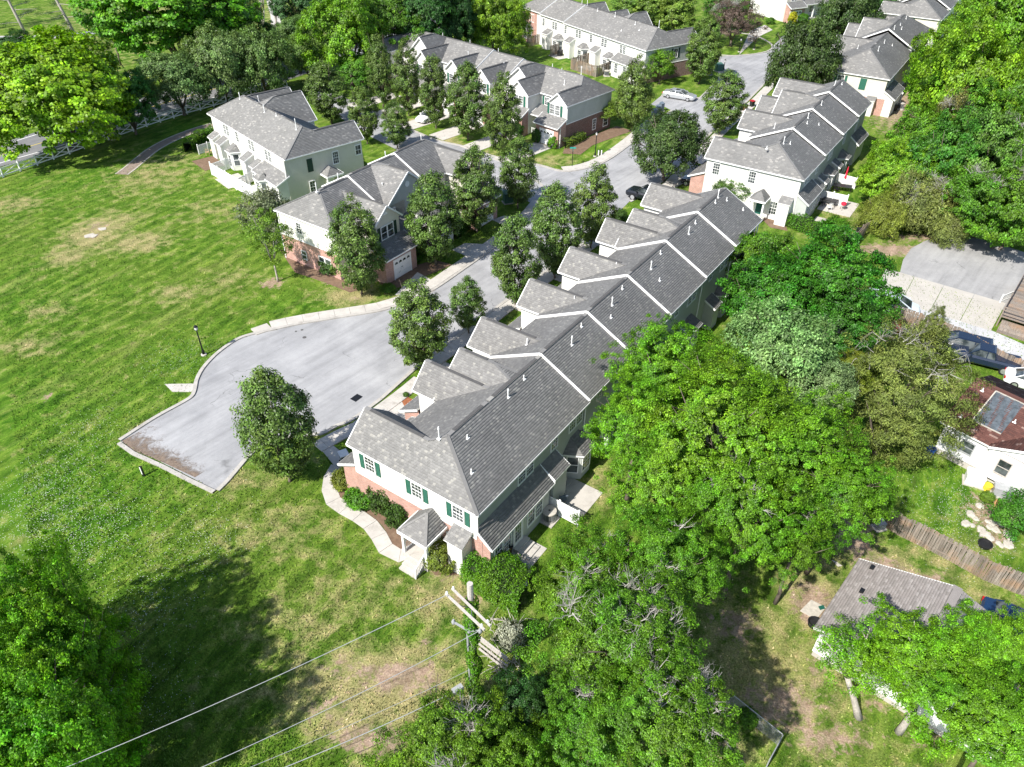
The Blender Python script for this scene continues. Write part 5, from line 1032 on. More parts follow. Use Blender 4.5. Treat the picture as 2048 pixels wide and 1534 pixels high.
def twigs(root, H, zb, R, n, seed, col='twig_grey', spots=3):
    """bare forked branches standing out of the crown, sprouting from a few spots"""
    rr = random.Random(seed); mb = MB(Frame(root.location.xy)); zc = (H+zb)/2; hz = (H-zb)/2
    def surf(x, y): q = min(0.98, hypot(x, y)/R); return zc+hz*sqrt(1-q*q)
    def grow(x, y, z, d, e, L, w, lev):
        P = [(x, y, z)]; k = 4; st = L/k; W_ = [w]
        for s in range(k):
            d += rr.gauss(0, 0.22); e += rr.gauss(0, 0.15); x += cos(d)*cos(e)*st; y += sin(d)*cos(e)*st; z += sin(e)*st; z = min(z, surf(x, y)*1.04+0.15); P.append((x, y, z)); W_.append(w*(1-(s+1)/k*0.75))
            if lev < 2 and rr.random() < (0.85 if lev == 0 else 0.5): grow(x, y, z, d+rr.choice((-1, 1))*rr.uniform(0.4, 0.9), e+rr.uniform(-.2, .4), L*rr.uniform(0.35, 0.6), W_[-1]*0.75, lev+1)
        mb.tube(P, W_, 3, cap=False)
    C = [(rr.uniform(0, 6.28), rr.uniform(0.15, 0.8)) for _ in range(spots)]
    for k in range(n):
        a0, q0 = C[k % spots]; x = cos(a0)*q0*R+rr.gauss(0, 0.09)*R; y = sin(a0)*q0*R+rr.gauss(0, 0.09)*R; grow(x, y, surf(x, y)*0.93, rr.uniform(0, 6.28), rr.uniform(0.1, 0.9), R*rr.uniform(0.16, 0.36), rr.uniform(0.02, 0.034), 0)
    return mb.build('bare_twigs', col, root, kind='stuff')
TSEED = [100]
def tree(name, label, pos, H, R, var, col, zb=None, cat='tree', group=None, tr=None, bark='bark', fork=None, nl=6, twig=0, spots=3, lean=(0, 0), up=0.6):
    TSEED[0] += 1; sd_ = TSEED[0]; rr = random.Random(sd_); zb = H*0.22 if zb is None else zb
    root = empty(name, (pos[0], pos[1], 0)); tag(root, label, cat, group)
    mb = MB(Frame((pos[0], pos[1]))); limbs(mb, H, zb+(H-zb)*0.35, R, tr or max(0.09, R*0.055), nl, sd_, up, fork or zb*0.9, lean); mb.build('trunk', bark, root, smooth=True)
    me, R0, H0 = VAR[var]; c = bpy.data.objects.new('crown', me); COL.objects.link(c); c.parent = root; c.location = (lean[0], lean[1], zb)
    c.scale = (R/R0*rr.uniform(0.96, 1.05), R/R0*rr.uniform(0.96, 1.05), (H-zb)/H0); c.rotation_euler = (0, 0, rr.uniform(0, 6.28))
    v = rr.uniform(0.93, 1.07); hv = rr.uniform(0.92, 1.12); c.color = (col[0]*v*hv, col[1]*v, col[2]*v, 1)
    if twig: twigs(root, H, zb, R, twig, sd_, spots=spots)
    return root
PEAR = (0.088, 0.155, 0.028); BRIGHT = (0.135, 0.27, 0.012); MID = (0.07, 0.16, 0.014); YEL = (0.175, 0.33, 0.010); PALE = (0.085, 0.145, 0.055); DARK = (0.028, 0.066, 0.014); OLIVE = (0.082, 0.105, 0.024); CED = (0.095, 0.135, 0.034); NEAR = (0.070, 0.165, 0.008)
def ptree(label, base, top, wpx, var='pear0', col=PEAR, zb=0.8, group='oval street trees', name='street_tree', **k):
    b_ = at(*base); H = top_of(b_, top); c = (b_.x, b_.y, H*0.45); R = wpx*mpp(c)/2*(0.86 if var.startswith('pear') else 0.95); return tree(name, label, b_, H, R, var, col, zb, group=group, nl=7, up=0.85, **k)
SIDE = [("dark oval street tree at the dead end of the cul-de-sac, nearest the brick end wall", (580, 962), (567, 734), 156, 0),
        ("twin-topped oval street tree between the cul-de-sac and the nearest row", (846, 738), (842, 568), 128, 1),
        ("slim small street tree right of the twin-topped one, by the nearest row", (937, 668), (937, 560), 74, 2),
        ("street tree at the kerb by the third home of the nearest row", (1030, 612), (1030, 430), 98, 3),
        ("street tree by the fourth home of the nearest row, leaning over its gable", (1108, 556), (1112, 370), 104, 0),
        ("street tree just left of the black truck, last before the corner", (1181, 498), (1192, 333), 90, 1),
        ("tall dark tree in front of the cream gable with white garage door", (724, 588), (712, 405), 116, 2),
        ("tall street tree between two driveways of the middle block", (872, 530), (862, 345), 108, 3),
        ("wide street tree by the shaded driveway right of the middle block", (954, 464), (950, 297), 98, 0),
        ("street tree on the grass island beside the green utility box", (1035, 417), (1038, 277), 80, 1),
        ("small oval street tree standing alone beside the side street bend", (795, 298), (793, 207), 62, 2),
        ("street tree between the left block and the side street", (735, 288), (728, 173), 62, 3),
        ("dark multi-stemmed street tree at the gable of the left block", (664, 248), (650, 125), 84, 0),
        ("first street tree at the far end of the centre row", (767, 214), (757, 73), 62, 1),
        ("second street tree along the centre row's driveways", (818, 232), (806, 90), 60, 2),
        ("third street tree along the centre row, over the parked white car", (872, 257), (868, 110), 64, 3),
        ("fourth and widest street tree along the centre row's driveways", (936, 281), (930, 128), 84, 0),
        ("fifth street tree along the centre row, next to its end home", (1005, 312), (1006, 150), 76, 1),
        ("street tree on the corner lawn right of the red brick end wall", (1262, 264), (1266, 120), 82, 2),
        ("street tree at the kerb left of the right-hand row", (1438, 270), (1452, 140), 84, 3),
        ("tall street tree on the grass above the silver car", (1398, 168), (1412, 33), 76, 0)]
for lb, b_, t_, w_, v_ in SIDE: ptree(lb, b_, t_, w_, 'pear%d' % v_)
ptree("big round-headed tree over the driveway beside the white end wall", (1326, 362), (1340, 226), 150, 'pale0', (0.055, 0.105, 0.024), 0.9, 'round-headed trees', 'round_tree')
ptree("round-headed tree at the bend above the right-hand row", (1588, 205), (1600, 40), 146, 'pale1', (0.050, 0.098, 0.022), 0.8, 'round-headed trees', 'round_tree')
ptree("round-headed tree nearer the top edge, beyond the bend tree", (1672, 118), (1690, -30), 130, 'pale0', (0.048, 0.092, 0.020), 0.8, 'round-headed trees', 'round_tree')
ptree("small crape myrtle by the green front door", (1458, 412), (1458, 352), 80, 'small', (0.06, 0.14, 0.02), 1.0, None, 'small_tree')
ptree("light green young tree with a white trunk on the left lawn", (556, 563), (540, 420), 84, 'thin', (0.12, 0.22, 0.02), 2.2, None, 'young_tree', bark='bark_pale')
ptree("white-flowering hawthorn beside the white privacy fence", (545, 480), (540, 378), 120, 'small', (0.15, 0.17, 0.085), 0.6, None, 'flowering_tree')
ptree("magnolia with dull brown-green leaves at the left block's end wall", (697, 352), (697, 288), 62, 'small', (0.09, 0.095, 0.04), 0.5, None, 'magnolia_tree')
ptree("small bright tree against the red brick end wall", (1211, 257), (1215, 200), 46, 'small', (0.10, 0.19, 0.015), 1.2, None, 'small_tree')
ptree("small round bright-green tree at the end of the top row", (1318, 168), (1312, 98), 64, 'small', (0.09, 0.2, 0.012), 0.9, None, 'small_tree')
def ctree(label, c, zc, rpx, var, col, asp=0.8, name='broadleaf_tree', zb=None, **k):
    p = at(c[0], c[1], zc); R = rpx*mpp(p); hz = R*asp; H = zc+hz; z0 = max(0.4, zc-hz) if zb is None else zb; return tree(name, label, p, H, R, var, col, z0, **k)
W = 'woodland trees on the right'
for a in [
    # left and top
    ("huge yellow-green maple over the white crossbuck fence", (118, 215), 6, 150, 'maple', YEL, .90, 'maple_tree', .7, {}),
    ("dark tree tucked right of the huge maple, above the stone pillar", (252, 200), 5, 52, 'broad1', (0.045, 0.11, 0.02), 1.1, 'broadleaf_tree', None, {}),
    ("pale ash tree on the near verge of the country road", (352, 165), 5, 68, 'pale0', PALE, .85, 'ash_tree', 1.2, {}),
    ("wide pale ash tree across the country road", (438, 136), 5.5, 72, 'pale1', PALE, .95, 'ash_tree', .8, {}),
    ("pale ash tree touching the left block's roof", (522, 128), 5.5, 62, 'pale0', (0.075, 0.14, 0.045), 1.1, 'ash_tree', .8, {}),
    ("giant spreading tree at the top left, over the park meadow", (345, 38), 10, 140, 'maple', (0.065, 0.18, 0.010), .7, 'broadleaf_tree', 3, {}),
    ("left limb crown of the meadow's giant tree", (218, 50), 7, 36, 'broad2', (0.06, 0.16, 0.012), .8, 'broadleaf_tree', None, {}),
    ("dense dark tree under the giant one, beside the far fence", (430, 78), 6, 42, 'broad0', DARK, .9, 'broadleaf_tree', None, {}),
    ("pale green tree in the top-left wood, left of the bare trunks", (470, 30), 8, 52, 'pale1', (0.08, 0.14, 0.04), .9, 'broadleaf_tree', None, {'tr': .3}),
    ("tree in the top-left wood below the pale drive", (590, 75), 6, 50, 'pale0', (0.09, 0.15, 0.05), .8, 'broadleaf_tree', None, {}),
    ("dark narrow tree in the top wood above the pale drive", (600, 12), 8, 55, 'broad3', (0.04, 0.085, 0.03), .9, 'broadleaf_tree', None, {}),
    ("bushy dark tree with bare stem above the left block", (548, 78), 5, 36, 'broad2', (0.05, 0.10, 0.025), .8, 'broadleaf_tree', 2, {}),
    ("pale fresh-leaved tree behind the dark street trees", (612, 110), 5, 44, 'pale1', (0.11, 0.18, 0.05), .8, 'broadleaf_tree', None, {}),
    ("large bright tree behind the centre row, leftmost", (692, 62), 9, 78, 'broad0', (0.075, 0.175, 0.010), 1.0, 'broadleaf_tree', None, {}),
    ("low bright tree under the large one at the wood edge", (720, 140), 4, 42, 'broad1', (0.06, 0.15, 0.012), .8, 'broadleaf_tree', None, {}),
    ("second bright tree behind the centre row", (775, 45), 9, 58, 'broad2', (0.06, 0.145, 0.014), 1.0, 'broadleaf_tree', None, {}),
    ("very dark tree behind the centre row's middle", (845, 40), 9, 60, 'broad3', (0.030, 0.075, 0.016), 1.1, 'broadleaf_tree', None, {'twig': 60}),
    ("dark weeping tree behind the centre row, right of middle", (905, 42), 8, 52, 'broad0', (0.028, 0.07, 0.018), 1.1, 'broadleaf_tree', None, {}),
    ("yellow-green tall tree at the corner of the top row's fence", (990, 45), 7, 58, 'broad1', (0.095, 0.185, 0.012), 1.1, 'broadleaf_tree', None, {}),
    ("dark tree filling the gap above the centre row", (940, -5), 9, 60, 'broad2', DARK, 1.0, 'broadleaf_tree', None, {}),
    ("dark oval tree behind the top row's gables, left one", (1262, 8), 6, 34, 'pear0', PEAR, 1.4, 'street_tree', None, {}),
    ("dark oval tree behind the top row's gables, middle one", (1300, 22), 5, 34, 'pear1', PEAR, 1.5, 'street_tree', None, {}),
    ("dark oval tree behind the top row's gables, right one", (1352, 30), 5, 36, 'pear2', PEAR, 1.5, 'street_tree', None, {}),
    ("purple-grey tree with bare twigs on the top traffic island", (1468, 50), 4, 54, 'sparse0', (0.075, 0.07, 0.055), .8, 'plum_tree', 1.2, {'twig': 160, 'spots': 5}),
    ("green tree behind the purple-grey one at the top edge", (1452, 2), 6, 44, 'broad1', (0.05, 0.12, 0.016), 1.0, 'broadleaf_tree', None, {}),
    ("dark tree at the top edge right of the top house", (1742, -6), 7, 44, 'broad2', (0.05, 0.12, 0.016), .9, 'broadleaf_tree', None, {}),
    ("low dark shrubby tree under the pines at the left edge", (25, 92), 3, 36, 'broad3', DARK, .7, 'broadleaf_tree', None, {}),
    # right wood
    ("wood tree at the upper edge, beside the pale top-right building", (1925, 80), 9, 62, 'broad0', BRIGHT, 1.0, 0, None, {}),
    ("wood tree in the very top right corner", (2010, 40), 10, 88, 'broad1', (0.075, 0.18, 0.012), 1.0, 0, None, {}),
    ("brightest wood tree, lit from the left, beside the brick-ended row", (1908, 172), 8, 80, 'broad2', (0.085, 0.2, 0.010), 1.0, 0, None, {}),
    ("tall wood tree at the right edge above the brownish one", (1975, 165), 10, 92, 'broad3', BRIGHT, 1.0, 0, None, {}),
    ("wood tree cut by the right edge near the top", (2062, 200), 9, 72, 'broad0', MID, 1.0, 0, None, {}),
    ("brown-leaved wood tree among the green ones", (1905, 225), 8.5, 44, 'sparse0', (0.085, 0.09, 0.03), .9, 0, None, {'twig': 90}),
    ("wood tree overhanging the brick-ended row's garden", (1845, 272), 6.5, 60, 'broad1', (0.07, 0.17, 0.012), .9, 0, None, {}),
    ("deep green wood tree in the middle of the wood", (1895, 300), 7.5, 78, 'broad2', (0.05, 0.125, 0.014), .9, 0, None, {}),
    ("grey-twigged wood tree towards the right edge", (1990, 300), 8, 80, 'broad3', (0.065, 0.135, 0.02), .9, 0, None, {'twig': 40, 'spots': 5}),
    ("wood tree beside the red umbrella garden", (1778, 345), 5, 58, 'broad0', (0.095, 0.2, 0.012), .9, 0, None, {}),
    ("wood tree above the dark parking lot, second from the right edge", (1960, 390), 5.5, 72, 'broad1', (0.06, 0.15, 0.012), .8, 0, None, {'twig': 70}),
    ("wood tree above the dark parking lot at the right edge", (2045, 400), 6, 78, 'broad2', (0.055, 0.14, 0.010), .8, 0, None, {'twig': 60}),
    ("bamboo clump left of the parking lot", (1775, 425), 2.6, 46, 'bamboo', (0.13, 0.16, 0.03), .8, 'bamboo_clump', .1, {}),
    ("tall olive bamboo thicket above the parking lot", (1850, 395), 4, 66, 'bamboo', (0.115, 0.145, 0.045), .7, 'bamboo_clump', .1, {'twig': 90}),
    ("low leafy thicket at the parking lot's top edge", (1905, 440), 2.5, 46, 'bamboo', (0.09, 0.125, 0.04), .7, 'bamboo_clump', .1, {}),
    ("wood tree closing the gap behind the red umbrella garden", (1830, 345), 5, 66, 'broad3', (0.08, 0.19, 0.012), .9, 0, None, {}),
    ("wood tree between the deep green one and the right edge", (1945, 255), 7, 74, 'broad0', (0.06, 0.15, 0.014), .9, 0, None, {}),
    ("low wood tree at the lot's upper right, in front of the twiggy one", (2010, 440), 3.5, 56, 'broad1', (0.06, 0.155, 0.012), .8, 0, None, {}),
    ("wood tree right of the top-right pale building", (1935, 120), 8, 70, 'broad2', (0.085, 0.2, 0.012), .9, 0, None, {}),
    ("wood tree just left of the deep green one", (1822, 325), 5, 54, 'broad2', (0.09, 0.205, 0.012), .9, 0, None, {}),
    ("wood tree at the right edge, midway down the wood", (2045, 300), 7.5, 80, 'broad3', (0.07, 0.17, 0.012), .9, 0, None, {}),
    ("low bright tree filling the wood edge over the bamboo", (1900, 360), 5, 60, 'broad0', (0.075, 0.17, 0.014), .9, 0, None, {}),
    # middle right mass
    ("dark green tree next to the far end of the nearest row", (1525, 520), 5, 72, 'broad3', (0.055, 0.14, 0.010), .9, 'broadleaf_tree', None, {}),
    ("deep green tree left of the concrete apron", (1665, 560), 7, 105, 'broad0', (0.042, 0.125, 0.009), .85, 'broadleaf_tree', None, {}),
    ("dark tree under the deep green one, right of the roof steps", (1540, 600), 6, 92, 'broad1', (0.042, 0.12, 0.010), .9, 'broadleaf_tree', None, {}),
    ("dark lower tree beside the gravel drive", (1680, 650), 5.5, 80, 'broad2', (0.035, 0.10, 0.010), .9, 'broadleaf_tree', None, {}),
    ("pale silvery-green tree in the middle of the right-hand mass", (1560, 705), 9, 108, 'pale1', (0.12, 0.21, 0.085), .8, 'broadleaf_tree', None, {}),
    ("pale grey-green smaller crown right of the silvery one", (1640, 765), 8, 62, 'pale0', (0.12, 0.19, 0.095), .8, 'broadleaf_tree', None, {}),
    ("small yellow-green tree wedged beside the cedar", (1708, 745), 6.5, 44, 'cedar', (0.13, 0.16, 0.015), 1.0, 'broadleaf_tree', None, {}),
    ("bright tree hugging the rear eaves of the nearest row", (1335, 745), 8, 98, 'near0', (0.085, 0.19, 0.010), .9, 'broadleaf_tree', None, {'nl': 9}),
    ("bright tree over the nearest row's second garden", (1275, 850), 7.5, 92, 'near1', (0.085, 0.195, 0.010), .85, 'broadleaf_tree', None, {'nl': 9}),
    ("widest crown in the centre of the bright right-hand mass", (1450, 840), 10, 138, 'near2', (0.078, 0.185, 0.010), .75, 'broadleaf_tree', None, {'nl': 10}),
    ("bright crown just below the pale grey-green one", (1590, 880), 9.5, 112, 'near0', (0.078, 0.18, 0.010), .8, 'broadleaf_tree', None, {'nl': 9}),
    ("bright tree whose crown ends above the picket fence", (1680, 975), 8, 92, 'near1', (0.07, 0.165, 0.009), .8, 'broadleaf_tree', None, {'nl': 9}),
    ("tree below the widest crown, over the brown earth", (1500, 1010), 8.5, 112, 'near2', (0.07, 0.165, 0.009), .8, 'broadleaf_tree', None, {'twig': 30, 'spots': 4}),
    ("tree beyond the lattice fence of the nearest garden", (1340, 960), 8, 98, 'near0', (0.075, 0.175, 0.010), .8, 'broadleaf_tree', None, {'nl': 9}),
    ("lowest crown of the right mass, left of the outbuilding", (1600, 1070), 6.5, 76, 'near1', (0.06, 0.145, 0.009), .8, 'broadleaf_tree', None, {'twig': 60}),
    ("tree with a twiggy top below the nearest back garden", (1190, 1165), 7, 112, 'near2', (0.062, 0.15, 0.009), .7, 'broadleaf_tree', None, {'twig': 60, 'spots': 5}),
    ("bright-leaved tree right of the twiggy garden tree", (1345, 1120), 8, 100, 'near0', (0.06, 0.15, 0.009), .8, 'broadleaf_tree', None, {'twig': 26, 'spots': 4}),
    ("tree full of grey dead twigs in the bottom centre", (1245, 1265), 8.5, 140, 'near1', (0.065, 0.15, 0.010), .7, 'broadleaf_tree', None, {'twig': 110, 'spots': 7}),
    ("bottom-edge tree with tangled grey twigs, right of the utility pole", (1330, 1430), 8.5, 135, 'near2', (0.062, 0.145, 0.010), .7, 'broadleaf_tree', None, {'twig': 90, 'spots': 6}),
    ("bottom-edge tree left of the tangled twigs", (1190, 1440), 6, 96, 'near0', (0.06, 0.15, 0.010), .8, 'broadleaf_tree', None, {'twig': 90}),
    ("very dark small tree beside the ivy-covered pole", (1052, 1408), 4.5, 72, 'broad0', (0.022, 0.062, 0.014), .8, 'broadleaf_tree', None, {}),
    ("spreading bright bush-like tree at the bottom edge under the wires", (905, 1475), 4.5, 130, 'near1', (0.07, 0.155, 0.012), .6, 'broadleaf_tree', .3, {'twig': 60}),
    ("low leafy tree right of the spreading one at the bottom edge", (1020, 1500), 5, 92, 'near2', (0.07, 0.16, 0.012), .7, 'broadleaf_tree', .3, {}),
    ("olive cedar with a pointed top beside the bungalow", (1805, 775), 6.5, 118, 'cedar', CED, 1.15, 'cedar_tree', .3, {'twig': 60, 'spots': 20}),
    ("thin cedar top sticking out above the olive cedar", (1865, 655), 7, 22, 'cedar', CED, 2.2, 'cedar_tree', None, {}),
    # bottom left
    ("upper bright tree at the left edge of the lower lawn", (45, 1190), 7.5, 108, 'near0', (0.072, 0.20, 0.008), .8, 'broadleaf_tree', .8, {'nl': 9}),
    ("bright tree at the left edge, reaching furthest onto the lawn", (110, 1300), 7.5, 122, 'near1', (0.075, 0.205, 0.008), .8, 'broadleaf_tree', .8, {'nl': 9}),
    ("bright tree filling the bottom left corner", (60, 1455), 8, 150, 'near2', (0.08, 0.21, 0.008), .8, 'broadleaf_tree', .8, {'nl': 9}),
    ("tall tree just outside the left edge, shading the lower lawn", (-70, 1330), 8, 130, 'near0', (0.075, 0.2, 0.008), .9, 'broadleaf_tree', .8, {}),
    # bottom right
    ("bright tree spreading over the outbuilding's roof", (1890, 1320), 7, 128, 'near0', (0.085, 0.205, 0.009), .55, 'broadleaf_tree', 3.6, {'tr': .2, 'bark': 'bark_pale'}),
    ("leaning tree in front of the outbuilding's white wall", (1775, 1335), 5, 84, 'sparse0', (0.085, 0.2, 0.008), .45, 'broadleaf_tree', 3.2, {'tr': .2, 'bark': 'bark_pale', 'lean': (-1.2, 0.8)}),
    ("bright tree at the right edge below the outbuilding's roof", (2010, 1300), 8, 96, 'near1', (0.08, 0.195, 0.009), .7, 'broadleaf_tree', None, {}),
    ("bright tree filling the bottom right corner", (2010, 1445), 8, 120, 'near2', (0.078, 0.195, 0.009), .7, 'broadleaf_tree', None, {}),
    ("small bushy tree at the right edge by the rubble garden", (2040, 1018), 2.2, 46, 'small', (0.045, 0.13, 0.012), .8, 'small_tree', .2, {}),
]:
    if a is None: continue
    lb, c_, zc, rp, var, col, asp, nm, zb, kw = a
    ctree(lb, c_, zc, rp, var, tuple(min(.5, q_*(1.42 if q_ == max(col[:2]) or q_ == col[0] and col[0] > .05 else 1.1)) for q_ in col) if col not in (YEL, BRIGHT) else col, asp, nm or 'woodland_tree', 0.5 if nm == 0 else zb, group=(W if nm == 0 else None), **kw)
# pines at the top left
def pine(label, base, topx, H, seed):
    b_ = at(*base); root = empty('pine_tree', b_); tag(root, label, 'tree', 'pines in the park'); rr = random.Random(seed); F = Frame(b_.xy); mb = MB(F); lx, ly = topx
    mb.tube([(lx*t, ly*t, H*t) for t in (0, .3, .6, 1)], [0.35, 0.28, 0.2, 0.05], 8); C = []
    for k in range(26):
        t = 0.22+0.76*k/26; a = rr.uniform(0, 6.28); L = (1-t)*5.5+1.2; x0, y0, z0 = lx*t, ly*t, H*t; P = [(x0, y0, z0)]+[(x0+cos(a)*L*s+rr.uniform(-.3, .3), y0+sin(a)*L*s+rr.uniform(-.3, .3), z0+L*0.1*s-0.3*s*s) for s in (0.4, 0.75, 1)]
        mb.tube(P, [0.07, 0.05, 0.035, 0.015], 4, cap=False)
        if rr.random() < 0.8:
            for s in (0.45, 0.6, 0.75, 0.88, 1.0): C.append((x0+cos(a)*L*s+rr.uniform(-.5, .5), y0+sin(a)*L*s+rr.uniform(-.5, .5), z0+L*0.08*s))
    mb.build('trunk', 'bark_pale', root, smooth=True); C = np.array(C); r = np.random.default_rng(seed); k = np.repeat(np.arange(len(C)), 80); o = r.normal(0, 1, (len(k), 3))*np.array([0.5, 0.5, 0.16]); L = C[k]+o
    me = leaves_mesh('crown', L, np.tile([0, 0, 1.0], (len(L), 1)), 0.26, 0.2, 'needle', 0.7, seed); c = bpy.data.objects.new('crown', me); COL.objects.link(c); c.parent = root; c.color = (0.04, 0.075, 0.02, 1)
pine("tall pine at the top left, left of the pair", (63, 90), (-3.5, 0.5), 19, 5); pine("tall pine at the top left, right of the pair", (168, 103), (-4.5, 0), 20, 6); pine("pine cut by the left edge above the maple", (-25, 60), (-1, 0), 17, 7)
# bare trunks in the top wood
for lb, b_, h_ in (("bare double-trunked tree in the top wood", (528, 62), 11), ("thin bare tree beside the pale drive at the top", (553, 50), 12)):
    p = at(*b_); root = empty('bare_tree', p); tag(root, lb, 'tree'); mb = MB(Frame(p.xy)); limbs(mb, h_, h_*0.5, 3, .22, 6, int(h_*7), 0.9, h_*0.35); limbs(mb, h_*.9, h_*0.5, 2.4, .16, 5, 3, 0.9, h_*0.4, (0.8, 0.3)); mb.build('trunk', 'bark_pale', root, smooth=True)

# shrubs and hedges
def shrub(label, c, rpx, h, var='bush1', col=(0.07, 0.15, 0.012), sx=1.0, name='shrub', group=None, rz=0, cat='shrub'):
    p = at(*c); R = rpx*mpp(p); me, R0, H0 = VAR[var]; o = bpy.data.objects.new(name, me); COL.objects.link(o); o.location = (p.x, p.y, -0.04); o.scale = (R*sx, R, h/H0); o.rotation_euler = (0, 0, radians(rz)); o.color = (*col, 1)
    return tag(o, label, cat, group)
shrub("round yellow-green shrub at the brick corner, start of the curving path", (693, 972), 26, 1.6, 'bush0', (0.13, 0.17, 0.02)); shrub("low bright green shrub second along the brick wall", (728, 1005), 30, 1.4, 'bush0', (0.06, 0.19, 0.008), 1.2)
shrub("tall dark shrub in the bed left of the porch", (775, 1018), 34, 2.6, 'bush1', (0.055, 0.105, 0.018)); shrub("dark green shrub touching the porch roof", (800, 1048), 28, 2.2, 'bush1', (0.045, 0.10, 0.014)); shrub("reddish dark shrub behind the tall one against the brick", (815, 1010), 20, 2.3, 'bush1', (0.08, 0.06, 0.03))
shrub("large round yellow-green clipped shrub right of the porch steps", (886, 1130), 36, 1.9, 'ball', (0.13, 0.175, 0.02)); 
def hedge(label, pts, w, h, col, seed=1, n=None, name='hedge', leaf=0.1):
    L = resample([tuple(at(*p).xy) for p in pts], 0.05); r = np.random.default_rng(seed); per = n or int(len(L)*36); k = r.integers(0, len(L), per); A = np.array([tuple(p) for p in L]); T = np.gradient(A, axis=0); T /= np.linalg.norm(T, axis=1, keepdims=True)
    t = r.uniform(-1, 1, per); th = t*(pi/2+0.3); bumpy = 1+0.10*np.sin(k*0.11+seed)+0.06*np.sin(k*0.37+3*t); x = np.sin(th)*w/2*bumpy; z = np.where(np.abs(th) < 1.2, h*(0.72+0.28*np.cos(th)), h*(0.8-(np.abs(th)-1.2)*1.1))*bumpy; low = r.random(per) < 0.35; z = np.where(low, r.uniform(0.05, 0.8, per)*h, z); x = np.where(low, np.sign(x)*w/2*r.uniform(0.85, 1.02, per), x)
    P = A[k]; Nn = np.stack([-T[k][:, 1], T[k][:, 0]], 1); C = np.stack([P[:, 0]+Nn[:, 0]*x, P[:, 1]+Nn[:, 1]*x, z], 1)+r.normal(0, 0.05, (per, 3)); o3 = np.stack([Nn[:, 0]*x/w, Nn[:, 1]*x/w, np.full(per, 0.6)], 1)
    c0 = C.mean(0)*np.array([1, 1, 0]); me = leaves_mesh(name, C-c0, o3, leaf, 0.6, 'leaf', 0.5, seed)
    o = bpy.data.objects.new(name, me); COL.objects.link(o); o.location = tuple(c0); o.color = (*col, 1)
    core = MB(); pl = offset([tuple(p) for p in L[::10]], w*0.36); pr = offset([tuple(p) for p in L[::10]], -w*0.36)
    for i in range(len(pl)-1): 
        for (a, b_, c, d) in (((pl[i], h*.82), (pl[i+1], h*.82), (pr[i+1], h*.82), (pr[i], h*.82)), ((pl[i], 0), (pl[i+1], 0), (pl[i+1], h*.82), (pl[i], h*.82)), ((pr[i], 0), (pr[i+1], 0), (pr[i+1], h*.82), (pr[i], h*.82))): core.face([(q[0].x, q[0].y, q[1]) for q in (a, b_, c, d)])
    core.build('hedge_core', 'hedge_core', o); return tag(o, label, 'hedge')
plain('hedge_core', (0.02, 0.035, 0.01), 0.95)
hedge("thick bright green hedge below the brick end wall, running to the trees", [(950, 1137), (985, 1162), (1020, 1185), (1052, 1198)], 2.9, 1.9, (0.085, 0.22, 0.008), 3, 13000)
hedge("trimmed hedge below the white-ended row's patio", [(1575, 448), (1610, 462), (1650, 478), (1692, 492)], 1.7, 1.6, (0.075, 0.20, 0.008), 4, 5200, leaf=.13)
hedge("hedge beside the left block's brick patio", [(378, 305), (388, 292), (408, 282), (432, 273)], 1.5, 1.6, (0.09, 0.21, 0.008), 5, 4200, leaf=.14)
hedge("clipped hedge by the shaded driveway of the middle block", [(905, 478), (922, 462), (938, 450)], 1.4, 1.3, (0.05, 0.15, 0.01), 6, 3000, leaf=.12)
hedge("yellow-green hedge along the red brick end wall", [(1122, 295), (1142, 287), (1162, 276)], 2.0, 1.2, (0.12, 0.19, 0.02), 7, 2600, leaf=.13)
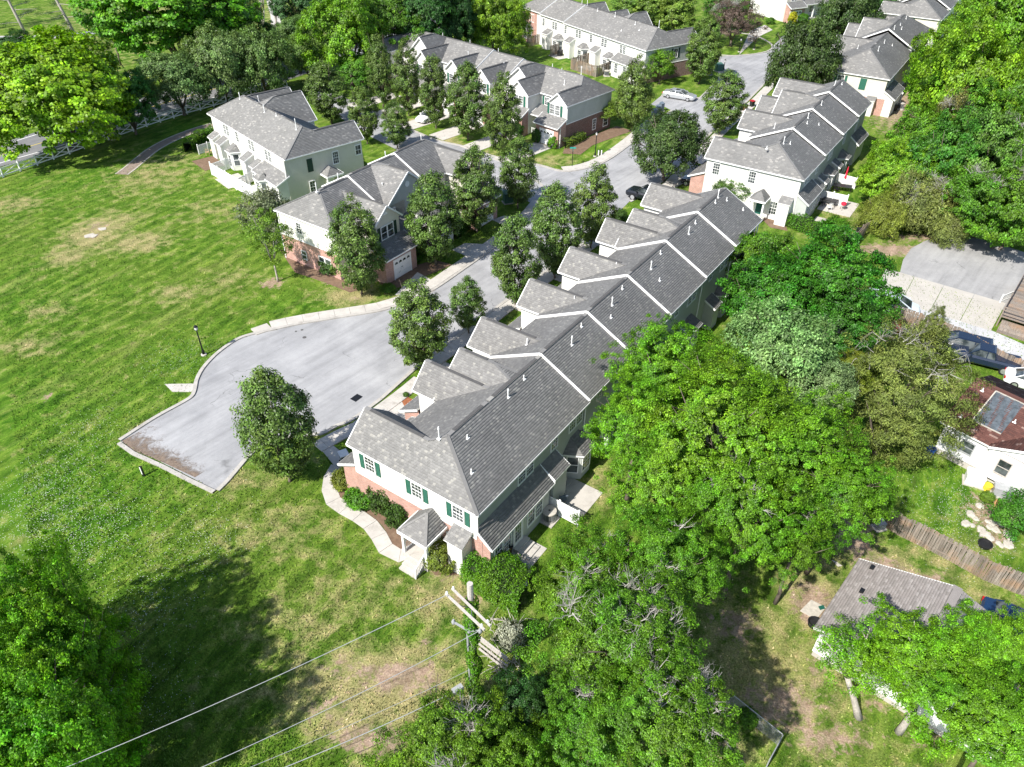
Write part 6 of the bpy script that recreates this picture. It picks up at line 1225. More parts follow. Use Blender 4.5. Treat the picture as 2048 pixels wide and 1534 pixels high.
for lb, c, r_, h_, v_, col in (("bright ball shrub by the red brick garage corner", (1106, 296), 11, 1.7, 'ball', (0.10, 0.24, 0.008)), ("dark cone shrub left of the centre row's end garage", (1073, 285), 10, 2.0, 'bush1', (0.04, 0.12, 0.012)), ("small dark shrub by the centre row's shaded porch", (1062, 260), 7, 1.2, 'bush0', (0.04, 0.11, 0.012)), ("dark shrub between the centre row's two near garages", (1035, 272), 12, 2.0, 'bush1', (0.04, 0.12, 0.012)),
    ("greyish shrub after the yellow-green hedge", (1182, 262), 9, 1.2, 'bush1', (0.10, 0.14, 0.05)), ("second greyish shrub nearer the small bright tree", (1199, 254), 8, 1.1, 'bush1', (0.11, 0.14, 0.06)), ("low shrub at the foot of the tall dark tree by the cream gable", (665, 545), 24, 1.8, 'bush1', (0.055, 0.12, 0.018)), ("spreading shrub in the bed left of that low shrub", (628, 522), 22, 1.7, 'bush1', (0.05, 0.11, 0.02)),
    ("bright green shrub at the brick corner behind the young tree", (572, 500), 16, 1.7, 'bush1', (0.08, 0.19, 0.01)), ("dark round shrub left of the middle block's garage", (787, 548), 18, 1.6, 'bush1', (0.03, 0.08, 0.012)), ("round clipped shrub right of the middle block's garage", (832, 520), 14, 1.2, 'ball', (0.06, 0.17, 0.01)), ("low bright plants below the dark round shrub", (775, 580), 16, .6, 'bush1', (0.08, 0.18, 0.015)),
    ("round bush at the corner of the green-doored end wall", (1432, 395), 14, 1.6, 'ball', (0.06, 0.16, 0.01)), ("bush under the crape myrtle", (1482, 412), 14, 1.5, 'bush1', (0.05, 0.15, 0.012)), ("yellow column shrub by the top house", (1583, 48), 9, 2.6, 'ball', (0.35, 0.36, 0.01)), ("clipped shrub left of the top house's porch", (1540, 48), 9, 1.4, 'ball', (0.07, 0.18, 0.01)), ("green shrub right of the yellow column shrub", (1604, 45), 10, 1.9, 'bush1', (0.06, 0.18, 0.01)),
    ("round shrub below the brick-ended row's corner", (1752, 226), 12, 1.7, 'ball', (0.06, 0.17, 0.01)), ("shrub at the end of the top row's brick wall", (1348, 140), 14, 1.8, 'bush1', (0.05, 0.14, 0.012)), ("dark shrub between the left block and the magnolia", (672, 364), 9, .9, 'bush1', (0.04, 0.12, 0.012)), ("small shrub in the front bed of the left block, left one", (602, 388), 5, .7, 'bush1', (0.06, 0.16, 0.01)), ("small shrub in the front bed of the left block, right one", (618, 381), 5, .7, 'bush1', (0.06, 0.16, 0.01)),
    ("white-blossomed wild bush beside the wooden trellis", (1022, 1290), 26, 2.0, 'bush1', (0.36, 0.38, 0.30)), ("dark bush behind the far crossbuck fence", (300, 140), 16, 2.6, 'bush1', (0.03, 0.08, 0.015)), ("small weeds on the brick-red mulch by the second home", (812, 792), 6, .4, 'bush1', (0.08, 0.16, 0.02)), ("green bush in the yard left of the chain-link fence", (1492, 1445), 20, 1.2, 'bush1', (0.07, 0.18, 0.012)),
    ("small tree-like bush at the kerb gap of the nearest row", (1240, 440), 12, 1.4, 'bush1', (0.055, 0.12, 0.02)), ("leafy bush beside the fence behind the green door row", (1668, 465), 22, 1.9, 'bush1', (0.075, 0.19, 0.01)), ("banana-leaved plant in the rubble garden", (1970, 1002), 12, .9, 'bush1', (0.12, 0.22, 0.02)), ("evergreen hedge bush inside the left block's fence", (521, 352), 12, 1.2, 'bush1', (0.035, 0.09, 0.015))):
    shrub(lb, c, r_, h_, v_, col)

# grass blades standing on the near ground
def grass_tufts():
    r = np.random.default_rng(5); n = 250000; Y = 17+85*r.random(n)**1.6; X = r.uniform(-1, 1, n)*(Y*0.62+12)
    keep = np.abs(X) < (Y*0.62+12)
    for poly in ASPH+[[FM(-0.2, -1)[:2], FM(48, -1)[:2], FM(48, 12)[:2], FM(-0.2, 12)[:2]], [FB10(0, 0)[:2], FB10(6.6, 0)[:2], FB10(6.6, 10)[:2], FB10(0, 10)[:2]]]:
        keep &= ~pip(X, Y, poly)
    for line, hw in PAVE:
        P = [tuple(p) for p in line]
        for a, b_ in zip(P, P[1:]):
            dx, dy = b_[0]-a[0], b_[1]-a[1]; L2 = dx*dx+dy*dy+1e-9; t = np.clip(((X-a[0])*dx+(Y-a[1])*dy)/L2, 0, 1); keep &= np.hypot(X-a[0]-t*dx, Y-a[1]-t*dy) > hw
    soil = blob_field('soil', X, Y); lush = blob_field('lush', X, Y); keep &= r.random(n) > soil*1.3; X, Y, lush = X[keep], Y[keep], lush[keep]; n = len(X)
    a = r.uniform(0, 2*pi, n); h = r.uniform(0.05, 0.13, n)*(1+0.5*lush); w = r.uniform(0.02, 0.045, n); lx = r.normal(0, 0.05, n); ly = r.normal(0, 0.05, n); ca, sa = np.cos(a)*w, np.sin(a)*w; Z = np.zeros(n)
    T = np.stack([np.stack([X-ca, Y-sa, Z], 1), np.stack([X+ca, Y+sa, Z], 1), np.stack([X+ca*.4+lx, Y+sa*.4+ly, h], 1), np.stack([X-ca*.4+lx, Y-sa*.4+ly, h], 1)], 1)
    o = np_mesh('grass_tufts', T.reshape(-1, 3), np.arange(4*n).reshape(-1, 4), 'grass_blade')
    for nm in ('dry', 'soil', 'lush'): o.data.attributes.new(nm, 'FLOAT', 'POINT').data.foreach_set('value', np.repeat(blob_field(nm, X, Y), 4).astype(np.float32))
    tag(o, 'short lawn grass standing on the ground of the lawns', 'grass', kind='stuff')
    # clover flowers
    m_ = 6000; c = r.integers(0, 14, m_); ctr = np.stack([[at(*p).x, at(*p).y] for p in ((70, 1060), (180, 1090), (60, 990), (130, 1030), (230, 1040), (400, 1080), (120, 950), (300, 1200), (1960, 1020), (1900, 1000), (1920, 1080), (250, 1400), (180, 860), (360, 720))]); X = ctr[c, 0]+r.normal(0, 2.0, m_); Y = ctr[c, 1]+r.normal(0, 1.8, m_); ok = ~pip(X, Y, main_poly)
    X, Y = X[ok], Y[ok]; n = len(X); s = r.uniform(0.012, 0.026, n); Z = r.uniform(0.07, 0.13, n); T = np.stack([np.stack([X-s, Y, Z], 1), np.stack([X, Y-s, Z], 1), np.stack([X+s, Y, Z], 1), np.stack([X, Y+s, Z], 1)], 1)
    o = np_mesh('clover_flowers', T.reshape(-1, 3), np.arange(4*n).reshape(-1, 4), 'flower_white'); tag(o, 'tiny white clover flowers scattered over the lawn', 'flowers', kind='stuff')
m, n, l, b = nt('grass_blade'); g = n.new('ShaderNodeNewGeometry'); c, _ = grass_colour(n, l, g.outputs['Position'])
c = mix(n, l, 1.0, c, ramp(n, l, g.outputs['Random Per Island'], [(0, (0.55, 0.65, 0.5)), (0.55, (1.0, 1.0, 1.0)), (0.85, (1.5, 1.35, 1.3)), (1, (2.3, 1.9, 3.0))]), 'MULTIPLY')
l.new(c, b.inputs['Base Color']); b.inputs['Roughness'].default_value = 0.8; M['grass_blade'] = m
grass_tufts()

# ------------------------------------------------------------------ vehicles
def vehicle(name, label, cat, c, heading, paint_, L=4.8, W=1.85, kind='sedan'):
    """x forward; sections are (x, half width, z bottom, z shoulder, z top of lower body)"""
    root = empty(name, (c[0], c[1], 0.03), radians(heading)); tag(root, label, cat); F0 = Frame((0, 0)); F0.local = True; h = W/2; q = L/4.8
    S = {'sedan': [(-2.4, .78, .42, .70, .80), (-2.25, .92, .26, .78, .98), (-1.5, 1, .20, .82, 1.03), (-.4, 1, .18, .82, .98), (.9, 1, .18, .80, .96), (1.6, .98, .20, .74, .90), (2.2, .90, .24, .66, .78), (2.4, .74, .36, .58, .66)],
         'truck': [(-2.4, .95, .55, .95, 1.12), (-2.35, .99, .45, 1.0, 1.18), (-.55, 1, .42, 1.0, 1.18), (.6, 1, .42, 1.0, 1.20), (1.3, 1, .42, .98, 1.18), (2.2, .97, .42, .92, 1.10), (2.4, .88, .5, .85, .98)],
         'van': [(-2.4, .9, .45, .9, 1.1), (-2.3, .98, .3, 1.0, 1.2), (-1, 1, .25, 1.0, 1.2), (.8, 1, .25, 1.0, 1.15), (1.6, .98, .25, .9, 1.05), (2.25, .9, .3, .75, .9), (2.4, .76, .4, .65, .75)]}[kind]
    mb = MB(F0); rings = []
    for x, w, zb, zs, zt in S:
        w *= h; r_ = [(x*q, -w*.92, zb), (x*q, -w, zb+.12), (x*q, -w, zs), (x*q, -w*.88, zt), (x*q, 0, zt+.03), (x*q, w*.88, zt), (x*q, w, zs), (x*q, w, zb+.12), (x*q, w*.92, zb)]; rings.append(r_)
    for a, b_ in zip(rings, rings[1:]):
        for i in range(9): j = (i+1) % 9; mb.face([a[i], b_[i], b_[j], a[j]])
    mb.face(rings[0]); mb.face(rings[-1][::-1]); body = mb.build('body', paint_, root, smooth=False)
    if kind == 'truck': xb0, xb1, xt0, xt1, zb, zt = -.65, 1.25, -.5, .55, 1.17, 1.82
    elif kind == 'van': xb0, xb1, xt0, xt1, zb, zt = -2.3, 1.6, -2.1, .55, 1.15, 1.75
    else: xb0, xb1, xt0, xt1, zb, zt = -1.75, 1.05, -1.05, .25, .97, 1.42
    xb0, xb1, xt0, xt1 = [v*q for v in (xb0, xb1, xt0, xt1)]; wb, wt = h*.88, h*.70
    g = MB(F0); A = [(xb0, -wb, zb), (xb1, -wb, zb), (xb1, wb, zb), (xb0, wb, zb)]; T = [(xt0, -wt, zt-.06), (xt1, -wt, zt-.06), (xt1, wt, zt-.06), (xt0, wt, zt-.06)]
    for i in range(4): j = (i+1) % 4; g.face([A[i], A[j], T[j], T[i]])
    g.face(T); g.build('windows', 'glass', root)
    r_ = MB(F0); e = .04; r_.face([(xt0-e, -wt-e, zt-.05), (xt1+e, -wt-e, zt-.05), (xt1+e, wt+e, zt-.05), (xt0-e, wt+e, zt-.05)][::-1]); a = [(xt0-e, -wt-e, zt-.05), (xt1+e, -wt-e, zt-.05), (xt1+e, wt+e, zt-.05), (xt0-e, wt+e, zt-.05)]; b2 = [(xt0+.1, -wt+.1, zt), (xt1-.08, -wt+.1, zt), (xt1-.08, wt-.1, zt), (xt0+.1, wt-.1, zt)]
    for i in range(4): j = (i+1) % 4; r_.face([a[i], a[j], b2[j], b2[i]])
    r_.face(b2)
    for i in range(4): r_.bar(A[i], (T[i][0], T[i][1], zt-.03), .07, .07)
    xm = (xt0+xt1)/2-.05
    for s in (-1, 1): r_.bar((xm, s*wb, zb), (xm, s*(wt+.01), zt-.04), .07, .05)
    r_.build('roof', paint_, root)
    if kind == 'sedan': s_ = MB(F0); s_.box(xt0+.55, xt1-.25, -.36, .36, zt-.0, zt+.012); s_.build('sunroof', 'glass', root)
    if kind == 'truck': s_ = MB(F0); s_.box(-2.3*q, xb0-.06, -h*.85, h*.85, 1.19, 1.235); s_.build('bed_cover', 'ute_navy' if paint_ == 'ute_navy' else 'plastic_black', root)
    R = .40 if kind == 'truck' else .33
    for x in (-1.45*q, 1.5*q):
        for s in (-1, 1):
            w = MB(F0); w.tube([(x, s*(h-.2), R), (x, s*(h+.02), R)], R, 18); wo = w.build('wheel', 'rubber', root); k = MB(F0); k.tube([(x, s*(h+.02), R), (x, s*(h+.035), R)], R*.66, 14); k.build('rim', 'tire_rim', wo)
    for s in (-1, 1):
        l_ = MB(F0); x = S[-2][0]*q; l_.box(x-.05, x+.1*q, s*h*.62-.16, s*h*.62+.16, S[-2][3]-.1, S[-2][3]+.06); l_.build('headlight', 'lens_glass', root)
        l_ = MB(F0); l_.box(-2.42*q, -2.3*q, s*h*.72-.14, s*h*.72+.14, S[1][3]-.12, S[1][3]+.08); l_.build('tail_light', 'lamp_red', root)
        l_ = MB(F0); l_.box(xb1-.35, xb1-.2, s*(h+.08)-.1, s*(h+.08)+.1, zb-.02, zb+.14); l_.build('mirror', paint_, root)
    return root
vehicle('parked_car', 'silver sedan with a sunroof parked on the bay by the right-hand road', 'car', at(1358, 197), -28, 'car_silver', 5.6, 2.05)
vehicle('pickup_truck', 'black pickup parked at the far end of the nearest row, nose to the street', 'truck', at(1296, 402), 145, 'car_black', 5.6, 2.0, 'truck')
vehicle('parked_car', 'white car half hidden under the third tree of the centre row', 'car', at(858, 240), -125, 'car_white', 4.8, 1.85)
vehicle('parked_car', 'dark car in the shade of the round-headed tree beside the white end wall', 'car', at(1396, 372), 150, 'car_black', 4.6, 1.8)
vehicle('parked_van', 'pale blue-grey van on the gravel drive under the deep green tree', 'van', at(1778, 622), -25, 'car_pale', 5.2, 2.0, 'van')
vehicle('parked_car', 'dark red car beneath the trees left of the cedar', 'car', at(1752, 652), -25, 'car_red', 4.6, 1.8)
vehicle('pickup_truck', 'navy pickup with a flat bed cover by the picket fence, behind the bungalow', 'truck', at(1962, 728), 152, 'ute_navy', 5.6, 2.0, 'truck')
vehicle('parked_car', 'dark wagon ahead of the navy pickup along the picket fence', 'car', at(1918, 703), 152, 'ute_navy', 4.9, 1.9, 'van')
vehicle('parked_car', 'white rounded car at the right edge behind the brown roof', 'car', at(2062, 776), -30, 'car_white', 4.6, 1.8)
vehicle('parked_car', 'blue car mostly hidden behind the warm grey roof', 'car', at(2030, 1262), -35, 'car_blue', 4.4, 1.8)

# ------------------------------------------------------------------ lamp posts, signs and boxes
def lamp_post(label, base, top=None):
    b_ = at(*base); root = empty('lamp_post', b_); tag(root, label, 'street lamp', 'black lamp posts'); F = Frame(b_.xy); H = top_of(b_, top) if top else 3.1
    k = MB(F); k.lathe((0, 0, 0), [(.26, -.05), (.26, .1), (.16, .14)], 10); k.build('footing', 'concrete_new', root)
    p = MB(F); p.lathe((0, 0, 0), [(.13, .1), (.13, .45), (.07, .6), (.055, H*.8), (.075, H*.82), (.05, H*.84)], 10); p.build('post', 'black_metal', root)
    z = H*.84; g = MB(F); g.lathe((0, 0, 0), [(.09, z), (.15, z+.12), (.15, z+.3), (.12, z+.36)], 8); g.build('lamp_glass', 'lens_glass', root)
    c = MB(F); c.lathe((0, 0, 0), [(.2, z+.34), (.14, z+.44), (.04, z+.5), (.02, z+.58)], 8)
    for i in range(4): t = pi/4+i*pi/2; c.bar((.155*cos(t), .155*sin(t), z+.05), (.16*cos(t), .16*sin(t), z+.36), .02)
    c.build('lantern_cap', 'black_metal', root)
for lb, b_, t_ in (("black lamp post standing on the lawn left of the cul-de-sac", (408, 710), (392, 650)), ("lamp post with a white globe on the corner lawn by the red brick end", (1190, 313), (1193, 262)), ("lamp post on the top traffic island, left one", (1478, 104), (1482, 77)), ("taller lamp post on the top traffic island, right one", (1508, 99), (1517, 58)), ("lamp post beside the upper utility boxes", (1447, 141), (1450, 121))): lamp_post(lb, b_, t_)
b_ = at(1144, 333); root = empty('street_sign', b_); tag(root, 'street name sign with a teal blade on a thin black post, corner lawn', 'sign'); F = Frame(b_.xy); H = top_of(b_, (1146, 297))
p = MB(F); p.tube([(0, 0, 0), (0, 0, H)], .05, 8); p.lathe((0, 0, 0), [(.16, -.02), (.16, .06)], 9); p.build('post', 'black_metal', root); paint('sign_teal', (0.02, 0.28, 0.24), .5, 0, 0)
p = MB(F); p.box(-.42, .42, -.012, .012, H-.02, H+.18); p.build('sign_blade', 'sign_teal', root); p = MB(F); p.box(-.012, .012, -.42, .42, H-.24, H-.06); p.build('sign_blade', 'sign_teal', root)
b_ = at(288, 952); root = empty('marker_post', b_); tag(root, 'short black and white marker post on the lawn below the dead end', 'post'); p = MB(Frame(b_.xy)); p.box(-.09, .09, -.05, .05, 0, 1.0); p.build('post', 'black_metal', root); p = MB(Frame(b_.xy)); p.box(-.07, .0, -.075, -.05, .25, .95); p.build('reflector_strip', 'trim_white', root)
b_ = at(1199, 311); root = empty('meter_posts', b_); tag(root, 'pair of short white utility markers beside the globe lamp post', 'post'); F = Frame(b_.xy)
for x, m_ in ((-.18, 'trim_white'), (0.05, 'black_metal'), (.25, 'trim_white')): p = MB(F); p.box(x-.07, x+.07, -.06, .06, 0, .75); p.build('post', m_, root)
def ubox(label, c, w, d, h, mat='utility_green', rz=20, name='utility_box'):
    b_ = at(*c); root = empty(name, b_); tag(root, label, 'utility box'); F = Frame(b_.xy, rz); p = MB(F); p.box(-w/2-.12, w/2+.12, -d/2-.12, d/2+.12, -.03, .1); p.build('pad', 'concrete_new', root)
    p = MB(F); p.box(-w/2, w/2, -d/2, d/2, .1, h*.82); p.prism([(-w/2-.03, -d/2-.03), (w/2+.03, -d/2-.03), (w/2+.03, d/2+.03), (-w/2-.03, d/2+.03)], h*.82, h*.88); p.face([(-w/2, -d/2, h*.88), (w/2, -d/2, h*.88), (w/2, d/2, h), (-w/2, d/2, h)]); p.build('cabinet', mat, root)
    p = MB(F)
    for s in (-1, 1): p.box(s*w*.24-w*.21, s*w*.24+w*.21, -d/2-.02, -d/2, .16, h*.78)
    p.build('cabinet_door', mat, root)
ubox('green transformer box on the grass island by the side street', (1016, 405), 1.1, .9, 1.5); ubox('larger green transformer box near the top junction', (1437, 142), 1.3, 1.1, 1.4); ubox('pale green utility box left of the larger transformer', (1418, 150), .8, .6, 1.2, 'grey_metal')
paint('mail_blue', (0.16, 0.20, 0.24), .5, .2, 0)
for i, c in enumerate([(1307, 236), (1315, 229), (1322, 223)]): ubox(['lowest of the three slate cluster mailboxes by the kerb', 'middle one of the three slate cluster mailboxes by the kerb', 'topmost of the three slate cluster mailboxes by the kerb'][i], c, .75, .55, 1.5, 'mail_blue', 40, 'mailbox_cluster')

# ------------------------------------------------------------------ fences
def crossbuck(label, px, post='trim_white'):
    L = resample(smooth_line([tuple(at(*p).xy) for p in px], 4), 2.4); root = empty('crossbuck_fence', (L[0].x, L[0].y, 0)); tag(root, label, 'fence')
    for i, p in enumerate(L):
        mb = MB(); mb.box(p.x-.08, p.x+.08, p.y-.08, p.y+.08, -.05, 1.38); mb.lathe((p.x, p.y, 1.38), [(.1, 0), (.02, .08)], 4); mb.build('post', post, root)
        if i == len(L)-1: break
        q = L[i+1]
        for z in (.25, 1.18): mb = MB(); mb.bar((p.x, p.y, z), (q.x, q.y, z), .05, .14); mb.build('rail', post, root)
        mb = MB(); mb.bar((p.x, p.y, .3), (q.x, q.y, 1.12), .04, .12); mb.build('brace', post, root); mb = MB(); mb.bar((p.x+.05, p.y+.03, 1.12), (q.x+.05, q.y+.03, .3), .04, .12); mb.build('brace', post, root)
crossbuck('white crossbuck fence along the near side of the country road', [(-70, 378), (0, 357), (57, 337), (130, 312), (190, 290), (218, 280)])
crossbuck('white crossbuck fence from the stone pillar to behind the left block', [(240, 273), (300, 252), (360, 233), (420, 216), (500, 194), (575, 176)])
crossbuck('white crossbuck fence on the far side of the country road', [(262, 160), (312, 149), (365, 131), (400, 121), (450, 104)])
b_ = at(230, 278); root = empty('stone_pillar', b_); tag(root, 'square stone pillar with a flat cap in the white crossbuck fence', 'pillar'); F = Frame(b_.xy, 20); p = MB(F); p.box(-.5, .5, -.5, .5, -.05, 2.5); p.build('shaft', 'stone_wall', root); p = MB(F); p.box(-.62, .62, -.62, .62, 2.5, 2.68); p.build('cap', 'stone_pale', root)
PK = []
for i in range(3):
    mb = MB(Frame((0, 0))); w = .066; mb.prism([(-w, -.011), (w, -.011), (w, .011), (-w, .011)], 0, 1); me_o = mb.build('picket', 'picket_wood'); PK.append(me_o.data); bpy.data.objects.remove(me_o)
def picket_fence(label, px, h=1.8, gap=.15, name='picket_fence', lean=0.0, seed=1):
    rr = random.Random(seed); L = resample([tuple(at(*p).xy) for p in px], gap); root = empty(name, (L[0].x, L[0].y, 0)); tag(root, label, 'fence'); n = len(L); o0 = Vector((L[0].x, L[0].y, 0))
    for i in range(n-1):
        p, q = L[i], L[i+1]; a = atan2(q.y-p.y, q.x-p.x); c = bpy.data.objects.new('picket', PK[i % 3]); COL.objects.link(c); c.parent = root; c.location = (p.x-o0.x, p.y-o0.y, rr.uniform(-.03, .02)); c.rotation_euler = (rr.gauss(lean, .015), rr.gauss(0, .012), a); c.scale = (1, 1, h*rr.uniform(.97, 1.03))
    for i in range(0, n-1, 16):
        p = L[i]; q = L[min(i+16, n-1)]; d = (q-p).normalized(); nn = Vector((-d.y, d.x))*.07; mb = MB(); mb.bar((p.x+nn.x, p.y+nn.y, -.1), (p.x+nn.x, p.y+nn.y, h*.98), .09); mb.build('post', 'wood_old', root)
        for z in (.35, h*.82): mb = MB(); mb.bar((p.x+nn.x*.6, p.y+nn.y*.6, z), (q.x+nn.x*.6, q.y+nn.y*.6, z), .04, .09); mb.build('rail', 'wood_old', root)
    return root
picket_fence('long weathered picket fence between the brown yard and the bungalow lawn', [(1770, 1055), (1793, 1069), (1882, 1113), (1967, 1160), (2036, 1188), (2110, 1215)], 1.85, seed=2)
picket_fence('picket fence between the gravel drive and the parked pickups', [(1780, 641), (1860, 668), (1908, 688), (1993, 737), (2075, 772)], 1.8, seed=3)
picket_fence('short leaning dark fence beside the bins at the bamboo', [(1692, 510), (1710, 488), (1730, 468)], 1.9, lean=.12, seed=4)
c2 = lambda x, y: (1030+x/2.542, y/2.542)
picket_fence('wooden privacy fence of the top row, left of the grill', [c2(180, 287), c2(252, 263)], 2.0, .17, seed=5); picket_fence('wooden privacy fence enclosing the large top-row patio', [c2(378, 322), c2(283, 352), c2(412, 393), c2(487, 368)], 2.0, .17, seed=6); picket_fence('dark wooden fence at the brick end of the top row', [c2(62, 238), c2(140, 222)], 2.0, .17, seed=7)
def lattice(label, px, h=1.5, lat=True, name='lattice_fence', nside=None, base=0.0):
    P = [at(*p) for p in px]; root = empty(name, P[0]); tag(root, label, 'fence'); 
    for a, b_ in zip(P, P[1:]):
        d = (b_-a); n = max(1, round(d.length/1.9)); F = Frame(a.xy, math.degrees(atan2(d.y, d.x))); W_ = d.length/n
        for k in range(n+1):
            mb = MB(F); mb.box(k*W_-.06, k*W_+.06, -.06, .06, -.05, h+.1); mb.lathe((k*W_, 0, h+.1), [(.085, 0), (.085, .03), (.01, .1)], 4); mb.build('post', 'trim_white', root)
        for k in range(n):
            u0, u1 = k*W_+.06, (k+1)*W_-.06; mb = MB(F)
            for z in (.12+base, h-.05): mb.box(u0, u1, -.025, .025, z-.05, z+.05)
            mb.build('rail', 'trim_white', root); mb = MB(F); z0, z1 = .18+base, h-.11
            if lat:
                hh = z1-z0; t = -hh
                while t < (u1-u0):
                    for s in (0, 1):
                        xa, xb = (u0+t, u0+t+hh); za, zb_ = (z0, z1) if s == 0 else (z1, z0); 
                        if xa < u0: za += (u0-xa)*(1 if s == 0 else -1); xa = u0
                        if xb > u1: zb_ -= (xb-u1)*(1 if s == 0 else -1); xb = u1
                        if xb-xa > .02: mb.bar((xa, -.008+.016*s, za), (xb, -.008+.016*s, zb_), .012, .042, upv=(0, 0, 1))
                    t += .13
            else:
                m_ = int((u1-u0)/.16)
                for i in range(m_): x = u0+(i+.5)*(u1-u0)/m_; mb.box(x-.07, x+.07, -.012, .012, z0, z1)
            mb.build('lattice' if lat else 'board_panel', 'trim_white', root, kind='stuff')
lattice('white lattice fence beside the air conditioner of the nearest garden', [(1081, 1012), (1156, 1053)]); lattice('short white lattice fence at the second bay of the nearest row', [(1172, 882), (1212, 908)])
lattice('white lattice fence of the patio with the square table', [(1634, 402), (1690, 414)]); lattice('white lattice fence behind the red umbrella', [(1662, 366), (1708, 378)]); lattice('low white fence behind the bright hedge at the near corner', [(966, 1124), (1052, 1172)], 1.0, False)
lattice('white board fence along the lawn side of the left block', [(425, 350), (472, 378), (521, 405)], 1.7, False); lattice('white lattice divider between the left block patios', [(425, 350), (482, 330)], 1.5); lattice('short white divider beside the white table', [(474, 380), (514, 360)], 1.4); lattice('white lattice fence by the wicker chair', [(399, 309), (437, 298)], 1.3); lattice('white lattice fence of the brick-ended row', [(1775, 200), (1800, 205)], 1.6)
# chain-link fence, bottom
P = [at(1452, 1408), at(1556, 1492), at(1530, 1540)]; root = empty('chain_link_fence', P[0]); tag(root, 'rusty chain-link fence corner in the bottom yard', 'fence')
for a, b_ in zip(P, P[1:]):
    d = b_-a; n = max(1, round(d.length/2.4)); F = Frame(a.xy, math.degrees(atan2(d.y, d.x)))
    for k in range(n+1): mb = MB(F); mb.tube([(k*d.length/n, 0, 0), (k*d.length/n, 0, 1.25)], .035, 6); mb.build('post', 'grey_metal', root)
    mb = MB(F); mb.tube([(0, 0, 1.22), (d.length, 0, 1.22)], .025, 5); mb.build('rail', 'grey_metal', root); mb = MB(F); t = -1.15
    while t < d.length:
        for s in (0, 1):
            xa, xb = max(0, t), min(d.length, t+1.15); za, zb_ = .03+(xa-t), .03+(xb-t)
            if s: za, zb_ = 1.21-za, 1.21-zb_
            if xb > xa: mb.bar((xa, .004*s, za), (xb, .004*s, zb_), .007)
        t += .1
    mb.build('wire_mesh', 'grey_metal', root, kind='stuff')

# ------------------------------------------------------------------ utility pole, metal pole, wires
pb = at(950, 1398); PH = top_of(pb, (929, 1168)); root = empty('utility_pole', pb); tag(root, 'ivy-covered wooden utility pole with two grey crossarms', 'utility pole'); F = Frame(pb.xy)
mb = MB(F); mb.tube([(0, 0, -.1), (.0, 0, PH*.5), (0, 0, PH)], [.2, .18, .15], 10); mb.build('pole', 'wood_pole', root)
armz = PH-1.0; ARM = []
for pa, pc in (((891, 1187), (969, 1260)), ((904, 1177), (981, 1252))):
    a, c = at(*pa, armz), at(*pc, armz); ARM.append((a, c)); mb = MB(); mb.bar(tuple(a), tuple(c), .10, .11); mb.build('crossarm', 'wood_pole', root)
mb = MB()
for (a, c) in ARM[:1]:
    for t in (.3, .7): q = a.lerp(c, t); mb.bar((q.x, q.y, armz-.05), (pb.x, pb.y, armz-.95), .04, .03)
mb.build('arm_brace', 'grey_metal', root); mb = MB()
for (a, c) in ARM:
    for t in (.04, .93):
        q = a.lerp(c, t); mb.lathe((q.x, q.y, armz+.08), [(.03, 0), (.07, .06), (.04, .1), (.06, .15), (.02, .2)], 8)
mb.build('insulator', 'lens_glass', root, kind='stuff')
r = np.random.default_rng(3); n = 6000; a = r.uniform(0, 2*pi, n); z = r.uniform(0.2, PH-1.0, n); rad = (.26+.10*np.sin(z*2.3+a))*r.uniform(.75, 1.2, n)*(1+.25*(z < PH*.4)); C = np.stack([np.cos(a)*rad, np.sin(a)*rad, z], 1); me = leaves_mesh('ivy', C, np.stack([np.cos(a), np.sin(a), np.full(n, .5)], 1), .11, .8, 'leaf', .4, 4)
o = bpy.data.objects.new('ivy', me); COL.objects.link(o); o.parent = root; o.color = (.07, .19, .008, 1)
mb_ = at(942, 1402); MH = top_of(mb_, (924, 1258)); root = empty('metal_pole', mb_); tag(root, 'thin grey metal pole with a small bracket, left of the ivy-covered pole', 'pole'); mb = MB(Frame(mb_.xy)); mb.tube([(0, 0, 0), (0, 0, MH)], .07, 8); mb.build('pole', 'grey_metal', root)
qa, qb, qc = at(907, 1244, MH), at(938, 1262, MH), at(960, 1262, MH); mb = MB(); mb.bar(tuple(qa), tuple(qb), .09, .09); mb.bar(tuple(qb), tuple(qc), .08, .08)
for q in (qa, qb, qc): mb.lathe((q.x, q.y, MH-.1), [(.1, 0), (.12, .12), (.05, .3)], 8)
mb.build('bracket', 'grey_metal', root)
def wire(label, A, Bp, zb, sag=.5, r_=.018):
    B_ = at(*Bp, zb); A = Vector(A); B_ = A+(B_-A)*1.25; root = MB(); pts = [tuple(A.lerp(B_, t)-Vector((0, 0, sag*4*t*(1-t)))) for t in np.linspace(0, 1, 22)]; root.tube(pts, r_, 5); tag(root.build('overhead_wire', 'grey_metal'), label, 'wire')
a0 = ARM[0][0]
wire('uppermost overhead wire, running to the bottom left from the crossarm tip', at(893, 1190, armz+.25), (110, 1534), armz-.2); wire('second overhead wire from the top, starting at the metal pole bracket', at(958, 1262, MH+.1), (385, 1534), MH-.3); wire('third overhead wire from the top, thinner than the lowest one', at(938, 1340, 5.5), (490, 1534), 5.2, .3, .012); wire('lowest and thickest overhead wire, ending at a white splice box', at(928, 1374, 5.0), (560, 1534), 4.8, .3, .022)
q = at(915, 1378, 5.0); mb = MB(Frame(q.xy, 35)); mb.box(-.28, .28, -.14, .14, 4.85, 5.1); tag(mb.build('splice_box', 'grey_metal'), 'white box hanging on the lowest overhead wire', 'cable box')
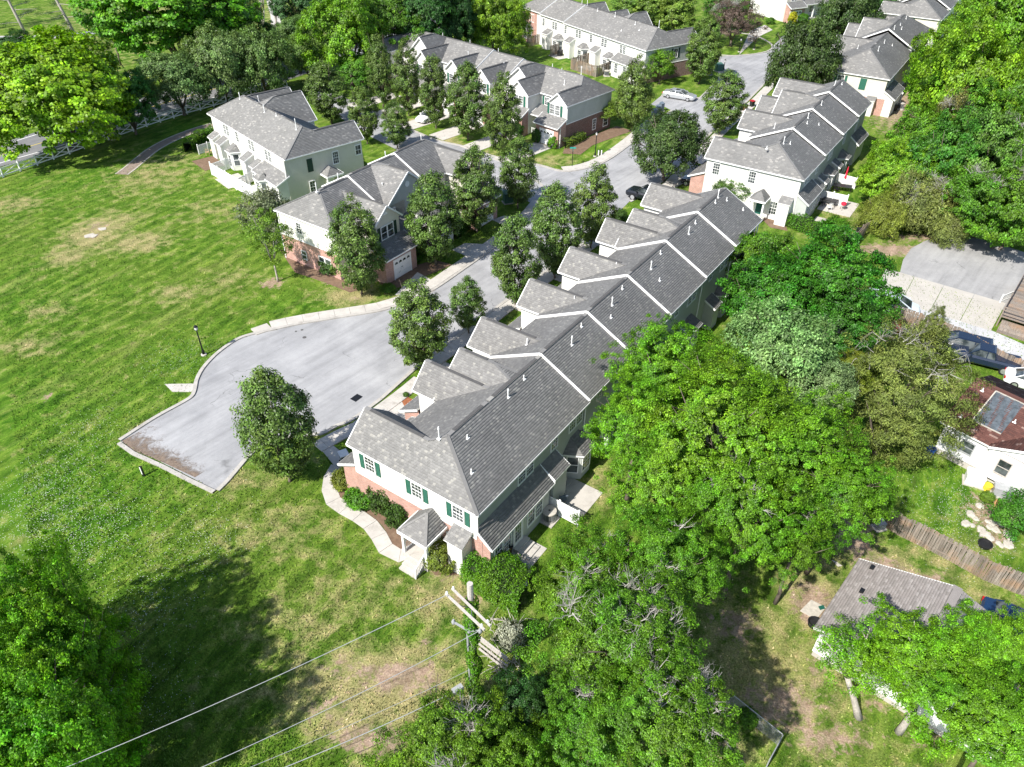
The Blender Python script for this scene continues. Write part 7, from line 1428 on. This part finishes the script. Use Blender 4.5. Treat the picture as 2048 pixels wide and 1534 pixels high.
# wooden trellis on its side
ta, tb = at(958, 1300), at(1015, 1345); d = tb-ta; F = Frame(ta.xy, math.degrees(atan2(d.y, d.x))); root = empty('wooden_trellis', ta); tag(root, 'weathered wooden trellis leaning in the brush right of the ivy pole', 'trellis')
for z in (.15, .65, 1.15, 1.45): mb = MB(F); mb.box(0, d.length, -.04, .04, z-.06, z+.06); mb.build('rail', 'wood_pole', root)
for k in range(9): mb = MB(F); x = (k+.5)*d.length/9; mb.box(x-.02, x+.02, .045, .07, .1, 1.5); mb.build('slat', 'wood_old', root)
# brush pile sticks
mb = MB(); rr = random.Random(4)
for k in range(70):
    c = at(rr.uniform(975, 1040), rr.uniform(1240, 1350)); a = rr.uniform(0, 6.28); L_ = rr.uniform(.4, 1.4); mb.tube([(c.x, c.y, rr.uniform(.05, .5)), (c.x+cos(a)*L_/2, c.y+sin(a)*L_/2, rr.uniform(.2, .7)), (c.x+cos(a)*L_, c.y+sin(a)*L_, rr.uniform(.05, .6))], [.03, .02, .008], 4, cap=False)
tag(mb.build('brush_pile', 'bark_pale', kind='stuff'), 'pile of pale dead sticks beside the wooden trellis', 'sticks')

# ------------------------------------------------------------------ garden things
def aircon(label, p, s=1.0, rz=0):
    root = empty('air_conditioner', (p[0], p[1], 0)); tag(root, label, 'air conditioner'); F = Frame(p, rz); m_ = MB(F); m_.box(-.5*s, .5*s, -.5*s, .5*s, -.02, .1); m_.build('pad', 'concrete_new', root)
    m_ = MB(F); m_.lathe((0, 0, .1), [(.40*s, 0), (.42*s, .04), (.42*s, .1)], 20); m_.lathe((0, 0, .1), [(.42*s, .78), (.44*s, .8), (.44*s, .88), (.30*s, .9)], 20); m_.build('casing', 'stone_pale', root); m_ = MB(F); m_.lathe((0, 0, .1), [(.36*s, .1), (.36*s, .78)], 16); m_.build('coil', 'plastic_black', root); m_ = MB(F)
    for k in range(28): t = 2*pi*k/28; m_.box(.41*s*cos(t)-.012, .41*s*cos(t)+.012, .41*s*sin(t)-.012, .41*s*sin(t)+.012, .2, .88)
    m_.build('louvres', 'grey_metal', root, kind='stuff'); m_ = MB(F)
    for k in range(5): t = k*2*pi/5; m_.bar((0, 0, .97), (.27*s*cos(t), .27*s*sin(t), .94), .12*s, .015)
    m_.lathe((0, 0, .93), [(.07*s, 0), (.07*s, .08)], 10); m_.build('fan', 'plastic_black', root)
    m_ = MB(F)
    for q in (.12, .2, .28): m_.tube([(q*s*cos(t), q*s*sin(t), 1.0) for t in np.linspace(0, 2*pi, 17)], .008, 4, cap=False)
    m_.build('fan_guard', 'grey_metal', root)
aircon('round-topped air conditioner by the lattice fence of the nearest garden', at(1098, 1040).xy, 1.15, 55); aircon('air conditioner behind the brick-ended row on the right', at(1800, 218).xy, 1.1, 50); aircon('dark air conditioner inside the top row\'s large fence', at(1213, 152).xy, 1.1)
def bin_(label, p, rz=0, body='plastic_brown', lid='plastic_black'):
    root = empty('wheelie_bin', (p[0], p[1], 0)); tag(root, label, 'trash bin'); F = Frame(p, rz); m_ = MB(F); b0, b1 = .24, .32
    lo = [(-b0, -b0, .08), (b0, -b0, .08), (b0, b0, .08), (-b0, b0, .08)]; hi = [(-b1, -b1, .98), (b1, -b1, .98), (b1, b1, .98), (-b1, b1, .98)]; m_.face(lo[::-1]); m_.face(hi)
    for i in range(4): j = (i+1) % 4; m_.face([lo[i], lo[j], hi[j], hi[i]])
    m_.build('body', body, root); m_ = MB(F); m_.box(-b1-.03, b1+.03, -b1-.05, b1+.03, .98, 1.04); m_.face([(-b1, -b1, 1.04), (b1, -b1, 1.04), (b1, b1, 1.1), (-b1, b1, 1.1)]); m_.bar((-b1, b1+.06, 1.02), (b1, b1+.06, 1.02), .04); m_.build('lid', lid, root)
    for s in (-1, 1): w_ = MB(F); w_.tube([(s*.27, .27, .11), (s*.33, .27, .11)], .11, 12); w_.build('wheel', 'rubber', root)
bin_('brown bin with a black lid at the nearest back steps', at(1013, 1108).xy, 20); bin_('brown bin by the kerb, left of the right-hand row', at(1489, 222).xy, 30); bin_('black bin with a red lid by the kerb, right of the brown one', at(1503, 214).xy, 30, 'plastic_black', 'lamp_red'); bin_('brown bin beside the short leaning fence', at(1706, 488).xy, 10); bin_('black bin behind the brown one at the leaning fence', at(1716, 474).xy, 10, 'plastic_black')
bin_('pale bin at the garage corner of the nearest row', at(690, 926).xy, 30, 'mail_blue', 'trim_white'); bin_('black bin behind the brick-ended row', at(1788, 222).xy, 10, 'plastic_black'); bin_('dark grill cart in the left block\'s fenced patio', at(493, 385).xy, 20, 'plastic_black')
def steps(label, F, u0, u1, v, n=2, z=.45, name='steps'):
    root = empty(name, F((u0+u1)/2, v, 0)); tag(root, label, 'steps')
    for k in range(n): m_ = MB(F); m_.box(u0+.01*k, u1-.01*k, v-.42*(k+1), v-.42*k-.003, 0, z*(n-k)/n); m_.build('step', 'concrete', root)
steps('concrete back steps beside the brown bin', FM, 2.8, 4.2, -.72, 3, .45); steps('low steps onto the large concrete patio', FM, 9.5, 10.7, .3, 2, .35)
def table(label, p, w, d, h, mat, rz=0, name='garden_table'):
    root = empty(name, (p[0], p[1], 0)); tag(root, label, 'table'); F = Frame(p, rz); m_ = MB(F); m_.box(-w/2, w/2, -d/2, d/2, h-.04, h); m_.build('tabletop', mat, root)
    for x in (-1, 1):
        for y in (-1, 1): m_ = MB(F); m_.bar((x*(w/2-.08), y*(d/2-.08), 0), (x*(w/2-.08), y*(d/2-.08), h-.04), .05); m_.build('leg', mat, root)
def chair(label, p, rz, mat, name='garden_chair', group=None):
    root = empty(name, (p[0], p[1], 0), 0); tag(root, label, 'chair', group); F = Frame(p, rz); m_ = MB(F); m_.box(-.25, .25, -.25, .25, .40, .45); m_.build('seat', mat, root); m_ = MB(F)
    for k in range(5): x = -.22+k*.11; m_.bar((x, .24, .45), (x, .33, .95), .03)
    m_.bar((-.25, .33, .95), (.25, .33, .95), .05); m_.build('backrest', mat, root)
    for x in (-.22, .22):
        for y in (-.22, .22): m_ = MB(F); m_.bar((x, y, 0), (x, y, .42), .04); m_.build('leg', mat, root)
        m_ = MB(F); m_.bar((x, -.24, .65), (x, .28, .68), .04); m_.bar((x, -.22, .42), (x, -.24, .65), .03); m_.build('armrest', mat, root)
table('dark square table on the white patio of the right-hand row', at(1660, 408).xy, 1.8, 1.8, .75, 'plastic_black', 50); table('long dark table under the red umbrella', at(1683, 382).xy, 2.2, 1.1, .75, 'plastic_black', -20); table('large white table inside the left block\'s fence', at(533, 383).xy, 3.0, 2.2, .8, 'trim_white', 45)
table('small round-looking wicker side table on the brick patio', at(427, 307).xy, .7, .7, .5, 'cane', 20); chair('wicker armchair on the brick patio of the left block', at(416, 310).xy, 200, 'cane'); chair('black chair left of the dark square table', at(1643, 411).xy, 130, 'plastic_black'); chair('pale chair below the dark square table', at(1657, 420).xy, 180, 'trim_white'); chair('dark chair at the long table under the umbrella', at(1672, 384).xy, 120, 'plastic_black'); chair('grey chair between the white table and the divider', at(508, 380).xy, 100, 'grey_metal')
chair('blue folded lounge chair behind the lattice fence of the nearest garden', FM(8.6, -1.0)[:2], 200, 'mail_blue')
b_ = at(1686, 372); root = empty('closed_umbrella', b_); tag(root, 'closed red garden umbrella on the right-hand row\'s patio', 'umbrella'); F = Frame(b_.xy); m_ = MB(F); m_.tube([(0, 0, 0), (0, 0, 2.7)], .025, 6); m_.build('pole', 'grey_metal', root); m_ = MB(F); m_.lathe((0, 0, 0), [(.1, 1.0), (.17, 1.15), (.13, 1.7), (.09, 2.3), (.04, 2.65)], 9); m_.build('canopy', 'red_fabric', root)
b_ = at(1684, 420); root = empty('kettle_grill', b_); tag(root, 'red kettle grill at the end of the white lattice fence', 'grill'); F = Frame(b_.xy); m_ = MB(F); m_.lathe((0, 0, .55), [(.05, 0), (.28, .12), (.34, .25), (.30, .42), (.12, .52), (.03, .54)], 14); m_.build('bowl', 'red_fabric', root)
for t in (0, 2.1, 4.2): m_ = MB(F); m_.bar((.2*cos(t), .2*sin(t), .62), (.35*cos(t), .35*sin(t), 0), .03); m_.build('leg', 'black_metal', root)
b_ = at(1126, 103); ubox('black gas grill beside the top row\'s left privacy fence', (1120, 112), 1.3, .6, 1.15, 'plastic_black', 60, 'gas_grill'); ubox('dark storage chest right of the black gas grill', (1136, 114), 1.4, .6, .7, 'plastic_black', -25, 'storage_chest')
# timber deck, right edge
da, db = at(1985, 662), at(2034, 576); d = db-da; F = Frame(da.xy, math.degrees(atan2(d.y, d.x)), True); root = empty('timber_deck', da); tag(root, 'weathered timber deck with railings at the right edge above the gravel drive', 'deck'); DL = d.length; zt = 1.1
nb = 26
for k in range(nb): m_ = MB(F); u = k*DL/nb; m_.box(1.2+u*.92+.01, 1.2+u*.92+DL/nb*.92-.015, 0, 7, zt-.04, zt+random.uniform(-.005, .005)); m_.build('deck_board', 'picket_wood', root)
for u in (1.25, 4.5, DL*.92+1.1):
    for v in (.06, 2.4, 4.8, 7): m_ = MB(F); m_.box(u-.06, u+.06, v-.06, v+.06, 0, zt+1.0 if v < .1 or u < 2 else zt); m_.build('post', 'wood_old', root)
for z in (.35, .7, 1.0):
    m_ = MB(F); m_.bar((1.25, .06, zt+z), (DL*.92+1.1, .06, zt+z), .05, .12); m_.build('rail', 'wood_old', root); m_ = MB(F); m_.bar((1.25, 0, zt+z), (1.25, 7, zt+z), .05, .12); m_.build('rail', 'wood_old', root)
for k in range(4): m_ = MB(F); m_.box(1.2-.3*(k+1), 1.2-.3*k-.02, .3, 6.5, 0, zt*(4-k)/5-.03); m_.build('step', 'picket_wood', root)
q = at(2008, 590); root = empty('bench_chair', q); lattice('white slatted rail lying by the deck', [(2000, 605), (2030, 592)], .8, False, 'slatted_rail'); bpy.data.objects.remove(root)
# rubble garden and yard clutter by the bungalow
def stone(label, c, r_, sd_, mat='stone_pale', group='pale stones in the rubble garden'):
    p = at(*c); rr = random.Random(sd_); n = 7; rad = [r_*rr.uniform(.7, 1.2) for _ in range(n)]; h = r_*rr.uniform(.25, .45); m_ = MB(Frame(p.xy)); lo = [(rad[i]*cos(2*pi*i/n), rad[i]*sin(2*pi*i/n), -.02) for i in range(n)]; mi = [(v[0]*.95, v[1]*.95, h*.7) for v in lo]; hi = [(v[0]*.7, v[1]*.7, h*rr.uniform(.9, 1.1)) for v in lo]
    for A_, B_ in ((lo, mi), (mi, hi)):
        for i in range(n): j = (i+1) % n; m_.face([A_[i], A_[j], B_[j], B_[i]])
    k = len(m_.v); 
    for i in range(n): j = (i+1) % n; m_.face([hi[i], hi[j], (0, 0, h*1.1)])
    tag(m_.build('stone', mat), label, 'stone', group)
rr = random.Random(12)
for k, c in enumerate([(1958, 1012), (1941, 1029), (1930, 1047), (1945, 1052), (1974, 1043), (1985, 1047), (1978, 1055), (1962, 1060), (1990, 1060), (1999, 1048), (2014, 1068), (2022, 1078), (1996, 1087), (1982, 1078), (1951, 1038), (1968, 1068), (2003, 1092), (2016, 1090)]): stone('pale stone lying in the rubble garden below the bungalow' if k > 1 else ['topmost pale stone of the rubble garden, nearest the bungalow wall', 'pale stone second from the top of the rubble garden, by the grass'][k], c, rr.uniform(.22, .42), k)
for lb, c, r_, sd_ in (("pale bare rock patch in the left lawn's worn spot", (183, 472), .8, 31), ("small pale rock on the worn lawn above the larger one", (205, 458), .5, 32), ("grey stone by the left edge of the lower lawn's shade", (208, 1382), .45, 33)): 
    p = at(*c); m_ = MB(Frame(p.xy)); rr2 = random.Random(sd_); n = 11; m_.prism([(r_*rr2.uniform(.7, 1.3)*cos(2*pi*i/n), r_*.7*rr2.uniform(.6, 1.3)*sin(2*pi*i/n)) for i in range(n)], -.03, .05); tag(m_.build('rock', 'stone_pale'), lb, 'rock')
def pail(name, label, cat, c, r_, h, mat):
    p = at(*c); m_ = MB(Frame(p.xy)); m_.lathe((0, 0, 0), [(r_*.85, 0), (r_, h), (r_*1.05, h), (r_*1.05, h+.04), (r_*.9, h+.04), (r_*.8, h*.5)], 14); tag(m_.build(name, mat), label, cat)
pail('bucket', 'yellow bucket against the bungalow wall', 'bucket', (1972, 979), .3, .45, 'yellow_plastic'); pail('barrel', 'blue barrel at the cedar side of the bungalow', 'barrel', (1856, 912), .35, .8, 'blue_plastic'); pail('tub', 'long black tub lying on the grass below the stones', 'tub', (1968, 1092), .45, .25, 'plastic_black'); pail('tyre', 'old tyre at the outbuilding\'s corner', 'tyre', (1627, 1250), .4, .3, 'rubber')
ubox('white wall unit box at the bungalow foundation', (1945, 965), 1.2, .9, 1.0, 'trim_white', -25, 'utility_box'); ubox('grey louvred box under the bungalow\'s right window', (2000, 990), 1.2, .7, .9, 'grey_metal', -25, 'utility_box'); ubox('small white metal box by the end of the long picket fence', (1757, 1056), .6, .5, .7, 'grey_metal', 15, 'metal_box')
def sheet_thing(name, label, cat, px, mat, h=.04):
    poly = poly_world(px); m_ = MB(); m_.prism(poly, -.01, h); tag(m_.build(name, mat), label, cat)
sheet_thing('plywood_sheet', 'warped plywood sheets on the dirt left of the outbuilding', 'plywood', [(1600, 1222), (1622, 1200), (1652, 1215), (1632, 1240)], 'stone_pale'); sheet_thing('green_mat', 'small green mat on the plywood beside the outbuilding', 'mat', [(1636, 1214), (1646, 1211), (1650, 1218), (1640, 1221)], 'door_green', .07); sheet_thing('board', 'orange-brown board leaning in the banana plants', 'board', [(1985, 1018), (1990, 1000), (1996, 1002), (1991, 1020)], 'orange_wood', .12); sheet_thing('cardboard', 'torn white sheet under the trees right of the roof mass', 'sheet', [(1655, 1003), (1664, 998), (1674, 1012), (1666, 1018)], 'trim_white', .1); sheet_thing('stone_slab', 'pale slab in the shade above the outbuilding', 'slab', [(1663, 1120), (1672, 1124), (1684, 1132), (1676, 1134)], 'stone_pale', .05)
sheet_thing('doormat', 'dark doormat at the foot of the green-door porch', 'mat', [(1501, 425), (1512, 429), (1507, 432), (1497, 428)], 'rubber', .06)
